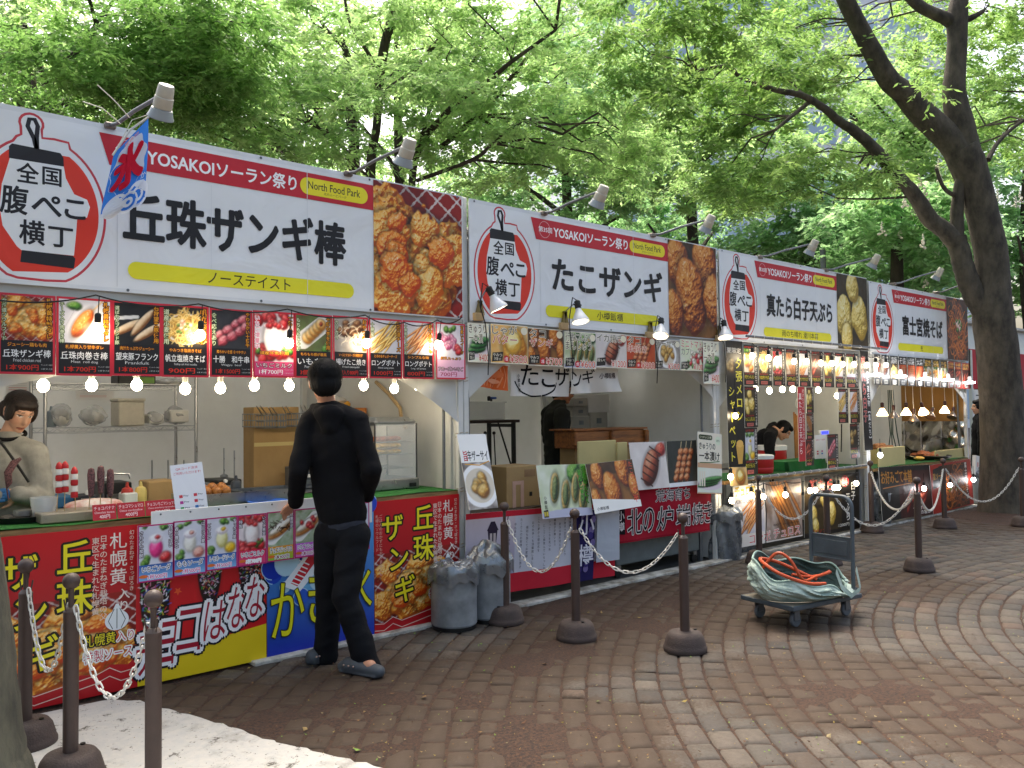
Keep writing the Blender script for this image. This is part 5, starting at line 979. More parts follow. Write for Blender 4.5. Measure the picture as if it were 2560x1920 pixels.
# skewers of marshmallow and sprinkled chocolate
p = at(163, 1260, .12); b = MB(); b.box((p.x+.02, .2, .99), (.3, .26, .05), mat('acrylic_stand', '#b8a890', .3, var=.1, alpha=.7), bev=.004); one(b, 'skewer_stand', 'low clear stand holding the skewers on the first counter', 'stand')
SK = mat('skewer_wood', '#d0b080', .7, var=.1); SPR = mat('sprinkled_choco', '#8a5a5c', .6, var=.5, scale=120, col2='#2a1414', bump=.6, bscale=160); MRED = mat('strawberry_red', '#c02024', .4, var=.1); MWH = mat('marshmallow', '#ece6dc', .7, var=.05)
for k, (px, kind) in enumerate((((148, 1160), 0), (((163), 1158), 0), ((186, 1172), 0), ((228, 1178), 1), ((252, 1172), 1), ((276, 1180), 1))):
    top = at(*px, .16); x, zt = top.x, top.z; b = MB(); b.tube([(x+.01*(k % 3-1), .17, .975), (x, .16, zt)], .0025, SK, 6)
    if kind == 0:
        for j, mm in enumerate((MRED, MWH, MRED, MWH, MRED)): b.lathe([(0, -.018), (.018, -.015), (.02, 0), (.018, .015), (0, .018)] if j else [(.018, -.018), (.019, -.005), (.012, .014), (0, .024)], (x, .16, zt-.01-.034*j), mm, 12)
    else: b.lathe([(0, -.15), (.014, -.14), (.019, -.08), (.021, -.02), (.016, .012), (0, .02)], (x, .16, zt), SPR, 12)
    one(b, 'skewer', ['red and white marshmallow skewer, leftmost', 'red and white marshmallow skewer, middle and tallest', 'red and white marshmallow skewer, right one of three', 'sprinkled chocolate skewer left of its two neighbours', 'sprinkled chocolate skewer between two others', 'sprinkled chocolate skewer nearest the payment card'][k], 'skewer', 'dessert skewers on the first counter')
p = at(250, 1265, .3); b = MB(); lumpy(b, (p.x, .42, 1.01), (.17, .1, .045), mat('marshmallow_bag', '#e8ded8', .3, var=.5, scale=9, col2='#cc5a44', bump=.4, bscale=20), 3, .05, 20); one(b, 'marshmallow_bag', 'bag of red and white marshmallows lying behind the skewers', 'bag')
b = MB(); p = at(115, 1275, .2); b.lathe([(.05, 0), (.07, .13), (.072, .13), (.052, 0)], (p.x, .25, .965), CLEAR, 20); one(b, 'clear_cup', 'clear plastic tub on the first counter left of the skewers', 'cup')
b = MB(); p = at(60, 1320, .2); b.lathe([(.12, 0), (.13, .03), (.12, .03), (.11, .01), (0, .01)], (p.x, .3, .965), BLACK, 24); b.lathe([(.05, .03), (.05, .06), (0, .065)], (p.x+.02, .32, .965), STEEL, 16); one(b, 'black_warmer', 'black round chocolate warmer at the left end of the first counter', 'warmer')
for px, Y, d, m, lab, nm in (((370, 1200, 440, 1250), .75, .2, CARD, 'small brown carton on the back table of the first stall', 'carton'), ((310, 1232, 345, 1266), .6, .12, WHITE, 'small white box with a blue logo on the back of the first counter', 'carton'), ((108, 1228, 190, 1250), .9, .3, mat('blue_box', '#2c6c98', .6, var=.1), 'blue flat box behind the red and white skewers', 'blue_box')):
    b, e = boxy('', px, Y, d, m, '', '', zfix=.96); one(b, nm, lab, 'box')
def table(name, lab, x0, x1, y0, y1, z, m, leg=.025):
    t = thing(name, lab, 'table'); b = MB(); b.box(((x0+x1)/2, (y0+y1)/2, z-.015), (x1-x0, y1-y0, .03), m, bev=.004); b.build('table_top', t)
    for x in (x0+.05, x1-.05):
        b = MB()
        for yy in (y0+.05, y1-.05): b.box((x, yy, (z-.03)/2), (leg, leg, z-.03), BLACK)
        b.box((x, (y0+y1)/2, z*.25), (leg, y1-y0-.1, leg), BLACK); b.box((x, (y0+y1)/2, z-.06), (leg, y1-y0-.1, leg), BLACK); b.tube([(x, y0+.06, z*.62), (x+(.2 if x < (x0+x1)/2 else -.2), y0+.06, z-.03)], .01, BLACK, 6); b.build('leg', t)
table('work_table', 'long steel work table in the middle of the first stall', .9, 3.3, .75, 1.3, .955, STEEL)
def kettle(px, Y, lab):
    p = at(*px, Y); b = MB(); b.tube([(p.x, Y, .96), (p.x, Y, 1.12), (p.x+.04, Y, 1.16), (p.x+.16, Y, 1.15), (p.x+.17, Y, 1.12)], .007, STEEL, 8); one(b, 'tap', lab, 'tap')
kettle((258, 1210), .95, 'thin bent steel tap behind the skewers of the first stall')
b = MB(); p = at(860, 1190, .4); b.box((p.x, .4, 1.06), (.1, .1, .2), WHITE, bev=.01); one(b, 'napkin_box', 'white upright box beside the glass warmer', 'box')
b = MB(); P0 = [atX(x, y_, 3.85) for x, y_ in ((940, 955), (972, 985), (1000, 1020), (1003, 1045), (1015, 1070))]; b.tube(P0, .016, mat('beige_hose', '#b09468', .6), 8); one(b, 'air_hose', 'beige hose hanging on the tent wall above the glass warmer', 'hose')
# ---- second stall
t_ = on(1120, 1052, 1269, 1060, 1.7); table('folding_table', 'dark folding table with braced legs at the back of the second stall', t_[0]-.3, t_[1], 1.5, 2.0, t_[3], DARKW, .035)
b, e = boxy('', (1167, 1007, 1264, 1050), 1.6, .3, CLEAR, '', '', zfix=t_[3]+.002); b.box(((e[0]+e[1])/2, 1.75, e[3]), (e[1]-e[0]+.02, .32, .012), CLEAR); one(b, 'clear_bin', 'clear plastic tub on the dark folding table', 'bin')
b = MB(); p = at(1228, 1000, 1.7); b.lathe([(.012, 0), (.012, .03), (0, .03)], (p.x, 1.7, e[3]+.01), BLACK, 10); b.box((p.x+.02, 1.7, e[3]+.045), (.1, .03, .025), mat('blue_plastic', '#2858a8', .4), bev=.008); b.box((p.x-.03, 1.7, e[3]+.04), (.03, .03, .05), BLACK, bev=.006); one(b, 'spray_head', 'black and blue spray head on the clear tub', 'sprayer')
for k in range(2):
    b = MB(); p = at(1213+22*k, 1090, 1.45); b.tube([(p.x, 1.45, p.z+.03), (p.x+.03*k-.01, 1.45, p.z-.36)], .007, BLACK, 6); b.ball((p.x, 1.45, p.z+.03), .018, BLACK, 10); one(b, 'tongs', ('black long tool hanging left under the folding table', 'black long tool hanging right under the folding table')[k], 'tool')
bx = [(1431, 1040, 1475, 1073), (1475, 1030, 1520, 1073), (1431, 1015, 1472, 1042), (1433, 995, 1470, 1016), (1470, 985, 1525, 1031), (1478, 1000, 1500, 1031)]
for k, px in enumerate(bx):
    b, e = boxy('', px, 1.3+.02*(k % 3), .3, mat('carton_white', '#c4c2bc', .7, var=.05) if k in (4, 5) else mat('grey_carton', '#9c988e', .7, var=.08), '', ''); 
    if k not in (4, 5): b.box(((e[0]+e[1])/2, 1.298+.02*(k % 3), (e[2]+e[3])/2), ((e[1]-e[0])*.25, .004, (e[3]-e[2])*.3), DSTEEL)
    one(b, 'white_carton', ['pale carton at the lower left of the back stack', 'pale carton low in the middle of the back stack', 'pale carton in the second row of the back stack', 'pale carton topmost left of the back stack', 'plain white carton topmost right of the back stack', 'small white carton in the middle of the back stack'][k], 'box', 'cartons stacked at the back of the second stall')
ze = min(at(p_[0], p_[3], 1.34).z for p_ in bx); table('back_table', 'table under the stacked white cartons in the second stall', at(1425, 1073, 1.3).x, 7.1, 1.28, 1.75, ze-.005, WHITE)
def trough():
    Y = .42; x0, x1, z0, z1 = on(1432, 1076, 1616, 1110, Y); t = thing('wooden_grill_box', 'orange brown wooden box with a plank lid on the second counter', 'wooden box')
    b = MB(); b.box(((x0+x1)/2, Y+.15, z1), (x1-x0, .34, .016), WOOD, bev=.003); b.build('lid', t)
    b = MB(); b.box(((x0+x1)/2, Y+.14, (z0+z1)/2-.01), (x1-x0-.06, .28, z1-z0), WOOD, bev=.006); b.build('body', t)
    for x in (x0+.02, (x0+x1)/2, x1-.02): b = MB(); b.box((x, Y-.01, (z0+z1)/2), (.05, .06, (z1-z0)*.8), WOOD, bev=.012); b.build('bracket', t)
    b = MB(); b.box(((x0+x1)/2, Y+.15, (z0+.755)/2), (x1-x0-.15, .2, z0-.755), CARD); b.build('riser', t)
trough()
for k, px in enumerate(((1617, 939), (1652, 948))):
    p = at(*px, 1.1); b = MB(); b.lathe([(.0, -.02), (.1, -.018), (.11, 0), (.1, .02), (.03, .03)], p, EC, 20); b.tube([p, p+Vector((0, 0, 2.9-p.z))], .004, BLACK, 5); one(b, 'ceiling_lamp', ('round white lamp hanging inside the second stall, left of two', 'round white lamp hanging inside the second stall, right of two')[k], 'lamp')
b, e = boxy('', (1445, 1104, 1542, 1156), .22, .02, CARDY, '', '', zfix=None); one(b, 'card_screen', 'pale yellow card screen below the wooden box', 'board')
b, e = boxy('', (1543, 1106, 1570, 1152), .2, .02, CARDY, '', ''); one(b, 'card_screen', 'small pale yellow card screen left of the squid poster', 'board')
def carton2():
    x0, x1, z0, z1 = on(1266, 1168, 1350, 1262, .12); t = MB(); t.box(((x0+x1)/2, .27, (z0+z1)/2), (x1-x0, .3, z1-z0), CARD, bev=.004); PK = mat('pink_tape', '#c8a08c', .6)
    w_ = x1-x0
    for q in (.22, .46): t.box((x0+w_*q, .119, z0+.1), (.035, .002, .2), PK)
    t.box((x0+w_*.34, .1185, z0+.2), (w_*.24+.035, .002, .03), PK); t.box((x0+w_*.72, .119, z0+.1), (.03, .002, .035), BLACK); t.box((x0+w_*.7, .119, z1-.06), (.12, .002, .06), mat('brown_tape', '#94704a', .5)); one(t, 'cardboard_box', 'brown cardboard box with pink tape behind the bun poster', 'box')
carton2()
def grill():
    a, c = at(1545, 1352, .08), at(1752, 1330, .08); t = thing('grill_cart', 'grey metal grill cart on casters below the red cloth banner', 'cart'); b = MB(); b.box(((a.x+c.x)/2, .33, .34), (c.x-a.x, .46, .44), mat('grill_grey', '#6c7474', .45, metal=.3, var=.15, scale=5), bev=.01); b.build('body', t)
    for x in (a.x+.05, c.x-.05):
        for yy in (.14, .52): b = MB(); b.lathe([(.01, -.014), (.042, -.014), (.045, 0), (.042, .014), (.01, .014)], (x, yy, .045), BLACK, 16, rot=Matrix.Rotation(PI/2, 3, 'X')); b.box((x, yy, .1), (.05, .05, .04), STEEL); b.build('caster', t)
grill()
# ---- third stall
p = at(1940, 1185, .2)
for px, lab, zt in (((1910, 1139, 1948, 1186), 'red cooler jug with white lid in front, on the green cloth', 0), ((1942, 1114, 1981, 1157), 'red cooler jug with white lid behind the nearer one', .0)):
    Y = .12 if px[0] < 1930 else .42; x0, x1, z0, z1 = on(*px, Y); r_ = (x1-x0)/2; t = thing('cooler_jug', lab, 'cooler', ((x0+x1)/2, Y+r_, .807), group='red cooler jugs'); h_ = min(.34, z1-.807); b = MB(); b.lathe([(r_*.92, 0), (r_*.95, .01), (r_, h_*.3), (r_*.985, h_*.32), (r_, h_*.34), (r_, h_*.78)], (0, 0, 0), RED, 24); b.build('body', t); b = MB(); b.lathe([(r_*1.03, h_*.78), (r_*1.04, h_*.96), (r_*.9, h_), (0, h_)], (0, 0, 0), WHITE, 24); b.build('lid', t)
b = MB(); x0, x1, z0, z1 = on(1970, 1155, 2066, 1188, .1); b.grid(lambda u, v: (x0+(x1-x0)*u, .1-.02*(1-v)+.01*math.sin(20*u), .81+(z1-.81)*v), 20, 6, mat('green_cloth', '#1c6a2a', .9, var=.15, scale=20), .004); b.box(((x0+x1)/2, .3, (z1+.81)/2), (x1-x0-.02, .3, z1-.815), mat('green_cloth', '#1c6a2a')); one(b, 'green_cloth_box', 'box draped with green cloth on the third counter', 'box')
def qr3():
    x0, x1, z0, z1 = on(2037, 1088, 2066, 1145, .15); s = Sheet(x1-x0, z1-z0, '#e8e6e2', .004); w_, h_ = x1-x0, z1-z0; s.text('QRコード決済', w_*.1, h_*.76, w_*.9, h_*.83, '#c83c4c'); [s.rect(w_*(.15+.4*(k % 2)), h_*(.28-.1*(k//2)), w_*(.3+.4*(k % 2)), h_*(.34-.1*(k//2)), c) for k, c in enumerate(('#c8303c', '#b83a90', '#c83c3c', '#3c78b8'))]; tag(s.build('payment_card', PAPER, loc=(x0, .15, z0)), 'white payment card standing on the green cloth box of the third stall', 'card stand')
    x0, x1, z0, z1 = on(2051, 1076, 2075, 1087, .16); b = MB(); b.box(((x0+x1)/2, .18, (z0+z1)/2), (x1-x0, .03, z1-z0), WHITE, bev=.006); b.box(((x0+x1)/2, .163, (z0+z1)/2), ((x1-x0)*.7, .004, (z1-z0)*.6), mat('blue_screen', '#2028a0', .3, emit='#3038d0', es=1.2)); b.tube([((x0+x1)/2, .19, z0), ((x0+x1)/2, .19, .81)], .008, WHITE, 8); one(b, 'price_display', 'small display with a lit blue screen above the payment card of the third stall', 'display')
qr3()
b = MB(); p = at(1990, 1040, .6)
for k in range(4): b.tube([(p.x-.03+.02*k, .6, .8), (p.x-.05+.035*k, .6, p.z+.05-.02*k)], .011, mat('churro_stick', '#b47838', .7, var=.2), 7)
one(b, 'churro_sticks', 'bunch of upright churro sticks behind the red vertical strip', 'food')
b = MB(); p = at(1995, 1020, .75); b.tube([(p.x, .75, p.z), (p.x+.02, .75, p.z-.2)], .012, BLACK, 6); b.tube([(p.x+.06*math.cos(q), .75, p.z+.06+.06*math.sin(q)) for q in np.linspace(0, 2*PI, 14)], .006, WHITE, 5); one(b, 'hanging_whisk', 'white whisk with black handle hanging on the back of the third stall', 'tool')
b = MB(); b.tube([at(2104, 1060, .25), at(2103, 1130, .25)], .008, BLACK, 6); one(b, 'black_rod', 'thin black rod on the right side of the third stall wall', 'rod')
table('work_table', 'work table behind the counter in the third stall', 7.6, 10.1, 1.1, 1.6, .8, STEEL)
# ---- fourth stall
YB, YF, XW = 1.0, .06, 13.655; zt_, zm_, zl_ = 2.0, atX(2330, 1053, XW).z, .76
b = MB(); b.box((XW+.012, (YB+YF)/2, (zt_+zm_)/2), (.012, YB-YF, zt_-zm_), mat('brown_board', '#96703c', .8, var=.1, scale=2)); one(b, 'cardboard_sheet', 'brown cardboard sheet lining the right side of the farthest stall', 'panel')
FOIL = mat('foil', '#b8b4ae', .18, metal=1., var=.1, scale=12, bump=.25, bscale=5)
b = MB(); b.grid(lambda u, v: (XW-.004+.012*math.sin(9*u+5*v+2*math.sin(4*v))+.01*math.sin(13*v+6*u+2*math.sin(7*u))+.004*math.sin(31*u-11*v), YB+(YF-YB)*u, zl_+(zm_-zl_)*v), 60, 30, FOIL, .002); [b.tube([(XW-.03, YB+(YF-YB)*q_, zl_), (XW-.03, YB+(YF-YB)*q_, zm_)], .008, STEEL, 6) for q_ in (.05, .33, .66, .95)]; one(b, 'foil_screen', 'crumpled silver foil screen behind the pots of the farthest stall', 'screen')
for px, Y, lab in (((2196, 1120, 2264, 1165), .05, 'pale yellow board at the left of the farthest counter'), ((2338, 1127, 2412, 1146), .08, 'pale yellow board at the right of the farthest counter')):
    b, e = boxy('', px, Y, .02, CARDY, '', ''); one(b, 'card_screen', lab, 'board')
p = at(2325, 1132, .25); b = MB(); b.lathe([(0, 0), (.3, .02), (.34, .06), (.33, .065), (.28, .03), (0, .02)], (p.x-.1, .26, .75), mat('iron_plate', '#2c2622', .5, metal=.4, var=.2), 28); one(b, 'frying_plate', 'wide black frying plate on the farthest counter', 'plate')
b = MB(); [b.ball((p.x-.1+random.Random(k).uniform(-.2, .2), .26+random.Random(k+50).uniform(-.14, .14), .795+.02*(k % 3)), (.09, .07, .035), mat('fried_noodle', '#b4622c', .6, var=.4, scale=40, bump=.8, bscale=90), 10) for k in range(16)]; one(b, 'fried_noodles', 'heap of orange fried noodles on the black plate', 'food')
b = MB(); q = at(2298, 1143, .2); b.ball((q.x, .2, .785), (.09, .07, .03), mat('egg_yellow', '#e0b040', .5, var=.2)); b.tube([(q.x-.05, .2, .79), (q.x-.3, .2, .83)], .006, SK, 6); one(b, 'yellow_ladle', 'yellow heap on a long wooden spatula at the farthest counter', 'food')
for px, h_, lab in (((2338, 1110), .2, 'white steaming steel pot at the back of the farthest counter'), ((2366, 1108), .26, 'tall shiny steel pot right of the white one')):
    p = at(*px, .42); p.x = min(p.x, 13.53); b = MB(); b.lathe([(.075, 0), (.08, .01), (.08, h_), (.085, h_+.005), (.06, h_+.025), (.012, h_+.03), (.012, h_+.05), (0, h_+.05)], (p.x, .42+.06*(px[0] < 2350), .755), STEEL, 24); one(b, 'steel_pot', lab, 'pot')
table('work_table', 'work table with pots at the back of the farthest stall', 10.9, 13.4, .8, 1.3, .745, STEEL)
b = MB(); x0, x1, z0, z1 = on(2196, 1108, 2236, 1120, .3); b.box(((x0+x1)/2, .4, z0+.02), (x1-x0, .2, .04), mat('bread_brown', '#b47c48', .7, var=.2, scale=20), bev=.015); [b.ball((x0+.05+.07*k, .36, z0+.05), (.05, .04, .03), mat('bread_brown', '#b47c48')) for k in range(4)]; b.box(((x0+x1)/2, .4, (z0+.75)/2), (x1-x0, .2, z0-.755), CARDY); one(b, 'bread_pile', 'pile of brown rolls above the left yellow board in the farthest stall', 'food')
b = MB(); [b.tube([at(2220+4*k, 975, .7+.02*k), at(2222+5*k, 1040, .7), at(2226+3*k+(8 if k == 3 else 0), 1085, .7), at(2222+9*k, 1118, .7)], .008, mat('dark_green_cable', '#1c4038', .5), 6) for k in range(4)]; one(b, 'cable_bundle', 'bundle of dark green cables hanging in the left of the farthest stall', 'cable')
# white bag with print beside the farthest stall
x0, x1, z0, z1 = on(2437, 1138, 2470, 1182, -.05); s = Sheet(x1-x0, z1-z0, '#d8d6d0', .05); s.text('祭', .05, .12, .13, .2, '#c04030', .01); s.ell((x1-x0)/2, (z1-z0)*.45, .03, .05, '#d8a030'); tag(s.build('paper_bag', PAPER, loc=(x0, -.05, z0), rot=rad(-8)), 'white paper bag with a coloured print held beside the farthest stall', 'bag')

for k, (px, Y, d, m, nm, lab) in enumerate((((255, 1203, 330, 1250), .95, .25, BLACK, 'black_appliance', 'black cooking appliance behind the sprinkled skewers'), ((455, 1196, 540, 1222), .95, .3, DSTEEL, 'deep_fryer', 'dark steel fryer behind the tray of fried balls'), ((545, 1190, 605, 1222), 1.0, .3, BLACK, 'black_appliance', 'black fryer box beside the large cardboard box'), ((755, 1175, 830, 1222), .95, .3, DSTEEL, 'deep_fryer', 'grey steel fryer behind the hand side of the man in black'), ((195, 1218, 245, 1246), .8, .2, mat('dark_crate', '#2c3138', .6), 'dark_crate', 'small dark crate on the work table left of the black appliance'))):
    b, e = boxy('', px, Y, d, m, '', '', zfix=.957); b.box(((e[0]+e[1])/2, Y-.004, e[2]+.05), ((e[1]-e[0])*.7, .006, .03), STEEL); b.lathe([(.0, 0), (.014, 0), (.014, .02), (0, .022)], (e[0]+.05, Y-.004, e[2]+.1), WHITE, 10, rot=Matrix.Rotation(PI/2, 3, 'X')); one(b, nm, lab, 'appliance')
for k, (x, y_, c, lab) in enumerate(((128, 1010, '#7c8890', 'grey lidded tub pushed to the left end of the wire shelf'), (318, 1215, '#b43428', 'red squeeze bottle beside the white box on the first counter'), (352, 1212, '#d8c070', 'yellow squeeze bottle beside the white box on the first counter'), (590, 1218, '#3c4048', 'dark sauce pot by the steel pans'))):
    p = at(x, y_, .66 if k else YS+.3); b = MB(); zb_ = .957 if k else RZ[1]+.006; b.lathe([(.035, 0), (.037, .01), (.036, .1), (.03, .12), (.012, .13), (.008, .16), (0, .16)], (p.x, .66 if k else YS+.3, zb_), mat('bottle_%d' % k, c, .4, var=.08), 16); one(b, 'sauce_bottle' if k in (1, 2) else 'lidded_pot', lab, 'bottle')
for k in range(5):
    p = at(560+26*k, 1120+6*(k % 2), 1.34) if k < 2 else at(300+40*k, 1150, 2.5); b = MB(); L_ = .22+.04*(k % 3); b.tube([p, p-Vector((0, 0, L_))], .006, STEEL, 6); b.lathe([(0, -.02), (.035, 0), (.03, .012), (0, .014)] if k % 2 else [(.03, -.06), (.03, .02), (.012, .03), (0, .03)], p-Vector((0, 0, L_+.01)), STEEL, 14); one(b, 'ladle', '%s hanging steel ladle from the left inside the first stall' % ORD[k], 'ladle', 'hanging ladles in the first stall')
# ---------------------------------------------------------------- lamps: bulbs, cables, clip lamps and spot lights
SOCK = mat('socket_black', '#1c1a18', .5, var=.2); SOCKW = mat('socket_white', '#d8d4c8', .45, var=.05); CABLE = mat('cable_black', '#141312', .55, var=.1)
def bulb_thing(p, lab, cat='light bulb', group=None, up=True, r=.03, glow=None, sock=None, cord=.0):
    t = thing('light_bulb', lab, cat, p, group=group); b = MB(); s_ = sock or SOCK
    b.lathe([(.012, .03), (.017, .034), (.018, .075), (.013, .085), (.006, .088), (0, .09)], (0, 0, 0), s_, 12)
    if cord: b.tube([(0, 0, .085), (0, 0, .085+cord)], .003, CABLE, 5)
    b.build('socket', t); b = MB(); b.lathe([(0, -r*1.15), (r*.5, -r*1.02), (r*.9, -r*.55), (r, -.0), (r*.88, r*.5), (.014, r*1.05), (.0125, r*1.2)], (0, 0, 0), glow or EB, 16); b.build('bulb', t); return t
def string(pts, lab, r=.0045, sagk=.03, name='light_cable'):
    b = MB(); P_ = []
    for a, c in zip(pts[:-1], pts[1:]):
        a, c = Vector(a), Vector(c); P_ += [a.lerp(c, t)+Vector((0, -.004, -sagk*(1-(2*t-1)**2))) for t in np.linspace(0, 1, 9)[:-1]]
    P_.append(Vector(pts[-1])); b.tube(P_, r, CABLE, 6); return one(b, name, lab, 'cable')
# first stall: upper row with cable
up = [(243, 822, 738), (500, 838, 760), (722, 858, 773), (916, 858, 788), (1096, 862, 800)]; pts = [at(-60, 742, -.05)]
for k, (x, y_, yc) in enumerate(up):
    p = at(x, y_, -.09); c = at(x-4, yc, -.06); pts.append(c)
    o = bulb_thing(p, '%s glowing bulb from the left hanging over the first menu boards' % ORD[k], group='bulbs over the first menu boards', glow=EW, cord=max(.02, c.z-p.z-.09)); o.rotation_euler = (rad(12), 0, 0)
    if k == 3: pts.append(at(1010, 806, -.05))
pts.append(at(1155, 793, -.05)); string(pts, 'black festoon cable along the top of the first menu boards', sagk=.035)
lowx = [(108, 964), (229, 963), (342, 962), (463, 972), (551, 970), (636, 964), (723, 964), (800, 962), (909, 964), (986, 971), (1044, 964)]
proto = None; LP = []
for k, (x, y_) in enumerate(lowx):
    p = at(x, y_, .1); lab = '%s round white bulb from the left under the first menu boards' % ORD[k]
    if proto is None: proto = bulb_thing(p, lab, group='round bulbs under the first menu boards', r=.031, glow=EB, sock=SOCKW)
    else: o = dup(proto); o.location = p; o['label'] = lab
    LP.append((p.x, .1, p.z+.088))
string([(.75, .1, 2.06)]+LP+[(3.85, .1, 2.06)], 'cable carrying the round bulbs inside the first stall', sagk=.01)
# third stall: festoon on a pole
def pole3(a, c, lab, Y): b = MB(); b.tube([at(*a, Y), at(*c, Y)], .014, DSTEEL, 8); [b.tube([at(a[0]+(c[0]-a[0])*q, a[1]+(c[1]-a[1])*q, Y)+Vector((0, .016*math.cos(t), .016*math.sin(t))) for t in np.linspace(0, 2*PI, 9)], .003, SOCKW, 5) for q in np.linspace(.05, .95, 14)]; return one(b, 'lamp_pole', lab, 'pole')
pole3((1866, 840), (2216, 873), 'thin grey pole with tied bulbs along the third banner foot', -.13)
f3 = [(648, 230), (835, 255), (937, 270), (1130, 292), (1272, 292), (1440, 312), (1565, 315), (1690, 325), (1823, 325), (1967, 335), (2072, 335), (2190, 335)]; proto = None; CP = []
for k, (x, y_) in enumerate(f3):
    q = z3(x, y_); p = at(*q, -.14); lab = '%s glowing bulb from the left hanging from the pole of the third stall' % ORD[k]
    if proto is None: proto = bulb_thing(p, lab, group='bulbs on the pole over the third stall', r=.028, glow=EW, cord=.04)
    else: o = dup(proto); o.location = p; o['label'] = lab
    CP.append((p.x, -.14, p.z+.13))
string(CP, 'black festoon cable looping under the pole of the third stall', sagk=.04)
proto = None
for k, (x, y_) in enumerate([(685, 612), (845, 630), (995, 615), (1115, 612), (1408, 622), (1625, 690)]):
    p = at(*z3(x, y_), .18); lab = '%s round bulb from the left inside the third opening' % ORD[k]
    if proto is None: proto = bulb_thing(p, lab, group='round bulbs inside the third stall', r=.031, glow=EB, sock=SOCKW)
    else: o = dup(proto); o.location = p; o['label'] = lab
pole3((1868, 1196), (2165, 1163), 'thin pole with a cable along the third counter edge', -.1)
proto = None; CP = []
for k, (x, y_) in enumerate([(300, 180), (310, 385), (478, 340), (582, 350), (772, 335), (985, 300), (1030, 295), (1195, 275), (1228, 272), (1385, 235)]):
    p = at(*z10(x, y_), -.13); lab = '%s glowing bulb from the left before the third counter front' % ORD[k]
    if proto is None: proto = bulb_thing(p, lab, group='bulbs before the third counter', r=.028, glow=EW, cord=.05)
    else: o = dup(proto); o.location = p; o['label'] = lab
    if k > 1: CP.append((p.x, -.13, p.z+.14))
string(CP, 'black cable carrying the bulbs before the third counter', sagk=.03)
b = MB(); p = at(*z3(455, 920), -.1); bulb_thing(p, 'single glowing bulb hanging on the melon banner', glow=EW, r=.026, cord=.3)
# fourth stall: ring lamps, heat lamps
proto = None; CP = []
for k, (x, y_) in enumerate([(508, 175), (790, 192), (1075, 218), (1340, 232), (1585, 262)]):
    p = at(*z6(x, y_), -.13); lab = '%s flat white lamp from the left under the farthest banner' % ORD[k]
    if proto is None:
        t = thing('flat_lamp', lab, 'lamp', p, group='flat white lamps of the farthest stall'); b = MB(); b.lathe([(.02, .02), (.024, .09), (.015, .1), (0, .1)], (0, 0, 0), SOCKW, 12); b.tube([(0, 0, .1), (0, .02, .24)], .004, CABLE, 5); b.build('socket', t)
        b = MB(); b.lathe([(0, -.012), (.05, -.012), (.075, -.004), (.075, .012), (.05, .02), (.02, .022)], (0, 0, 0), EC, 20); b.build('diffuser', t); proto = t
    else: o = dup(proto); o.location = p; o['label'] = lab
    CP.append((p.x, -.11, p.z+.24))
string(CP, 'black cable carrying the flat white lamps', sagk=.02)
proto = {}
for k, (x, y_, on_) in enumerate([(580, 600, 1), (710, 625, 0), (855, 595, 1), (942, 665, 0), (1048, 582, 1), (1140, 630, 0), (1298, 570, 1), (1385, 630, 0)]):
    p = at(*z6(x, y_), .13); lab = '%s %s reflector lamp from the left over the farthest counter' % (ORD[k], 'glowing' if on_ else 'unlit'); t = thing('heat_lamp', lab, 'lamp', p, group='reflector lamps hanging over the farthest counter')
    ti = Matrix.Rotation(rad((0, 0, 0, 0, -25, 35, 8, 30)[k]), 3, 'Y'); b = MB(); b.lathe([(.07, -.05), (.066, -.03), (.03, .03), (.02, .05)], (0, 0, 0), EH if on_ else mat('clear_lamp', '#8c7c6c', .2, metal=.6, var=.1), 18, rot=ti); b.build('bulb', t)
    b = MB(); b.lathe([(.022, .05), (.024, .12), (.012, .13), (0, .13)], (0, 0, 0), mat('socket_maroon', '#3c1c18', .5), 12, rot=ti); tp = ti @ Vector((0, 0, .13)); b.tube([tp, tp+Vector((-.01, 0, .1)), (tp.x-.02, 0, 2.2-p.z+.05)], .004, SOCKW, 5); b.build('cord', t)
proto = None
for k, (x, y_) in enumerate([(555, 1095), (1060, 1480), (1360, 1440), (1630, 1378)]):
    p = at(*z6(x, y_), -.13); lab = '%s white bulb from the left before the farthest counter' % ORD[k]
    if proto is None: proto = bulb_thing(p, lab, group='white bulbs before the farthest counter', r=.031, glow=EC, cord=.12)
    else: o = dup(proto); o.location = p; o['label'] = lab
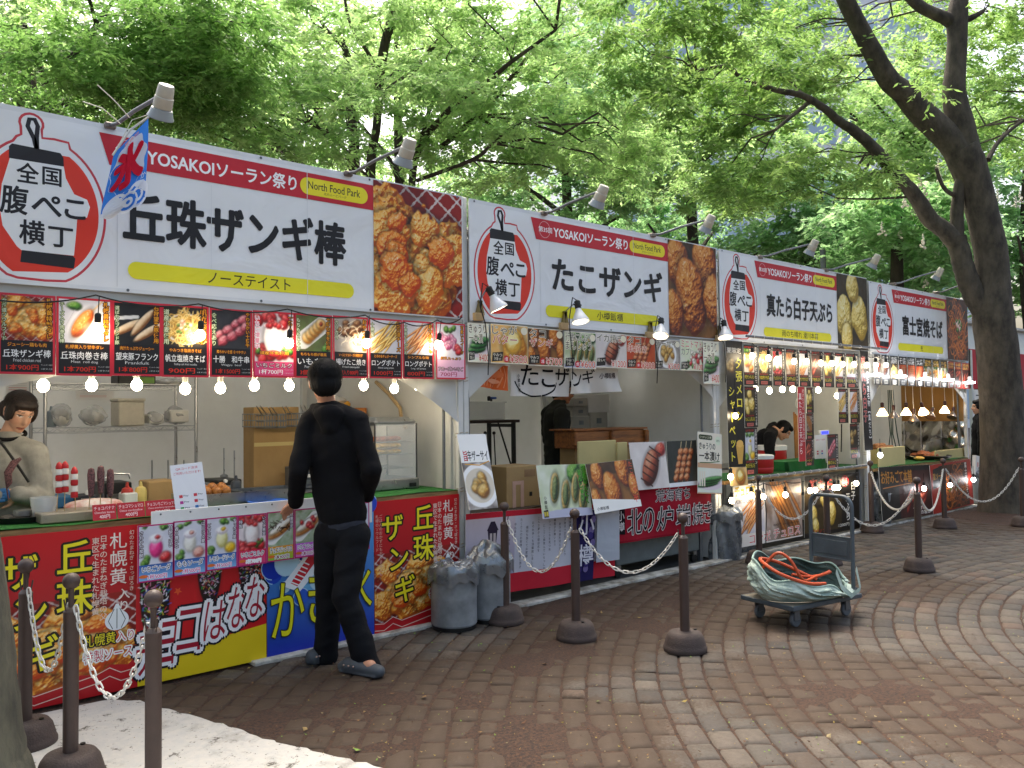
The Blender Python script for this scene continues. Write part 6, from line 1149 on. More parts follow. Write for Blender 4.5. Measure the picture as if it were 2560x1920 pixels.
# clip lamps of the second stall
def clip_lamp(px, Y, tilt, lab, clip, lit=True):
    p = at(*px, Y); t = thing('clip_lamp', lab, 'clip lamp', p, group='white clip lamps'); R_ = Matrix.Rotation(tilt, 3, 'Y') @ Matrix.Rotation(rad(-14), 3, 'X'); SH = mat('lamp_shade', '#d4d6d8', .35, metal=.15, var=.05)
    b = MB(); b.lathe([(.075, -.07), (.072, -.055), (.05, -.015), (.026, .03), (.022, .05), (.02, .05), (.024, .028), (.048, -.017), (.07, -.056), (.073, -.07)], (0, 0, 0), SH, 24, rot=R_); b.build('shade', t)
    b = MB(); b.lathe([(0, -.062), (.05, -.06), (.062, -.05), (.045, -.02), (.02, .02)], (0, 0, 0), EW if lit else SOCKW, 16, rot=R_); b.build('bulb', t)
    b = MB(); b.lathe([(.022, .045), (.026, .05), (.026, .11), (.012, .12), (0, .12)], (0, 0, 0), SOCK, 14, rot=R_); w0 = R_ @ Vector((0, 0, .08)); b.tube([w0+Vector((-.04, 0, 0)), w0+Vector((.04, 0, 0))], .008, SOCK, 8); b.build('socket', t)
    c = at(*clip, -.02)-p; b = MB(); b.tube([w0, w0+Vector((-.03, .01, .01)), Vector(c)+Vector((0, -.02, .12))], .006, STEEL, 6); b.box(Vector(c)+Vector((0, -.012, .07)), (.03, .02, .12), mat('clip_brass', '#8c7a4c', .4, metal=.6), rot=Matrix.Rotation(.3, 3, 'Y')); b.box(Vector(c)+Vector((.02, -.012, .07)), (.03, .02, .12), mat('clip_brass', '#8c7a4c'), rot=Matrix.Rotation(-.25, 3, 'Y')); b.box(Vector(c), (.09, .05, .06), mat('wood_block', '#c8a878', .7, var=.1), bev=.004); b.build('clip', t)
    b = MB(); w1 = R_ @ Vector((0, 0, .12)); b.tube([w1, w1+Vector((-.05, 0, .02)), w0+Vector((-.1, 0, -.12)), Vector(c)+Vector((.03, -.05, -.05)), Vector(c)+Vector((.06, -.05, -.3)), Vector(c)+Vector((.07, -.03, -.45))], .0045, CABLE, 6); b.build('cord', t)
clip_lamp((1237, 752), -.22, rad(-22), 'white clip lamp over the lantern of the second banner', (1195, 792)); clip_lamp((1448, 785), -.24, rad(2), 'white clip lamp over the yellow strip of the second banner', (1408, 816)); clip_lamp((1652, 823), -.22, rad(22), 'brightly lit clip lamp at the right end of the second banner', (1622, 838)); clip_lamp((1812, 828), -.22, rad(12), 'white clip lamp over the post between second and third banner', (1795, 846))
# gooseneck spot lights above the banners
SPOT = mat('spot_cream', '#c9c3b4', .45, var=.08, scale=8); SPG = mat('spot_glass_rim', '#9aa0a4', .3, var=.05); ARM = mat('arm_grey', '#7c7f84', .45, metal=.4, var=.12)
sp = [((408, 270), (275, 322), 'big cream spot light above the nearest banner, with the flag tied to its arm'), ((1016, 395), (870, 433), 'cream spot light above the fried chicken end of the nearest banner'), ((1500, 505), (1360, 530), 'spot light above the left half of the second banner'), ((1770, 573), (1632, 590), 'spot light above the right half of the second banner'), ((2030, 632), (1900, 642), 'spot light above the left half of the third banner'), ((2186, 666), (2066, 678), 'spot light above the tempura end of the third banner'), ((2345, 698), (2236, 714), 'spot light above the lantern of the farthest banner'), ((2432, 725), (2344, 740), 'spot light half hidden behind the tree fork')]
for (hx, hy), (bx_, by_), lab in sp:
    a = at(bx_, by_, -.02); a.z = 3.19; sgn = 1; p = None
    for yy in np.arange(-.05, -1.2, -.02):      # the head hangs out in front: length of arm about .55 m
        q = at(hx, hy-12, yy)
        if (q-a).length > .60 and yy < -.25: p = q; break
    if p is None: p = at(hx, hy-12, -.42)
    t = thing('spot_light', lab, 'spot light', (0, 0, 0), group='spot lights on arms over the banners'); b = MB(); tp = p+Vector((-.005, .02, .045)); b.tube([a, a.lerp(tp, .15)+Vector((0, 0, -.015)), a.lerp(tp, .5), tp], .011, ARM, 8); b.build('arm', t)
    b = MB(); b.box(a+Vector((0, .02, -.005)), (.06, .08, .035), mat('clamp_rust', '#8c8078', .5, metal=.4, var=.3), bev=.006); b.build('clamp', t)
    d = Vector((.0, .55, -.84)).normalized(); R_ = d.to_track_quat('-Z', 'Y').to_matrix(); b = MB(); b.lathe([(0, .095), (.036, .095), (.039, .09), (.043, .05), (.043, .034), (.047, .03), (.048, -.018), (.045, -.026)], p, SPOT, 22, rot=R_); b.build('lamp_body', t)
    b = MB(); b.lathe([(.043, -.026), (.052, -.03), (.062, -.065), (.067, -.074), (.067, -.078), (.06, -.076), (.0, -.06)], p, SPG, 24, rot=R_); b.build('lamp_rim', t)
# shaved ice flag tied to the first spot light
def flag():
    tl, tr, br, bl = (284, 385), (371, 296), (366, 490), (250, 545); Y = -.3
    A_, B_, C_, D_ = [at(*q, Y+d_) for q, d_ in ((tl, -.02), (tr, -.02), (br, 0), (bl, 0))]; w_, h_ = .36, .56; s = Sheet(w_, h_, '#3c82e0', .002); s.F = []; s.V = []; s.C = []; s.n = 0; s.DZ = .0008
    s.pic(0, 0, w_, h_, np.ones((20, 14, 3))*srgb('#3c82e0'))
    s.poly([(w_*.5+(.165+.012*math.sin(9*t))*math.cos(t), h_*.58+(.215+.012*math.sin(9*t))*math.sin(t)) for t in np.linspace(0, 2*PI, 50, endpoint=False)], '#e8ecf4'); s.rect(0, 0, w_, .03, '#e8e8ec')
    for cx, cy, r_ in ((.28, .05, .1), (.1, .04, .09), (.2, .02, .08)):
        for k in range(4): s.ell(cx, cy, r_-.022*k, r_-.022*k, '#e8ecf4' if k % 2 == 0 else '#3c82e0', 24)
    s.text('氷', w_*.14, h_*.3, w_*.86, h_*.86, '#d8203c', .085); s.vtext('かき氷', w_*.9, h_*.35, .05, '#e8ecf4'); s.text('夏名物', w_*.3, h_*.92, w_*.7, h_*.97, '#e8a0a0', .01)
    o = s.build('ice_flag', CLOTH); me = o.data; n = len(me.vertices); v = np.zeros(n*3); me.vertices.foreach_get('co', v); v = v.reshape(-1, 3); out = np.zeros_like(v)
    for i in range(n):
        u_, t_ = v[i, 0]/w_, v[i, 2]/h_; p = (D_.lerp(C_, u_)).lerp(A_.lerp(B_, u_), t_); out[i] = (p.x, p.y+v[i, 1]+.02*math.sin(7*u_+5*t_)*(1-t_), p.z)
    me.vertices.foreach_set('co', out.ravel()); me.update(); tag(o, 'blue and white flag with a red 氷 hanging from the first spot light arm', 'flag')
    b = MB(); b.tube([at(282, 388, -.32), at(325, 325, -.3), at(372, 292, -.32)], .006, mat('flag_stick', '#d8d8d0', .5), 6); b.tube([at(283, 388, -.32), at(330, 300, -.33), at(375, 285, -.33)], .002, SOCKW, 4); b.tube([at(325, 295, -.3), at(285, 250, -.3), at(243, 212, -.3)], .003, SOCKW, 5); b.tube([at(302, 310, -.3), at(255, 270, -.3), at(207, 254, -.3)], .003, SOCKW, 5); one(b, 'flag_string', 'white strings and stick holding the blue flag, loose ends sticking up', 'string')
flag()
# ---------------------------------------------------------------- people
SKIN = print_mat('skin', .5, 0., .4); FAB = {}
def fabric(name, c, rough=.9, sc=14): return mat(name, c, rough, var=.12, scale=sc, bump=.25, bscale=220, spec=.2)
class Flesh:
    def __init__(s): s.v = []; s.f = []
    def cone(s, a, b, ra, rb, w=None, k=1., n=16):
        a, b = Vector(a), Vector(b); d = b-a; L = d.length; t = d.normalized() if L > 1e-6 else Vector((0, 0, 1))
        w = Vector(w) if w is not None else t.orthogonal(); w = (w-t*w.dot(t)).normalized(); u = t.cross(w); R = []
        for q in np.linspace(-PI/2, 0, 5): R.append((a+t*ra*math.sin(q), ra*math.cos(q)))
        for q in np.linspace(.25, .75, 3): R.append((a+d*q, ra+(rb-ra)*q))
        for q in np.linspace(0, PI/2, 5): R.append((b+t*rb*math.sin(q), rb*math.cos(q)))
        o = len(s.v)
        for c, r in R:
            r = max(r, 1e-4)
            for i in range(n): g = 2*PI*i/n; s.v.append(c+w*(r*k*math.cos(g))+u*(r*math.sin(g)))
        m = len(R); s.f += [tuple(o+i for i in range(n))[::-1], tuple(o+(m-1)*n+i for i in range(n))]
        s.f += [(o+j*n+i, o+j*n+(i+1) % n, o+(j+1)*n+(i+1) % n, o+(j+1)*n+i) for j in range(m-1) for i in range(n)]
    def chain(s, P, R, w=None, k=1.):
        for i in range(len(P)-1): s.cone(P[i], P[i+1], R[i], R[i+1], w, k)
    def ball(s, c, r, ax=None):
        X, Y, Z = ax or (Vector((1, 0, 0)), Vector((0, 1, 0)), Vector((0, 0, 1))); c = Vector(c); o = len(s.v); n, m = 20, 12
        for j in range(m+1):
            q = PI*j/m
            for i in range(n): g = 2*PI*i/n; x, y, z = max(math.sin(q), 1e-3)*math.cos(g)*r[0], max(math.sin(q), 1e-3)*math.sin(g)*r[1], -math.cos(q)*r[2]; s.v.append(c+X*x+Y*y+Z*z)
        s.f += [tuple(o+i for i in range(n))[::-1], tuple(o+m*n+i for i in range(n))]; s.f += [(o+j*n+i, o+j*n+(i+1) % n, o+(j+1)*n+(i+1) % n, o+(j+1)*n+i) for j in range(m) for i in range(n)]
    def grow(s, name, m, vox, parent, base, smooth=3, fn=None, colfn=None):
        me = bpy.data.meshes.new('t'); me.from_pydata([tuple(p) for p in s.v], [], s.f); o = bpy.data.objects.new('t', me); COL.objects.link(o); md = o.modifiers.new('r', 'REMESH'); md.mode = 'VOXEL'; md.voxel_size = vox
        if smooth: q = o.modifiers.new('s', 'SMOOTH'); q.factor = .5; q.iterations = smooth
        dg = bpy.context.evaluated_depsgraph_get(); dg.update(); m2 = bpy.data.meshes.new_from_object(o.evaluated_get(dg)); bpy.data.objects.remove(o); n = len(m2.vertices)
        v = np.zeros(n*3); m2.vertices.foreach_get('co', v); v = v.reshape(-1, 3); nn = np.zeros(n*3); m2.vertices.foreach_get('normal', nn); nn = nn.reshape(-1, 3)
        if fn is not None: v = fn(v, nn)
        if colfn is not None: c4 = np.ones((n, 4), np.float32); c4[:, :3] = colfn(v); m2.attributes.new('Col', 'FLOAT_COLOR', 'POINT').data.foreach_set('color', c4.ravel())
        m2.vertices.foreach_set('co', (v-np.array(base)).ravel()); m2.polygons.foreach_set('use_smooth', np.ones(len(m2.polygons), bool)); m2.materials.clear(); m2.materials.append(m); m2.update(); m2.name = name
        r = bpy.data.objects.new(name, m2); COL.objects.link(r); r.parent = parent; return r
def folds(amp, sc=1., seed=0, axis=(0, 0, 1)):
    def fn(v, n):
        a = vnoise(v[:, 0]*9*sc+v[:, 2]*4*sc, v[:, 2]*16*sc+v[:, 1]*9*sc, 1., seed, 3)-.5; b = 1-np.abs(2*vnoise(v[:, 0]*6*sc-v[:, 2]*9*sc, v[:, 1]*6*sc+v[:, 2]*6*sc, 1., seed+9, 2)-1)
        return v+n*(amp*(a*1.2+(b-.6)*.9))[:, None]
    return fn
def hand(F, wrist, d, side, up, s=1., curl=.6):
    d, side, up = Vector(d).normalized(), Vector(side).normalized(), Vector(up).normalized(); w = Vector(wrist)
    F.cone(w, w+d*.045*s, .024*s, .03*s, side, 1.35); F.cone(w+d*.04*s, w+d*.085*s, .026*s, .02*s, side, 1.7)
    for k, (o, L) in enumerate(((-.032, .07), (-.011, .078), (.011, .074), (.031, .058))):
        b0 = w+d*.085*s+side*o*s; m1 = b0+(d*math.cos(curl*.5)-up*math.sin(curl*.5))*L*.5*s; m2 = m1+(d*math.cos(curl*1.3)-up*math.sin(curl*1.3))*L*.32*s; m3 = m2+(d*math.cos(curl*2)-up*math.sin(curl*2))*L*.25*s; F.chain([b0, m1, m2, m3], [.0095*s, .009*s, .008*s, .0065*s])
    b0 = w+d*.03*s-side*.035*s; m1 = b0+(d*.7-side*.7-up*.2).normalized()*.04*s; F.chain([b0, m1, m1+(d*.9-side*.25-up*.3).normalized()*.034*s], [.012*s, .0105*s, .0085*s])
SK0, LIP, BROW, EYEW = np.array(lin('#c99a7c')), np.array(lin('#a8604c')), np.array(lin('#2c2220')), np.array(lin('#e0d8d0'))
def head_fns(c, fd, up, s=1., skin=SK0):
    fd = Vector(fd).normalized(); up = Vector(up); rt = fd.cross(up).normalized(); up = rt.cross(fd); c = np.array(c); A = np.array([rt, fd, up])
    def loc(v): return (v-c) @ A.T/s
    def fn(v, n):
        q = loc(v); x, y, z = q.T; near = (np.linalg.norm(q, axis=1) < .2) & (y > .02); d = np.zeros(len(q)); g = lambda cx, cz, sx, sz: np.exp(-((x-cx)/sx)**2-((z-cz)/sz)**2)
        d += .024*g(0, -.03, .011, .02)+.012*g(0, -.005, .008, .03); d -= .009*(g(.031, .004, .017, .012)+g(-.031, .004, .017, .012)); d += .006*g(0, .026, .05, .01)+.009*g(0, -.066, .022, .007)+.007*g(0, -.08, .02, .006)-.004*g(0, -.0735, .024, .0025)+.008*g(0, -.105, .022, .016); d += .004*(g(.045, -.03, .02, .02)+g(-.045, -.03, .02, .02))
        v = v.copy(); v[near] += (d[near]*s)[:, None]*np.array(fd); return v
    def col(v):
        q = loc(v); x, y, z = q.T; C_ = np.tile(skin, (len(v), 1)); near = (np.linalg.norm(q, axis=1) < .2) & (y > .03)
        def put(m, c, k=1.): C_[m & near] = C_[m & near]*(1-k)+c*k
        put(np.hypot(np.abs(x)-.045, (z+.035))<.022, np.array(lin('#c8866c')), .35)
        put((np.abs(x) < .024) & (np.abs(z+.0735) < .0105-.18*np.abs(x)), LIP); put((np.abs(x) < .023) & (np.abs(z+.0735) < .0016), BROW, .7)
        put(((np.abs(np.abs(x)-.031)/.0165)**2+((z-.003)/.0065)**2) < 1, EYEW, .9); put(np.hypot(np.abs(x)-.031, z-.003) < .006, BROW); put((np.abs(np.abs(x)-.031) < .018) & (np.abs(z-.010+.12*(np.abs(x)-.031)**2*50) < .0022), BROW); put((np.abs(np.abs(x)-.033) < .02) & (np.abs(z-.03+4*(np.abs(x)-.033)**2) < .0032), BROW, .8)
        return C_
    return fn, col, (rt, fd, up)
def add_head(F, c, fd, up, s=1.):
    fd = Vector(fd).normalized(); up = Vector(up); rt = fd.cross(up).normalized(); up = rt.cross(fd); c = Vector(c); ax = (rt, fd, up)
    F.ball(c+fd*-.012*s+up*.03*s, (.074*s, .092*s, .083*s), ax); F.ball(c+fd*.026*s+up*-.035*s, (.06*s, .06*s, .072*s), ax); F.ball(c+fd*.045*s+up*-.09*s, (.034*s, .03*s, .024*s), ax); F.ball(c+fd*.05*s+up*.012*s, (.057*s, .037*s, .05*s), ax)
    for q in (-1, 1): F.ball(c+rt*q*.077*s-fd*.005*s+up*-.008*s, (.012*s, .02*s, .032*s), ax); F.ball(c+rt*q*.083*s-fd*.012*s+up*.008*s, (.008*s, .016*s, .02*s), ax)
    return ax
def shoe(P, name, heel, toe, up, m, parent, base, s=1., clog=False):
    F = Flesh(); h, t = Vector(heel), Vector(toe); d = (t-h).normalized(); z = Vector((0, 0, 1)); F.chain([h+z*.035, h.lerp(t, .35)+z*.042, h.lerp(t, .72)+z*.04, t+z*.03-d*.03], [.038, .042, .048, .034], d.cross(z), 1.05)
    if not clog: F.cone(h+z*.05+d*.02, h+z*.085+d*.03, .04, .038)
    else: F.cone(h.lerp(t, .55)+z*.05, h.lerp(t, .75)+z*.05, .046, .042, d.cross(z), 1.05); F.chain([h+z*.012, h.lerp(t, .4)+z*.012, h.lerp(t, .75)+z*.012, t-d*.035+z*.012], [.014, .014, .014, .014], d.cross(z), 3.2)
    def fn(v, n): v = v.copy(); v[:, 2] = np.maximum(v[:, 2], .004); return v
    o = F.grow(name, m, .007, parent, base, 2, fn)
    if clog:
        b = MB(); sd = d.cross(z).normalized()
        for i in range(3):
            for j in (-1, 0, 1): p = h.lerp(t, .55+.13*i)+sd*.024*j+z*(.0935-.012*i-.006*abs(j)); b.lathe([(.005, -.004), (.006, .001), (0, .0015)], p-Vector(base), mat('clog_hole', '#171a1c', .7), 8)
            for q in (-1, 1): p = h.lerp(t, .5+.12*i)+sd*q*.05+z*.055; b.ball(p-Vector(base), .006, mat('clog_vent', '#b89888', .7), 8)
        b.build('vent_hole', o)
    return o
def hairdo(c, ax, s, m, parent, base, back=.0, fringe=.02, tail=None, low=-.02, full=1.06, side=.0):
    rt, fd, up = ax; c = Vector(c); F = Flesh(); k = full
    F.ball(c-fd*.022*s+up*.04*s, (.083*s*k, .094*s*k, .082*s*k), ax); F.ball(c-fd*.045*s+up*(.0+low)*s, (.076*s*k, .066*s*k, .07*s*k), ax)
    F.ball(c+fd*.038*s+up*(.078-fringe)*s, (.068*s*k, .05*s, .034*s), ax)
    for q in (-1, 1):
        F.ball(c+rt*q*.066*s+fd*.012*s+up*(.03-side*.5)*s, (.022*s*k, .05*s, (.045+side*.35)*s), ax)
        if back: F.chain([c+rt*q*.05*s-fd*.06*s, c+rt*q*.055*s-fd*.065*s-up*back*s], [.05*s, .038*s])
    if back: F.chain([c-fd*.07*s, c-fd*.075*s-up*back*s], [.055*s, .045*s])
    if tail: F.chain([Vector(p) for p in tail], [.03*s, .028*s, .02*s, .01*s][:len(tail)])
    cn = np.array(c); A = np.array([rt, fd, up])
    def fn(v, n):
        q = (v-cn) @ A.T; a = np.arctan2(q[:, 0], q[:, 1]-.01); r = 2.2*(vnoise(a*7+5, q[:, 2]*9, 1., 4, 3)-.5)+2.*(vnoise(a*22+5, q[:, 2]*6, 1., 7, 2)-.5); tip = np.clip((-(q[:, 2])-.0)/.06, 0, 1)
        return v+n*(r*(.0022+.003*tip)*s)[:, None]
    H_ = F.grow('hair', m, .0065, parent, base, 2, fn)
    b = MB(); rr = random.Random(11); cr = (up*.9-fd*.35).normalized(); e1 = cr.cross(rt).normalized(); e2 = cr.cross(e1); cc = c-fd*.022*s+up*.036*s
    for _ in range(1500):                                   # loose strands over the cap of hair
        ph = rr.uniform(0, 2*PI); th0 = rr.uniform(0, 1.5); L_ = rr.uniform(.35, .75); lift = rr.uniform(1., 1.045)*k; P_ = []
        for j in range(4):
            th = th0+L_*j/3; d = cr*math.cos(th)+(e1*math.cos(ph+.12*j*rr.uniform(-1, 1))+e2*math.sin(ph))*math.sin(th); x, y, z = d.dot(rt), d.dot(fd), d.dot(up); P_.append(cc+rt*x*.083*s*lift+fd*y*.094*s*lift+up*z*(.084 if z > 0 else .1)*s*lift-Vector(base))
        q = P_[-1]+Vector(base)-c
        if q.dot(up) < (.055 if q.dot(fd) > .03 else .02-back if back else -.03 if q.dot(fd) < -.02 else .012)*s: continue
        w_ = (P_[1]-P_[0]).cross(P_[0]+Vector(base)-c).normalized()*.0018*s
        b.add([p_+w_*(1-j/3.2)*sg for j, p_ in enumerate(P_) for sg in (-1, 1)], [(2*j, 2*j+1, 2*j+3, 2*j+2) for j in range(3)], m)
    if b.v: b.build('loose_strands', H_)
    return H_
def person(lab, J, tf, hd, up, cl, hair, skin=SK0, s=1., vox=.0065, feet=None, gloves=None, cat='person', hands=(), short=False, hs=None):
    """J joints in world space; tf chest direction; hd face direction; cl clothing"""
    g = lambda k: Vector(J[k]); base = Vector((g('pel').x, g('pel').y, 0)); t = thing('person', lab, cat, base); tf = Vector(tf).normalized(); sd = (g('sr')-g('sl')).normalized(); hs = hs or s
    F = Flesh(); F.chain([g('pel'), g('chest'), g('neck')], [.085*s, .095*s, .05*s], sd, 1.35); ax = add_head(F, g('head'), hd, up, hs); F.chain([g('neck')-Vector((0, 0, .05)), g('neck')+Vector((0, 0, .03)), g('head')-ax[2]*.06-ax[1]*.015], [.06*s, .055*s, .05*s])
    for a in 'lr':
        F.chain([g('neck').lerp(g('chest'), .35), g('s'+a).lerp(g('chest'), .12), g('e'+a), g('w'+a)], [.05*s, .045*s, .038*s, .026*s])
        if 'h'+a in J: F.chain([g('h'+a), g('k'+a), g('a'+a)], [.07*s, .05*s, .036*s]); F.chain([g('pel'), g('h'+a)], [.08*s, .07*s])
        if 'a'+a in J and feet: h_, q_ = feet[a]; F.chain([Vector(h_).lerp(Vector(q_), .2)+Vector((0, 0, .06)), Vector(h_).lerp(Vector(q_), .6)+Vector((0, 0, .04))], [.034, .026])
    for hh in hands: hand(F, *hh)
    fn, col, ax = head_fns(g('head'), hd, up, hs, skin); F.grow('body', SKIN, vox if hands else .008, t, base, 2, fn, col)
    hairdo(g('head'), ax, hs, hair.pop('m'), t, base, **hair)
    C = Flesh(); top = cl['top']; k = cl.get('ease', 1.)
    C.chain([g('hem'), g('pel').lerp(g('chest'), .45), g('chest'), g('neck').lerp(g('chest'), .35)], [r*s*k for r in cl.get('rad', (.118, .112, .122, .085))], sd, cl.get('wide', 1.42)); C.chain([g('sl'), g('neck').lerp(g('chest'), .12), g('sr')], [.068*s*k, .075*s*k, .068*s*k])
    for a in 'lr': C.chain([g('s'+a), g('e'+a), g('w'+a)], [r*s*k for r in cl.get('sleeve', (.072, .062, .047))])
    if cl.get('hood'):
        n0 = g('neck'); up_ = Vector((0, 0, 1)); B_ = -tf; pts = [n0+sd*.085*math.cos(q)-tf*-.0+B_*(.02+.075*max(0, math.sin(q)))+up_*(-.012-.03*max(0, math.sin(q))) for q in np.linspace(-.5, PI+.5, 11)]; C.chain(pts, [.028]*3+[.038]*5+[.028]*3); C.chain([n0+B_*.1-up_*.05+sd*-.055, n0+B_*.125-up_*.13, n0+B_*.1-up_*.05+sd*.055], [.04, .045, .04]); C.chain([n0+B_*.11-up_*.05, n0+B_*.125-up_*.14], [.055, .035], sd, 1.6)
    if cl.get('collar'): n0 = g('neck'); C.chain([n0+sd*.06*math.cos(q)+tf*.055*math.sin(q)+Vector((0, 0, .02+.01*math.sin(q))) for q in np.linspace(0, 2*PI, 12)], [.016]*12)
    C.grow(cl.get('name', 'jacket'), top, .0085, t, base, 3, folds(cl.get('fold', .012), cl.get('fsc', 1.), len(lab)))
    if 'under' in cl: U_ = Flesh(); U_.chain([g('hem')-Vector((0, 0, .05)), g('hem')+Vector((0, 0, .0))], [.107*s, .104*s], sd, 1.4); U_.grow('undershirt', cl['under'], .01, t, base, 2, folds(.006))
    if 'hl' in J:
        T_ = Flesh(); T_.chain([g('pel')+Vector((0, 0, .06)), g('pel')-Vector((0, 0, .06))], [.1*s, .105*s], sd, 1.35)
        for a in 'lr': T_.chain([g('h'+a), g('h'+a).lerp(g('k'+a), .5), g('k'+a), g('k'+a).lerp(g('a'+a), .55), g('a'+a)+Vector((0, 0, .0))], [r*s for r in cl.get('leg', (.098, .09, .076, .075, .076))])
        T_.grow('trousers', cl['legs'], .0085, t, base, 3, folds(.013, .8, 3))
    if feet:
        for a in 'lr': shoe(F, 'shoe', feet[a][0], feet[a][1], None, cl['shoe'], t, base, 1., cl.get('clog', False))
    return t
HB = mat('black_hair', '#070606', .7, spec=.25, var=.25, scale=40, col2='#030303'); HBR = mat('brown_hair', '#2c1c14', .55, var=.3, scale=40, col2='#170e0a')
BLK = fabric('black_jersey', '#0f0f12'); BLK2 = fabric('black_trousers', '#101115', .8); GREYU = fabric('grey_shirt', '#353842'); CLOG = mat('grey_clog', '#44494e', .6, var=.1); DKG = fabric('dark_green_shirt', '#2c2d27'); BEIGE = fabric('beige_sweater', '#a9a69c', .9); BLK3 = fabric('black_coat', '#0a0a0c')
def W(zx, zy, t): p = dep(700+zx/1.953, 900+zy/1.953, t); return tuple(p)
fwd = Vector((_fw[0], _fw[1], 0)).normalized(); rgt = Vector((_R[0], _R[1], 0)).normalized()
# man in black, back to the camera
fr, fl = gnd(947, 1694), gnd(848, 1676); ll, lt = gnd(826, 1650), gnd(766, 1664)
J = dict(head=W(219, 112, 5.12), neck=W(227, 222, 5.12), chest=W(262, 400, 5.1), pel=W(300, 800, 5.1), hem=W(305, 755, 5.1), sl=W(146, 300, 5.12), sr=W(377, 300, 5.08), el=W(90, 535, 4.98), wl=W(75, 690, 5.2), er=W(447, 535, 5.0), wr=W(425, 665, 5.2), hl=W(245, 850, 5.13), hr=W(362, 850, 5.08), kl=W(240, 1160, 5.16), kr=W(318, 1150, 4.98), al=W(224, 1450, 5.19), ar=W(436, 1512, 4.97))
td = (fwd*.92-rgt*.35).normalized()
J['wl'] = tuple(Vector(J['wl'])); hw = Vector(J['wl'])
man = person('man in black hooded jacket seen from behind at the first counter', J, td, fwd*.9-rgt*.3+Vector((0, 0, -.22)), (0, 0, 1), dict(top=BLK, hood=True, under=GREYU, legs=BLK2, shoe=CLOG, clog=True, rad=(.112, .116, .128, .08), wide=1.36, sleeve=(.066, .06, .045), fold=.012, fsc=.7, leg=(.1, .092, .078, .074, .074)), dict(m=HB, low=-.012, fringe=.0, full=1.13, side=-.05), feet=dict(r=(fr, fl), l=(ll, lt)), hands=[(hw, (-rgt*.55+fwd*.45-Vector((0, 0, .55))), (rgt*.45+fwd*.75), (Vector((0, 0, .8))-rgt*.5), 1.0, .55)], skin=np.array(lin('#c08a6c')), vox=.0055, hs=1.1)
# woman at the left of the first stall
YW = .78; w_ = lambda x, y_, dy=0.: tuple(at(x, y_, YW+dy))
J = dict(head=w_(50, 1030), neck=w_(24, 1098, .05), chest=w_(15, 1170, .03), pel=w_(22, 1370), hem=w_(22, 1330), sl=w_(88, 1135, -.08), sr=w_(-48, 1140, .12), el=w_(106, 1245, -.1), wl=w_(48, 1236, -.22), er=w_(-70, 1260, .0), wr=w_(-20, 1240, -.22))
hw = Vector(J['wl'])
wm = person('woman with short brown hair and beige sweater looking down behind the first counter', J, (rgt*.4-fwd*.9), (rgt*.72-fwd*.55-Vector((0, 0, .42))), Vector((0, 0, 1))+rgt*.2, dict(top=BEIGE, name='sweater', collar=True, rad=(.13, .13, .13, .085), wide=1.3, sleeve=(.075, .066, .05), fold=.012), dict(m=HBR, back=.03, fringe=.014, full=1.08, side=.05), hands=[(hw, -rgt*.8-fwd*.2-Vector((0, 0, .1)), Vector((0, 0, 1)), fwd, .95, 1.0)], skin=np.array(lin('#d0a084')))
n0 = Vector(J['neck'])+Vector((0, 0, .012)); b = MB(); q1 = (rgt*.4-fwd*.9).normalized(); q2 = Vector((-q1.y, q1.x, 0)); b.tube([n0+q1*(.078*math.cos(a)+.012)+q2*.086*math.sin(a)+Vector((0, 0, .018-.03*math.cos(a)))-wm.location for a in np.linspace(0, 2*PI, 24, endpoint=False)], .011, fabric('dark_trim', '#1c1a1a'), 8, closed=True); b.build('neckband', wm)
b = MB(); hp = hw-rgt*.075-fwd*.03; b.ball(hp, (.05, .045, .04), mat('blue_glove', '#2c78b8', .5, var=.1), 14); [b.tube([hp+Vector((.0, -.035, .025-.018*k)), hp+Vector((-.045, -.045, .025-.018*k)), hp+Vector((-.06, -.015, .02-.018*k))], .0095, mat('blue_glove', '#2c78b8')) for k in range(4)]; g_ = one(b, 'rubber_glove', 'blue rubber glove on the hand of the woman in beige', 'glove')
b = MB(); q0 = at(22, 1208, YW-.26); b.tube([q0+Vector((0, 0, -.1)), q0+Vector((-.01, 0, -.03)), q0, q0+Vector((-.005, 0, .06)), q0+Vector((.025, 0, .115)), q0+Vector((.06, 0, .14))], [.004, .004, .018, .021, .02, .008], SPR, 12); one(b, 'choco_banana', 'sprinkled chocolate banana on a stick held by the woman in beige', 'food')
b = MB(); pts_ = [at(-2, 1100, YW-.15), at(20, 1130, YW-.17), at(45, 1165, YW-.175), at(72, 1205, YW-.17)]; b.tube(pts_, .008, CABLE, 6); one(b, 'neck_strap', 'thin black strap across the beige sweater', 'strap')
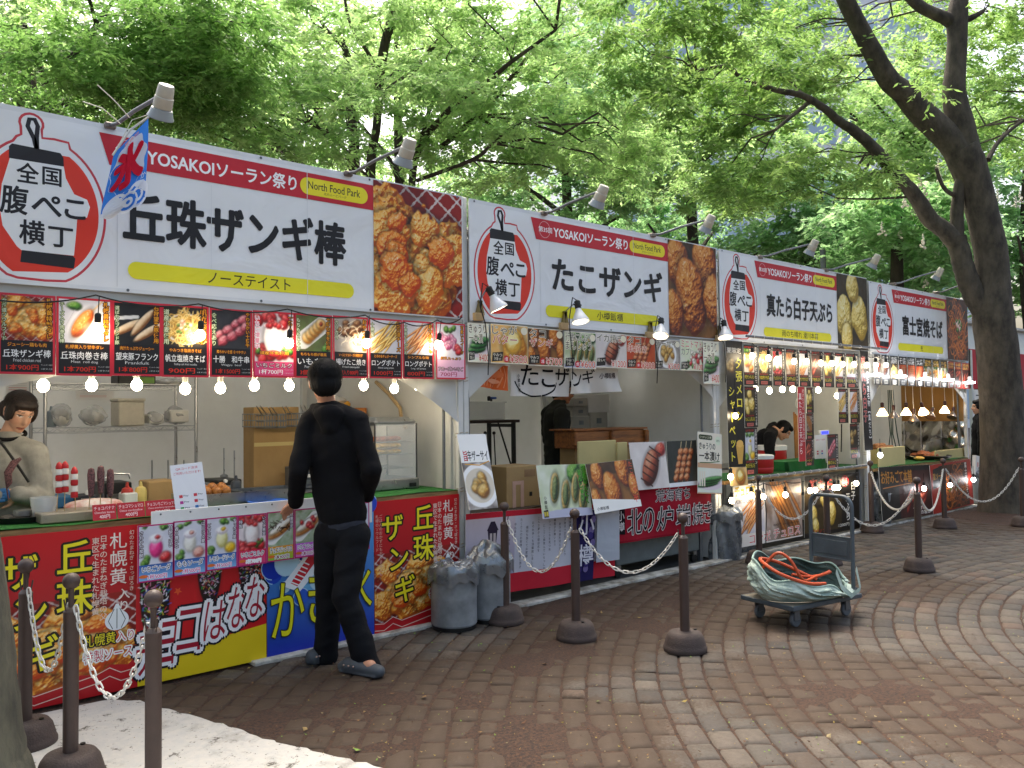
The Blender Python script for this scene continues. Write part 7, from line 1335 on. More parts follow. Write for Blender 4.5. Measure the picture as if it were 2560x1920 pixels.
# man in the second stall
YM = .95; w_ = lambda zx, zy, dy=0.: tuple(at(1140+zx/3.456, 860+zy/3.456, YM+dy))
J = dict(head=w_(925, 415), neck=w_(885, 522, .02), chest=w_(870, 640), pel=w_(880, 1040), hem=w_(880, 1030), sl=w_(800, 600, .18), sr=w_(915, 610, -.17), el=w_(800, 830, .1), wl=w_(930, 850, .0), er=w_(895, 835, -.19), wr=w_(985, 852, -.12), hl=w_(850, 1080, .1), hr=w_(900, 1080, -.1), kl=w_(860, 1340, .1), kr=w_(900, 1340, -.1), al=w_(860, 1560, .1), ar=w_(900, 1560, -.1))
hw = Vector(J['wr']); tdm = rgt*.9-fwd*.3
person('man in a dark green shirt behind the wooden box of the second stall', J, tdm, rgt*.92-fwd*.3-Vector((0, 0, .12)), (0, 0, 1), dict(top=DKG, name='shirt', collar=True, legs=BLK2, rad=(.13, .13, .13, .085), wide=1.3, sleeve=(.078, .066, .05), fold=.012), dict(m=HB, low=-.02, fringe=-.01), hands=[(hw, rgt*.9-Vector((0, 0, .15)), fwd, Vector((0, 0, 1)), 1., .5)], skin=np.array(lin('#a8744f')))
hd_ = Vector(J['head']); fdm = (rgt*.92-fwd*.3-Vector((0, 0, .12))).normalized(); rtm = fdm.cross(Vector((0, 0, 1))).normalized(); b = MB()
for q in (-1, 1): c_ = hd_+fdm*.1+rtm*q*.034+Vector((0, 0, .004)); b.tube([c_+rtm*.024*math.cos(a)+Vector((0, 0, .019*math.sin(a))) for a in np.linspace(0, 2*PI, 16)], .0028, BLACK, 5); b.tube([c_+rtm*q*.024, hd_+rtm*q*.08+Vector((0, 0, .008))], .0028, BLACK, 5)
b.tube([hd_+fdm*.104+rtm*.011, hd_+fdm*.104-rtm*.011], .0028, BLACK, 5); one(b, 'glasses', 'dark rimmed glasses on the man in the second stall', 'glasses')
# woman bending in the third stall
YT = .72; w_ = lambda zx, zy, dy=0.: tuple(at(1740+zx/4.608, 840+zy/4.608, YT+dy))
J = dict(head=w_(1005, 1090, -.05), neck=w_(885, 1105), chest=w_(800, 1180, .02), pel=w_(745, 1420, .06), hem=w_(748, 1400, .05), sl=w_(830, 1140, .2), sr=w_(845, 1165, -.16), el=w_(860, 1330, .2), wl=w_(960, 1400, .1), er=w_(850, 1340, -.2), wr=w_(930, 1420, -.16))
person('woman in black with tied dark hair bending over in the third stall', J, rgt*.8-fwd*.3-Vector((0, 0, .4)), rgt*.7-fwd*.45-Vector((0, 0, .75)), Vector((0, 0, 1))+rgt*.8, dict(top=BLK3, name='sweater', rad=(.13, .13, .125, .08), fold=.012), dict(m=HB, low=-.01, fringe=0., full=1.05, side=.03, tail=[w_(905, 1010), w_(850, 1030), w_(820, 1070)]), hands=[], skin=np.array(lin('#c09070')))
# person beyond the last stall
tP = 13.2; w_ = lambda zx, zy, dt=0.: tuple(dep(2300+zx/3.319, 860+zy/3.319, tP+dt)); gf = gnd(2452, 1258)
J = dict(head=w_(487, 522), neck=w_(497, 590), chest=w_(500, 690), pel=w_(508, 920), hem=w_(510, 1000), sl=w_(480, 625, .16), sr=w_(515, 625, -.16), el=w_(490, 780, .18), wl=w_(480, 900, .15), er=w_(515, 780, -.2), wr=w_(500, 900, -.18), hl=w_(500, 940, .08), hr=w_(520, 940, -.08), kl=w_(505, 1130, .08), kr=w_(525, 1130, -.08), al=w_(505, 1290, .08), ar=w_(525, 1290, -.08))
person('person in a long black coat between the farthest stall and the tree', J, -rgt*.9+fwd*.3, -rgt*.95+fwd*.2, (0, 0, 1), dict(top=BLK3, name='coat', legs=BLK2, rad=(.15, .13, .125, .085), wide=1.25, fold=.012), dict(m=HB, back=.14, fringe=.0, full=1.06, side=.03), skin=np.array(lin('#c89878')))
# ---------------------------------------------------------------- chain posts
BRN = mat('brown_post', '#4b3a33', .5, var=.12, scale=8, bump=.15, bscale=90); RUB = mat('brown_base', '#4a3c36', .75, var=.2, scale=10, bump=.4, bscale=120)
posts = [((62, 1867), 'left_hidden', 'brown chain post at the far left, its base half hidden by the tree trunk'), ((176, 1953), '', 'brown chain post in front of the left fried chicken poster, second from the left'), ((383, 2054), '', 'brown chain post before the chocolate banana poster, its base out of view'),
         ((1264, 1556), '', 'brown chain post beside the grey bins at the second stall'), ((1441, 1597), '', 'brown chain post standing before the cloth banner of the second stall'), ((1713, 1626), '', 'brown chain post in the middle of the setts, nearest to the second stall grill'),
         ((1899, 1408), '', 'brown chain post by the churro poster, behind the flat trolley'), ((2070, 1411), '', 'brown chain post seen through the trolley handle'), ((2180, 1330), '', 'brown chain post in front of the bins of the farthest stall'),
         ((2298, 1427), '', 'brown chain post standing alone right of the trolley'), ((2362, 1320), '', 'brown chain post before the fried noodle poster'), ((2558, 1315), '', 'brown chain post against the big tree trunk at the right edge')]
PH = .876
def post_thing(x, y, lab):
    t = thing('chain_post', lab, 'chain post', (x, y, 0), group='brown posts joined by white chains')
    b = MB(); b.lathe([(.134, 0), (.138, .006), (.138, .03), (.133, .036), (.129, .055), (.117, .095), (.1, .118), (.078, .125), (.05, .127), (0, .127)], (0, 0, 0), RUB, 28); b.lathe([(.011, 0), (.011, .006), (0, .006)], (.06, -.045, .126), BLACK, 10); b.build('base', t)
    b = MB(); b.lathe([(.0305, .11), (.0305, PH-.165), (.031, PH-.16), (.02, PH-.145), (.0115, PH-.142), (.0115, PH-.07), (.014, PH-.06)], (0, 0, 0), BRN, 16)
    for q in (.3, 2.2): b.tube([(.024*math.cos(q), .024*math.sin(q), PH-.155), (.03*math.cos(q), .03*math.sin(q), PH-.12), (.033*math.cos(q), .033*math.sin(q), PH-.105)], .0035, BRN, 6)
    b.build('pole', t)
    b = MB(); b.ball((0, 0, PH-.033), .0355, BRN, 18); b.build('knob', t)
    return t
PP = []
proto = None
for (px, py), _, lab in posts:
    g = gnd(px, py)
    if proto is None: proto = post_thing(g.x, g.y, lab); o = proto
    else: o = dup(proto); o.location = (g.x, g.y, 0); o['label'] = lab
    o.rotation_euler.z = len(PP)*1.3; PP.append(g)
CHAIN = mat('white_chain', '#d8d5cc', .5, var=.08, scale=30)
def chain(a, c, sag, lab, slack=0.):
    p0 = Vector((PP[a].x, PP[a].y, PH-.135)); p1 = Vector((PP[c].x, PP[c].y, PH-.135)); e = (p1-p0); e.z = 0; e.normalize(); p0 = p0+e*.036; p1 = p1-e*.036
    f = lambda t: p0.lerp(p1, t)+Vector((0, 0, -sag*(1-(2*t-1)**2)))
    ts = np.linspace(0, 1, 400); P_ = [f(t) for t in ts]; L = np.r_[0, np.cumsum([(P_[i+1]-P_[i]).length for i in range(399)])]
    pitch = .0335; n = int(L[-1]/pitch); pt = [f(np.interp(k*L[-1]/n, L, ts)) for k in range(n+1)]; b = MB()
    for k in range(n):
        c_ = (pt[k]+pt[k+1])/2; t = (pt[k+1]-pt[k]).normalized(); s_ = t.cross(Vector((0, 0, 1))).normalized(); u_ = s_.cross(t); w_ = (s_*.8+u_*.6) if k % 2 else (s_*-.6+u_*.8)
        hl, hr = .0125, .0095
        ring = [c_+t*(math.copysign(hl, math.cos(q))*(1 if abs(math.cos(q)) > .2 else 0)+hr*math.cos(q))+w_*hr*math.sin(q) for q in np.linspace(0, 2*PI, 12, endpoint=False)]
        b.tube(ring, .0036, CHAIN, 5, closed=True)
    tag(b.build('chain'), lab, 'chain', 'white plastic chains between the posts')
chain(0, 1, .33, 'white chain hanging between the two leftmost posts'); chain(1, 2, .33, 'white chain before the left posters, between second and third posts'); chain(3, 4, .33, 'white chain crossing the cloth banner with writing'); chain(4, 5, .27, 'white chain before the red cloth banner, nearest the setts')
chain(6, 7, .3, 'white chain before the churro poster'); chain(7, 9, .34, 'white chain running behind the trolley handle to the lone post'); chain(8, 9, .3, 'white chain before the bins of the farthest stall'); chain(9, 10, .33, 'white chain from the lone post to the fried noodle poster'); chain(10, 11, .42, 'white chain hanging low before the big tree trunk')
# ---------------------------------------------------------------- waste bins
BIN = mat('bin_grey', '#989b9d', .45, metal=.2, var=.2, scale=4, bump=.05, bscale=40, col2='#74787a'); BAG = mat('silver_bag', '#868b8f', .28, metal=.5, var=.2, scale=6, bump=.2, bscale=14); BAGD = mat('dark_bag', '#55585a', .35, metal=.2, var=.2)
def bin_thing(loc, lab, r=.165, h=.43, seed=1, puff=.12, wrapped=False):
    t = thing('waste_bin', lab, 'bin', loc, group='grey waste bins with plastic bags'); rg = random.Random(seed)
    m = BAG if wrapped else BIN; V = []; n = 40
    b = MB()
    if wrapped:
        b.grid(lambda u, v: ((r+.012*math.sin(7*u*6.28+5*v)+.008*math.sin(19*u*6.28-9*v+seed))*math.cos(2*PI*u), (r+.012*math.sin(7*u*6.28+5*v)+.008*math.sin(13*u*6.28+8*v+seed))*math.sin(2*PI*u), h*v), 48, 14, m)
    else: b.lathe([(r*.9, 0), (r*.94, .008), (r*.95, .035), (r, .04), (r, h*.5), (r*1.005, h*.52), (r, h*.54), (r*1.01, h), (r*.97, h), (r*.95, h-.05), (0, h-.06)], (0, 0, 0), m, 32); b.lathe([(r*.955, .004), (r*.96, .03)], (0, 0, 0), BLACK, 32)
    b.build('body', t)
    b = MB()
    def bag(u, v):
        a = 2*PI*u; k = .5+.5*math.sin(5*a+seed)+.4*math.sin(11*a+seed*2); 
        if v < .3: q = v/.3; return ((r*1.03+.012*k+.01)*math.cos(a), (r*1.03+.012*k+.01)*math.sin(a), h-.075-.03*k+(.085+.02*k)*q)
        q = (v-.3)/.7; rr = r*1.05*(1-q)**.8+.01*math.sin(7*a+q*8); zz_ = h+.02*k*(1-q)+puff*math.sin(q*PI/2)*(1+.4*math.sin(2*a+seed))*.8; X_, Y_ = rr*math.cos(a)+puff*.3*q*math.sin(seed), rr*math.sin(a)
        cr = lambda f, sd: 1-abs(2*float(vnoise(np.array([X_*f+q*3*f*.1]), np.array([Y_*f+sd]), 1., seed+sd, 2)[0])-1)
        return (X_, Y_, zz_+(cr(7, 1)-.6)*(.04+puff*.22)+(cr(16, 5)-.6)*.022)
    b.grid(bag, 60, 20, BAG); b.build('bag', t)
    if not wrapped:
        b = MB(); b.tube([(r+.012, 0, h-.09), (r+.03, 0, h-.2), (r+.014, 0, h-.3)], .004, ROPE, 6); b.build('cord', t)
    return t
g = gnd(1132, 1540); bin_thing((3.64, -.2, 0), 'grey metal waste bin with its bag folded over, right below the post rope', seed=1, puff=.02)
g = gnd(1224, 1534); bin_thing((3.965, -.2, 0), 'grey waste bin with a crumpled silver bag heaped high beside the story banner', r=.16, h=.45, seed=4, puff=.1)
g = gnd(1826, 1398); bin_thing((g.x, g.y+.08, 0), 'bin wrapped in wrinkled silver plastic, by the grill of the second stall', r=.17, h=.48, seed=6, puff=.05, wrapped=True)
g = gnd(1880, 1380); bin_thing((g.x, g.y+.14, 0), 'silver wrapped bin with a knotted bag top beside the churro poster', r=.155, h=.5, seed=9, puff=.12, wrapped=True)
g = gnd(2216, 1312); bin_thing((g.x, g.y+.12, 0), 'wrinkled silver bin with a big loose bag left of the farthest stall', r=.17, h=.42, seed=11, puff=.25, wrapped=True)
g = gnd(2160, 1310); bin_thing((g.x, g.y+.16, 0), 'dull grey bin between the black tempura poster and the farthest stall', r=.15, h=.4, seed=12, puff=.1)
g = gnd(2466, 1268); bin_thing((g.x+.25, g.y+.1, 0), 'grey bin with cups on it between farthest stall and tree', r=.165, h=.5, seed=15, puff=.06)
# ---------------------------------------------------------------- flat trolley with a canvas bag
def trolley():
    A = gnd(1868, 1512); B_ = gnd(1972, 1548); C_ = gnd(2108, 1530)   # far-left caster, near-left caster, right caster
    # deck corners from the picture (deck height .17)
    Z = .17; c0 = gnd(1862, 1490, Z); c1 = gnd(1975, 1512, Z); ax = (gnd(2125, 1482, Z)-c1); ax.z = 0; ax.normalize()
    L_, W_ = .74, .46; ori = (c0+c1)/2; rz = math.atan2(ax.y, ax.x); ce = ori+ax*L_/2
    t = thing('platform_trolley', 'low grey platform trolley with an upright tube handle, parked on the setts', 'trolley', (ce.x, ce.y, 0), rz)
    GR = mat('trolley_grey', '#4c565c', .45, var=.12, scale=10); TOP = mat('trolley_top', '#8c8474', .8, var=.25, scale=12, bump=.3, bscale=90)
    b = MB(); b.box((0, 0, Z-.012), (L_, W_, .02), TOP, bev=.006); b.build('deck', t)
    b = MB()
    for s_ in (-1, 1): b.box((0, s_*(W_/2+.004), Z-.018), (L_+.02, .014, .034), GR, bev=.005); b.box((s_*(L_/2+.005), 0, Z-.018), (.014, W_-.008, .034), GR, bev=.005)
    b.build('deck_rim', t)
    for sx in (-1, 1):
        for sy in (-1, 1):
            b = MB(); b.box((sx*(L_/2-.09), sy*(W_/2-.07), Z-.045), (.07, .06, .02), DSTEEL, bev=.004)
            for q in (-1, 1): b.box((sx*(L_/2-.09)+.012, sy*(W_/2-.07)+q*.02, Z-.085), (.05, .004, .07), DSTEEL)
            o = b.build('caster', t)
            b = MB(); b.lathe([(.012, -.013), (.045, -.014), (.05, -.008), (.05, .008), (.045, .014), (.012, .013)], (sx*(L_/2-.09)+.014, sy*(W_/2-.07), .05), mat('caster_rubber', '#5c5f62', .7, var=.15), 20, rot=Matrix.Rotation(PI/2, 3, 'X')); b.build('wheel', o)
    b = MB(); hx = L_/2-.015; hw = W_/2-.045; top = .87; pts = [(hx, -hw, Z-.01), (hx+.004, -hw, top-.08)]+[(hx+.004, -hw+.08*(1-math.cos(q)), top-.08+.08*math.sin(q)) for q in np.linspace(.2, PI/2, 6)]
    pts += [(x, -y, z) for x, y, z in pts[::-1]]
    b.tube(pts, .0155, GR, 10); b.build('handle', t)
    b = MB(); b.box((hx+.004, 0, .48), (.006, hw*2-.02, .17), GR); b.box((hx-.001, 0, .48), (.004, hw*2-.09, .11), GR, bev=.0015)
    for z in (.395, .565): b.tube([(hx+.004, -hw, z), (hx+.004, hw, z)], .007, GR)
    b.build('panel', t)
    b = MB(); b.box((hx+.03, hw-.02, Z+.02), (.09, .05, .09), BLACK, bev=.012); b.box((hx+.03, -hw+.02, Z+.0), (.07, .04, .06), BLACK, bev=.01); b.build('hinge_bracket', t)
    # canvas bag lying on it
    CAN = mat('canvas_green', '#bfccc0', .95, var=.28, scale=5, bump=.5, bscale=150, col2='#8ea398', spec=.2); CAN2 = mat('canvas_inner', '#6c7d74', .95, var=.25, scale=5, bump=.3, bscale=120, col2='#33463f')
    g = thing('canvas_bag', 'open pale green canvas tool bag slumped on the trolley', 'bag', (ce.x, ce.y, Z), rz)
    N = 110
    def rim(a): # mouth of the bag: tall at the back left, folded in at the near right
        x = .0+.42*math.cos(a); y = -.02+.265*math.sin(a)*(1-.12*math.cos(a)); z = .165+.085*math.sin(a)-.06*math.cos(a)+.028*math.sin(3*a+.6)+.018*math.sin(7*a)-.035*math.exp(-((((a+1.2+PI) % (2*PI))-PI)/.5)**2)
        if -1.1 < a-2*PI*round(a/2/PI) < -.2: z -= .0; y += .03
        return Vector((x, y, z))
    def outer(u, v):
        a = 2*PI*u; r_ = rim(a); f_ = math.sin(v*PI*.5)
        base = Vector((.01+.385*math.cos(a), -.015+.225*math.sin(a), .004)); p = base.lerp(r_, v)
        bul = .035*math.sin(PI*v)+(1-abs(2*float(vnoise(np.array([math.cos(a)*2.4+v*2.2]), np.array([math.sin(a)*2.4-v*3]), 1., 6, 3)[0])-1)-.6)*.075*math.sin(PI*v)**.7+(1-abs(2*float(vnoise(np.array([math.cos(a)*5+v*6]), np.array([math.sin(a)*5-v*2]), 1., 16, 2)[0])-1)-.6)*.03*math.sin(PI*v)**.5
        return p+Vector((math.cos(a), math.sin(a), 0))*bul
    b = MB(); b.grid(outer, N, 34, CAN); b.grid(lambda u, v: outer(1-u, v)*1.0-Vector((math.cos(-2*PI*u), math.sin(-2*PI*u), 0))*.014, N, 34, CAN2); b.lathe([(0, .03), (.25, .03)], (.04, -.02, 0), CAN2, 24); b.build('body', g)
    b = MB(); b.tube([rim(2*PI*k/N)+Vector((0, 0, .002)) for k in range(N)], .008, mat('canvas_hem', '#a3bdb0', .9, var=.2, scale=20), 6, closed=True); b.build('hem', g)
    b = MB()
    def strap(x0, x1, dr, yo):
        P_ = [Vector((x0, yo, .2)), Vector((x0+.02, yo-.03, .09)), Vector(((x0+x1)/2-.02, yo-.05, dr)), Vector((x1-.01, yo-.03, .05)), Vector((x1, yo+.01, .19))]
        C_ = [P_[min(int(t*4), 3)].lerp(P_[min(int(t*4), 3)+1], t*4-min(int(t*4), 3)) for t in np.linspace(0, 1, 25)]
        b.grid(lambda u, v: C_[int(round(u*24))]+Vector((.012*(v-.5), 0, .034*(v-.5))), 24, 2, CAN, .004)
    strap(.06, .3, .02, -.262); b.build('strap', g)
    b = MB()
    for a in (.4, 1.3, 2.2, 3.1, 4.0, 5.0, 5.6): p = rim(a); b.lathe([(.004, -.002), (.009, 0), (.004, .002)], p+Vector((math.cos(a), math.sin(a), 0))*.006+Vector((0, 0, -.018)), STEEL, 10, rot=Matrix.Rotation(PI/2, 3, 'X'))
    b.build('eyelet', g)
    h = MB(); OR = mat('orange_hose', '#c44c1c', .45, var=.1, scale=8)
    def sm(P_, n=60):
        out = []
        for k in range(n+1):
            t = k/n*(len(P_)-1); i = min(int(t), len(P_)-2); f_ = t-i; p0, p1, p2, p3 = P_[max(i-1, 0)], P_[i], P_[i+1], P_[min(i+2, len(P_)-1)]
            out.append(Vector([.5*((2*p1[j])+(-p0[j]+p2[j])*f_+(2*p0[j]-5*p1[j]+4*p2[j]-p3[j])*f_*f_+(-p0[j]+3*p1[j]-3*p2[j]+p3[j])*f_**3) for j in range(3)]))
        return out
    h.tube(sm([(.1, -.06, .1), (-.1, .1, .22), (-.28, .12, .27), (-.4, .0, .27), (-.4, -.15, .215), (-.25, -.25, .15), (-.08, -.275, .13)]), .0125, OR, 8)
    h.tube(sm([(-.28, .13, .18), (-.2, .05, .31), (-.16, -.04, .27), (-.1, -.1, .13), (.1, -.05, .12), (.3, -.03, .13)]), .011, OR, 8)
    h.tube(sm([(-.12, -.02, .16), (.02, -.04, .13), (.2, -.02, .12), (.33, 0, .13)]), .009, OR, 8)
    o = h.build('orange_hose', loc=(ce.x, ce.y, Z)); o.rotation_euler.z = rz; tag(o, 'orange hose coiled inside and over the rim of the green canvas bag', 'hose')
trolley()
# ---------------------------------------------------------------- trees
BARK = mat('bark', '#4a4038', .95, var=.3, scale=5, bump=1., bscale=38, col2='#2b2520', stretch=(1, 1, .4))
def fissure(m, sc):
    n = m.node_tree.nodes; L = m.node_tree.links; tc = n.new('ShaderNodeTexCoord'); mp = n.new('ShaderNodeMapping'); mp.inputs['Scale'].default_value = (1, 1, .16); L.new(tc.outputs['Object'], mp.inputs[0]); v = n.new('ShaderNodeTexNoise'); v.inputs['Scale'].default_value = sc; v.inputs['Detail'].default_value = 8; v.inputs['Roughness'].default_value = .7; L.new(mp.outputs[0], v.inputs['Vector']); b = [q for q in n if q.type == 'BUMP'][0]; b.inputs['Distance'].default_value = .03; L.new(v.outputs[0], b.inputs['Height']); return m
fissure(BARK, 16)
BARK2 = mat('bark_patchy', '#5a5347', .95, var=.3, scale=7, bump=1., bscale=30, col2='#332e27', stretch=(1, 1, .55))
fissure(BARK2, 14)
def leafmat(name, tr, mul):
    m = bpy.data.materials.new(name); m.use_nodes = True; n = m.node_tree.nodes; L = m.node_tree.links; b = n['Principled BSDF']; a = n.new('ShaderNodeAttribute'); a.attribute_name = 'Col'
    L.new(a.outputs['Color'], b.inputs['Base Color']); b.inputs['Roughness'].default_value = .5; b.inputs['Specular IOR Level'].default_value = .3
    mx = n.new('ShaderNodeMix'); mx.data_type = 'RGBA'; mx.blend_type = 'MULTIPLY'; mx.inputs[0].default_value = 1; L.new(a.outputs['Color'], mx.inputs[6]); mx.inputs[7].default_value = (*mul, 1)
    t = n.new('ShaderNodeBsdfTranslucent'); L.new(mx.outputs[2], t.inputs[0]); s = n.new('ShaderNodeMixShader'); s.inputs[0].default_value = tr; L.new(b.outputs[0], s.inputs[1]); L.new(t.outputs[0], s.inputs[2]); L.new(s.outputs[0], n['Material Output'].inputs[0]); return m
LEAF = leafmat('leaf', .62, (1.38, 1.52, 1.35))
def leaves(cent, rg, L, W, cols, twig=.5, m=15, nt=6, flat=.25, droop=.35):
    n = len(cent); T = n*nt; c = np.repeat(cent, nt, 0); az0 = np.repeat(rg.uniform(0, 2*PI, n), nt); az = az0+rg.uniform(-1.3, 1.3, T)
    el = rg.normal(-.05, flat, T); d = np.c_[np.cos(az)*np.cos(el), np.sin(az)*np.cos(el), np.sin(el)]; ln = twig*rg.uniform(.6, 1.2, T); start = c-d*ln[:, None]*.25+rg.normal(0, .05*twig, (T, 3))
    N = T*m; D = np.repeat(d, m, 0); f = np.tile(np.linspace(.1, 1, m), T)+rg.normal(0, .03, N); P = np.repeat(start, m, 0)+D*(np.repeat(ln, m)*f)[:, None]; P[:, 2] -= f*f*np.repeat(ln, m)*droop*.5; P += rg.normal(0, .02*twig/.5, (N, 3))
    side = np.tile(np.where(np.arange(m) % 2, 1., -1.), T); up = np.array([0, 0, 1.]); S_ = np.cross(D, up); S_ /= np.linalg.norm(S_, axis=1)[:, None]+1e-6
    a = rg.uniform(.5, 1.2, N); l = D*np.cos(a)[:, None]+S_*(side*np.sin(a))[:, None]; l[:, 2] -= rg.uniform(0, droop*2, N); l /= np.linalg.norm(l, axis=1)[:, None]
    w = np.cross(l, up); w /= np.linalg.norm(w, axis=1)[:, None]+1e-6; r = rg.normal(0, .55, N); u2 = np.cross(w, l); w = w*np.cos(r)[:, None]+u2*np.sin(r)[:, None]
    s = rg.uniform(.65, 1.25, N); Ls, Ws = (L*s)[:, None], (W*s)[:, None]
    V = np.stack([P, P+l*Ls*.42+w*Ws*.5, P+l*Ls, P+l*Ls*.42-w*Ws*.5], 1).reshape(-1, 3); F = np.arange(N*4).reshape(-1, 4)
    ct = np.repeat(rg.random(n), nt*m); k = np.clip(ct*.6+rg.random(N)*.5, 0, 1)[:, None]; C_ = cols[0]*(1-k)+cols[1]*k; C_ = C_*rg.uniform(.85, 1.15, (N, 1))
    return V, F, np.repeat(C_, 4, 0)
def blob_points(rg, ells, gap=.45, sc=.7, seed=1):
    out = []
    for (c, r, n) in ells:
        p = rg.normal(0, 1, (n*3, 3)); p /= np.linalg.norm(p, axis=1)[:, None]; p *= rg.random((n*3, 1))**(1/2.6); p = p*np.array(r)+np.array(c); p = p[n3(p, sc, seed) > gap][:n]; out.append(p)
    return np.concatenate(out)
def limbs(paths, name, m, parent, base, rz=None, seed=1):
    b = MB()
    for pts in paths:
        P_ = [Vector(p[:3])-base for p in pts]; R_ = [p[3] for p in pts]; Q = []; RR = []; n = max(3, len(P_)*4)
        rg = random.Random(len(b.v)+seed)
        for k in range(n+1):
            t = k/n*(len(P_)-1); i = min(int(t), len(P_)-2); f = t-i; p0, p1, p2, p3 = P_[max(i-1, 0)], P_[i], P_[i+1], P_[min(i+2, len(P_)-1)]
            q = Vector([.5*((2*p1[j])+(-p0[j]+p2[j])*f+(2*p0[j]-5*p1[j]+4*p2[j]-p3[j])*f*f+(-p0[j]+3*p1[j]-3*p2[j]+p3[j])*f**3) for j in range(3)]); r = (R_[i]*(1-f)+R_[i+1]*f)*(rg.uniform(.97, 1.035) if R_[0] < .16 else rg.uniform(.992, 1.01)); Q.append(q+Vector((rg.uniform(-1, 1), rg.uniform(-1, 1), 0))*r*(.06 if R_[0] < .16 else .015)); RR.append(r)
        b.tube(Q, RR, m, 30 if R_[0] > .14 else 14 if R_[0] > .06 else 7)
    return b.build(name, parent)
def px_path(pts, t, sl=0.):       # (px, py, half width px[, extra depth]) at forward depth t
    out = []
    for q in pts: tt = t+(q[3] if len(q) > 3 else 0); p = dep(q[0], q[1], tt); out.append((p.x, p.y, p.z, q[2]*tt/FPX))
    return out
def tree(name, label, base, paths, ells, cols, L, W, seed, bark=None, gap=.45, sc=.7, twig=.5, m=15, nt=6, twigs=60, group='trees around the stalls', flat=.25, droop=.35):
    base = Vector(base); t = thing(name, label, 'tree', base, group=group); rg = np.random.default_rng(seed); limbs(paths, 'trunk', bark or BARK, t, base, seed=seed)
    P_ = blob_points(rg, ells, gap, sc, seed); V, F, C_ = leaves(P_, rg, L, W, cols, twig, m, nt, flat, droop); o = mesh_np('crown', V-np.array(base), F, LEAF, C_, t)
    if twigs:
        pts = np.array([p[:3] for q in paths for p in q]); b = MB(); used = {}; rr = random.Random(seed)
        for k in rg.choice(len(P_), min(twigs, len(P_)), replace=False):
            c = P_[k]; dd = np.linalg.norm(pts-c, axis=1)+np.maximum(0, pts[:, 2]-c[2])*2; j = int(np.argmin(dd)); a = Vector(pts[j])-base; e = Vector(c)-base; d = e-a
            used[j] = used.get(j, 0)+1
            if d.length > 3.6 or pts[j][2] < 1.9 or used[j] > 3: continue
            mid = [a+d*f+Vector((rr.uniform(-1, 1), rr.uniform(-1, 1), rr.uniform(-.2, 1)))*d.length*.14*math.sin(PI*f) for f in (0, .25, .5, .75, 1)]; r0 = .006+.006*d.length; b.tube(mid, [r0*(1-.75*f) for f in (0, .25, .5, .75, 1)], bark or BARK, 5)
        if b.v: b.build('twigs', t)
    return t
A3 = lambda a, b: (np.array(lin(a)), np.array(lin(b)))
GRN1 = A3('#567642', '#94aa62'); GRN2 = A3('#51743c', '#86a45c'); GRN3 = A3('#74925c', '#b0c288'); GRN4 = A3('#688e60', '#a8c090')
TD = 11.9
trunkR = [(2516, 1300, 74), (2511, 1262, 58), (2508, 1150, 51), (2503, 1000, 49), (2494, 880, 48), (2482, 790, 47), (2482, 712, 39), (2478, 640, 38), (2462, 560, 37), (2440, 470, 37), (2418, 410, 42), (2400, 370, 40)]
limbA = [(2418, 410, 34), (2370, 345, 33), (2305, 283, 31), (2260, 233, 27, -.1), (2222, 200, 25, -.2), (2185, 137, 23, -.3), (2139, 50, 21, -.4), (2110, -10, 20, -.5), (2070, -120, 17, -.6), (2030, -260, 12, -.8)]
limbB = [(2425, 420, 36), (2410, 360, 34), (2401, 312, 32), (2385, 233, 27), (2389, 166, 24), (2393, 104, 23), (2393, 42, 25), (2400, -10, 20), (2420, -140, 16), (2440, -280, 12)]
limbB2 = [(2393, 60, 20), (2350, 40, 15), (2310, 22, 14), (2275, -6, 13), (2230, -60, 10)]; limbB3 = [(2400, 52, 9), (2430, 44, 8), (2459, 27, 5)]
limbC0 = [(2478, 800, 28), (2440, 745, 26), (2416, 690, 25), (2402, 640, 24), (2390, 595, 23)]
limbC = [(2396, 615, 23), (2360, 575, 21), (2322, 545, 20), (2289, 491, 18, -.1), (2235, 433, 16, -.2), (2197, 383, 15, -.3), (2139, 329, 13, -.4), (2098, 304, 11, -.5), (2060, 270, 9, -.6), (2006, 239, 8, -.7), (1948, 227, 7, -.8), (1898, 212, 6, -.9), (1848, 191, 5, -1), (1819, 166, 5, -1), (1740, 177, 3.5, -1.1)]
limbD = [(2392, 600, 17), (2393, 520, 15), (2403, 450, 14), (2425, 420, 12)]; limbE = [(2030, 250, 6, -.6), (1980, 290, 5, -.8), (1939, 324, 4, -1)]
limbF = [(2470, 400, 7), (2500, 350, 5, .2), (2560, 300, 4, .3), (2640, 260, 3, .4)]; limbG = [(2390, 490, 6), (2360, 470, 5, -.2), (2340, 420, 4, -.3)]
roots = [[(2500, 1255, 22), (2476, 1290, 16, -.1), (2452, 1312, 8, -.15)], [(2516, 1262, 20), (2530, 1300, 16, -.2), (2536, 1318, 8, -.25)]]
bR = gnd(2512, 1292)
pR = [px_path(q, TD) for q in [trunkR, limbA, limbB, limbB2, limbB3, limbC0, limbC, limbD, limbE, limbF, limbG]+roots]
def ed(px, py, t, r, n): p = dep(px, py, t); return ((p.x, p.y, p.z), r, n)
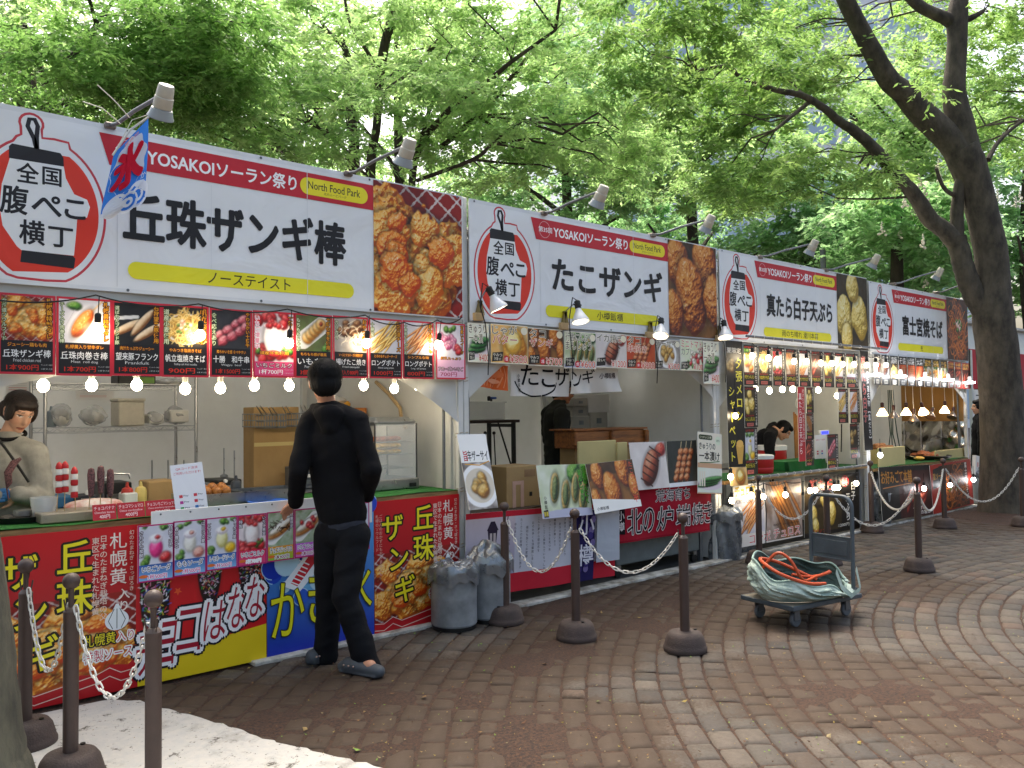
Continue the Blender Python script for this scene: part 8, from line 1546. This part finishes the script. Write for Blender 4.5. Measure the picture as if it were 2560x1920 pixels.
ellR = [ed(1830, 200, 11.5, (1.9, 1.2, .75), 120), ed(1930, 420, 11.7, (1.3, 1.0, .55), 75), ed(2040, 90, 12.6, (1.6, 1.3, .9), 80), ed(2330, 60, 13.6, (1.9, 1.6, 1.), 75), ed(1700, 60, 11., (1.8, 1.4, .8), 90), ed(2520, 300, 13.9, (1.6, 1.4, 1.), 70), ed(2275, 255, 11.2, (.6, .5, .16), 7), ed(2180, 440, 11.8, (.8, .7, .3), 20),
        ed(2590, 120, 13., (1.4, 1.2, .9), 50), ((9.5, -3.0, 7.4), (4.2, 3.0, 1.0), 110)]  # last blob: unseen canopy overhead, added to darken the ground
tree('zelkova_tree', 'big leaning tree with several dark limbs at the right, chain post at its foot', (bR.x, bR.y, 0), pR, ellR, GRN1, .098, .034, 21, BARK2, gap=.4, twigs=150)
# tree behind the stalls in the middle
zz1 = lambda x, y, w_, e=0: (x/1.728, y/1.728, w_/1.728, e)
TC = 12.5
cA = [(890, 900, 17)]+[zz1(*q) for q in ((1530, 740, 25), (1525, 560, 20), (1500, 300, 17), (1485, 200, 14), (1420, 140, 9), (1330, 0, 7), (1290, -120, 5))]
cB = [(930, 900, 16)]+[zz1(*q) for q in ((1600, 770, 21), (1625, 560, 18), (1635, 400, 20), (1640, 330, 21), (1665, 180, 20), (1700, 50, 20), (1730, -60, 18), (1760, -260, 12))]
cC = [zz1(*q) for q in ((1640, 340, 12), (1590, 230, 9), (1520, 120, 7), (1490, 0, 6), (1480, -140, 4))]
cD = [zz1(*q) for q in ((1630, 440, 14), (1700, 370, 12), (1780, 310, 12, .3), (1880, 190, 11, .5), (1960, 90, 9, .7), (2060, -40, 6, .9))]
cE = [(1010, 900, 14)]+[zz1(*q) for q in ((1780, 790, 16), (1830, 610, 15), (1900, 520, 14, -.3), (1990, 430, 12, -.5), (2120, 340, 11, -.8), (2212, 265, 9, -1), (2400, 130, 6, -1.2))]
cF = [zz1(*q) for q in ((1815, 640, 10), (1865, 450, 9), (1960, 350, 8), (2060, 240, 7), (2105, 60, 5), (2120, -60, 4))]
cG = [zz1(*q) for q in ((1900, 640, 12), (1960, 590, 13), (2060, 500, 12, .3), (2150, 410, 11, .5), (2212, 330, 9, .7), (2330, 180, 6, 1))]
cH = [(800, 640, 18)]+[zz1(*q) for q in ((1300, 715, 15), (1200, 650, 14), (1000, 510, 12, -.6), (880, 420, 10, -.9), (690, 255, 7, -1.3), (600, 180, 4, -1.5))]
cI = [zz1(*q) for q in ((1270, 690, 12), (1180, 610, 11), (1050, 530, 10, -.5), (960, 410, 9, -.8), (830, 330, 6, -1.1), (740, 260, 4, -1.3))]
cJ = [zz1(*q) for q in ((1500, 660, 9), (1450, 600, 7, -.2), (1330, 530, 6, -.4), (1190, 490, 4, -.6))]; cK = [zz1(*q) for q in ((1800, 780, 9), (2040, 690, 9, -.5), (2130, 620, 8, -.7), (2260, 520, 5, -1)) ]
bC = dep(905, 900, TC)
tree('maple_tree', 'tree with several slender upright stems behind the nearest two banners', (bC.x, bC.y, 0), [px_path(q, TC) for q in [[(905, 1420, 34), (902, 1100, 30), (900, 880, 28)], cA, cB, cC, cD, cE, cF, cG, cH, cI, cJ, cK]],
     [ed(700, 330, 11.5, (2.6, 1.6, .8), 140), ed(1050, 330, 12, (2.4, 1.6, .9), 120), ed(1350, 330, 13, (2.4, 1.8, 1.), 140), ed(900, 60, 12.5, (3.0, 1.8, .9), 170), ed(1350, 60, 12.5, (2.6, 1.8, 1.), 155), ed(1560, 380, 14, (1.8, 1.6, .8), 85), ed(450, 150, 11, (2., 1.6, .9), 90), ((4.5, 3.5, 8.6), (4.5, 3.5, 1.), 170)], GRN3, .096, .038, 31, gap=.43, twigs=160)
# darker tree, upper left
T0 = 9.
bL = dep(140, 900, 10.5)
tree('dark_tree', 'dark leaved tree spreading at the upper left over the nearest banner', (bL.x, bL.y, 0), [px_path(q, 10.5) for q in [[(150, 1300, 34), (175, 700, 22), (130, 310, 12), (105, 180, 8, -.4), (60, 60, 5, -.8)], [(115, 300, 9), (90, 230, 7), (75, 160, 5), (60, 80, 3)], [(150, 300, 8), (140, 200, 5, -.4), (240, 60, 4, -.8), (330, -60, 3, -1)]]],
     [ed(330, 110, 9.3, (1.7, 1.3, .65), 150), ed(480, 230, 9.6, (1.0, .9, .4), 70), ed(230, 230, 9.6, (1.1, .9, .4), 60), ed(560, 40, 9.2, (1.1, 1., .4), 70), ((-.5, 2., 6.8), (2.6, 2.2, .8), 150)], GRN2, .08, .031, 41, gap=.38, twigs=70)
# row of trees farther back, sunlight put into their paler leaf colours
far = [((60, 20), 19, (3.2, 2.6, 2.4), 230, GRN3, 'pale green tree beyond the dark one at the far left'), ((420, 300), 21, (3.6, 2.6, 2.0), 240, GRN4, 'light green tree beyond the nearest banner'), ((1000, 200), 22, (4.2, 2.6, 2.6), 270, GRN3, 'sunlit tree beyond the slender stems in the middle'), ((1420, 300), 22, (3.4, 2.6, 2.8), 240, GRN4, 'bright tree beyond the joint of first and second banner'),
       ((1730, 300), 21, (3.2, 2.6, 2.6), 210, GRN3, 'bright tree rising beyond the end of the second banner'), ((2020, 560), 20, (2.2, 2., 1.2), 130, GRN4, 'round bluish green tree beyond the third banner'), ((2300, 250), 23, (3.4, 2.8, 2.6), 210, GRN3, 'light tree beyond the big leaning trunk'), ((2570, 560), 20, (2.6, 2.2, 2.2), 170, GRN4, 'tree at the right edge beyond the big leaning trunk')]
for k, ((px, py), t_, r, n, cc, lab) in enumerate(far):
    c = dep(px, py, t_); b0 = Vector((c.x, c.y, 0)); rr = random.Random(k); pths = [[(c.x, c.y, 0, .2), (c.x+.1, c.y, 2.5, .17), (c.x, c.y+.1, c.z-r[2]*.5, .12), (c.x-.1, c.y, c.z+r[2]*.6, .05)]]
    for q in range(6): a = rr.uniform(0, 6.28); zq = rr.uniform(2.4, c.z); pths.append([(c.x, c.y, zq, .08), (c.x+.8*math.cos(a), c.y+.8*math.sin(a), zq+.7, .06), (c.x+r[0]*.75*math.cos(a), c.y+r[1]*.75*math.sin(a), zq+1.6, .02)])
    tree('park_tree', lab, b0, pths, [((c.x, c.y, c.z), r, n), ((c.x, c.y, c.z-r[2]*.5), (r[0]*1.1, r[1]*1.1, r[2]*.5), n//3)], cc, .16, .08, 60+k, gap=.46, sc=.55, twig=.9, m=13, nt=6, twigs=0, group='park trees behind the stalls')
for k, (px, py, t_) in enumerate(((250, 470, 24), (760, 500, 27), (1250, 520, 26), (1650, 560, 27), (2120, 640, 28))):  # low far trees, sunlight painted in as a pale leaf colour
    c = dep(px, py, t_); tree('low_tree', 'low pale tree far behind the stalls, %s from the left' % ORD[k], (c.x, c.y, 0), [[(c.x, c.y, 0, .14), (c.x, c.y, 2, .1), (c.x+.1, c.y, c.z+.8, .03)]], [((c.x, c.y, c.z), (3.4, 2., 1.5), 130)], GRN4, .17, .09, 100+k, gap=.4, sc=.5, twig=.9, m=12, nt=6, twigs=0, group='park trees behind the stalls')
# flowering tree with white candles
c = dep(2235, 600, 16.5); b0 = (c.x, c.y, 0)
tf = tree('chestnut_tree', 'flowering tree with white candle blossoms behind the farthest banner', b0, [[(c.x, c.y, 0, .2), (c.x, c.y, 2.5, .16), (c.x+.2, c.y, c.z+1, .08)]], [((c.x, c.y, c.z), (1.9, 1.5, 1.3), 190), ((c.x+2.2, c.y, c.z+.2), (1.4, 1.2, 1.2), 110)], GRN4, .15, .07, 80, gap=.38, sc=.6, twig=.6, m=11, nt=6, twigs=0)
b = MB(); rg_ = random.Random(3); BL = mat('blossom', '#e4dccb', .8, var=.1, scale=60)
for k in range(34):
    a, q = rg_.uniform(0, 6.28), rg_.uniform(.4, 1); p = Vector((rg_.uniform(-1.9, 3.2), -1.35*q+rg_.uniform(-.2, .2), c.z+rg_.uniform(-1.1, 1.1)))
    for j in range(16): f = j/15; b.ball(p+Vector((rg_.uniform(-1, 1)*.06*(1-f), rg_.uniform(-1, 1)*.06*(1-f), .24*f)), .024*(1-.5*f), BL, 6)
b.build('blossom', tf)
# foreground trunk at the far left
p0 = gnd(-75, 1975); e1 = px_path([(-75, 1990, 150), (-95, 1900, 140), (-108, 1730, 132), (-118, 1585, 128), (-135, 1440, 126), (-200, 1000, 120), (-300, 300, 112), (-420, -600, 90)], 3.35)
tree('street_tree', 'grey mossy tree trunk cut by the lower left edge of the view', (p0.x, p0.y, 0), [e1], [((-2.2, -3.6, 6.6), (3.2, 3.0, .8), 120), ((2.4, -4.2, 7.2), (3.0, 2.4, .8), 90)], GRN1, .09, .036, 90, fissure(mat('bark_mossy', '#6e6a58', .95, var=.3, scale=9, bump=1., bscale=32, col2='#45433a', stretch=(1, 1, .4)), 22), gap=.4, twigs=0)  # both leaf blobs hang overhead out of view, added to shade the ground
# ---------------------------------------------------------------- buildings and tents far behind
def tower(name, lab, px, t_, w_, d_, h_, rz, wallm, winm, fl=3.6, nb=8):
    c = dep(px, 900, t_); t = thing(name, lab, 'building', (c.x, c.y, 0), rz); b = MB(); b.box((0, 0, h_/2), (w_, d_, h_), wallm); b.build('wall', t)
    for k in range(int(h_/fl)):
        z = k*fl+1.6; b = MB()
        for f in range(nb): x = -w_/2+w_*(f+.5)/nb; b.box((x, -d_/2-.02, z), (w_/nb*.82, .08, fl*.55), winm); y = -d_/2+d_*(f+.5)/nb; b.box((-w_/2-.02, y, z), (.08, d_/nb*.82, fl*.55), winm)
        b.build('window_row', t)
GL = mat('tower_glass', '#b4cbdc', .15, var=.12, scale=.2, spec=.8); WT = mat('tower_white', '#f0f2f4', .6, var=.05, scale=.3); WG = mat('tower_grey', '#b4b8be', .7, var=.06, scale=.4)
tower('office_tower', 'pale glass office tower glimpsed between the leaves in the middle', 1830, 62, 26, 18, 44, rad(-28), WT, GL)
tower('grey_tower', 'narrow grey tower seen through the leaves above the third banner', 2200, 70, 9, 9, 46, rad(-35), WG, GL, 3.2, 3)
def far_tent():
    t = thing('festival_tent', 'white tent with a red valance glimpsed on both sides of the tree trunk', 'tent', (17.4, 1.2, 0)); b = MB(); b.grid(lambda u, v: (-.3+5*u, .0+.3*v, 2.62+.55*v), 12, 4, TARP, .004); b.box((2.2, 1.4, 3.2), (5, 2.4, .05), TARP); b.build('roof', t)
    b = MB(); b.box((2.2, 0, 2.24), (5, .02, .76), mat('red_valance', '#b81c2c', .7, var=.08)); b.build('valance', t); b = MB(); b.grid(lambda u, v: (-.3+5*u, 2.2+.02*math.sin(20*u), .05+2.6*v), 20, 8, TARP, .004); b.build('back_wall', t); b = MB(); [b.box((x, 0, 1.3), (.06, .06, 2.6), PIPE) for x in (-.27, 4.67)]; b.build('post', t)
    s = Sheet(1.5, .34, '#e6e4de', .01); s.text('ブルーベリー', .08, .06, 1.42, .28, '#1c1c20', .014); tag(s.build('fruit_sign', PAPER, loc=(17.15, 1.15, 1.5)), 'white sign starting ブル below the red valance beside the tree trunk', 'sign')
far_tent()
b = MB(); p = at(2058, 655, 3.2); b.tube([(p.x, 3.2, 0), (p.x, 3.2, at(2058, 622, 3.2).z)], .055, mat('grey_mast', '#6c7074', .5, metal=.4, var=.1), 12); one(b, 'grey_mast', 'grey round mast top showing above the third banner', 'mast')
bpy.data.objects.remove(_to)
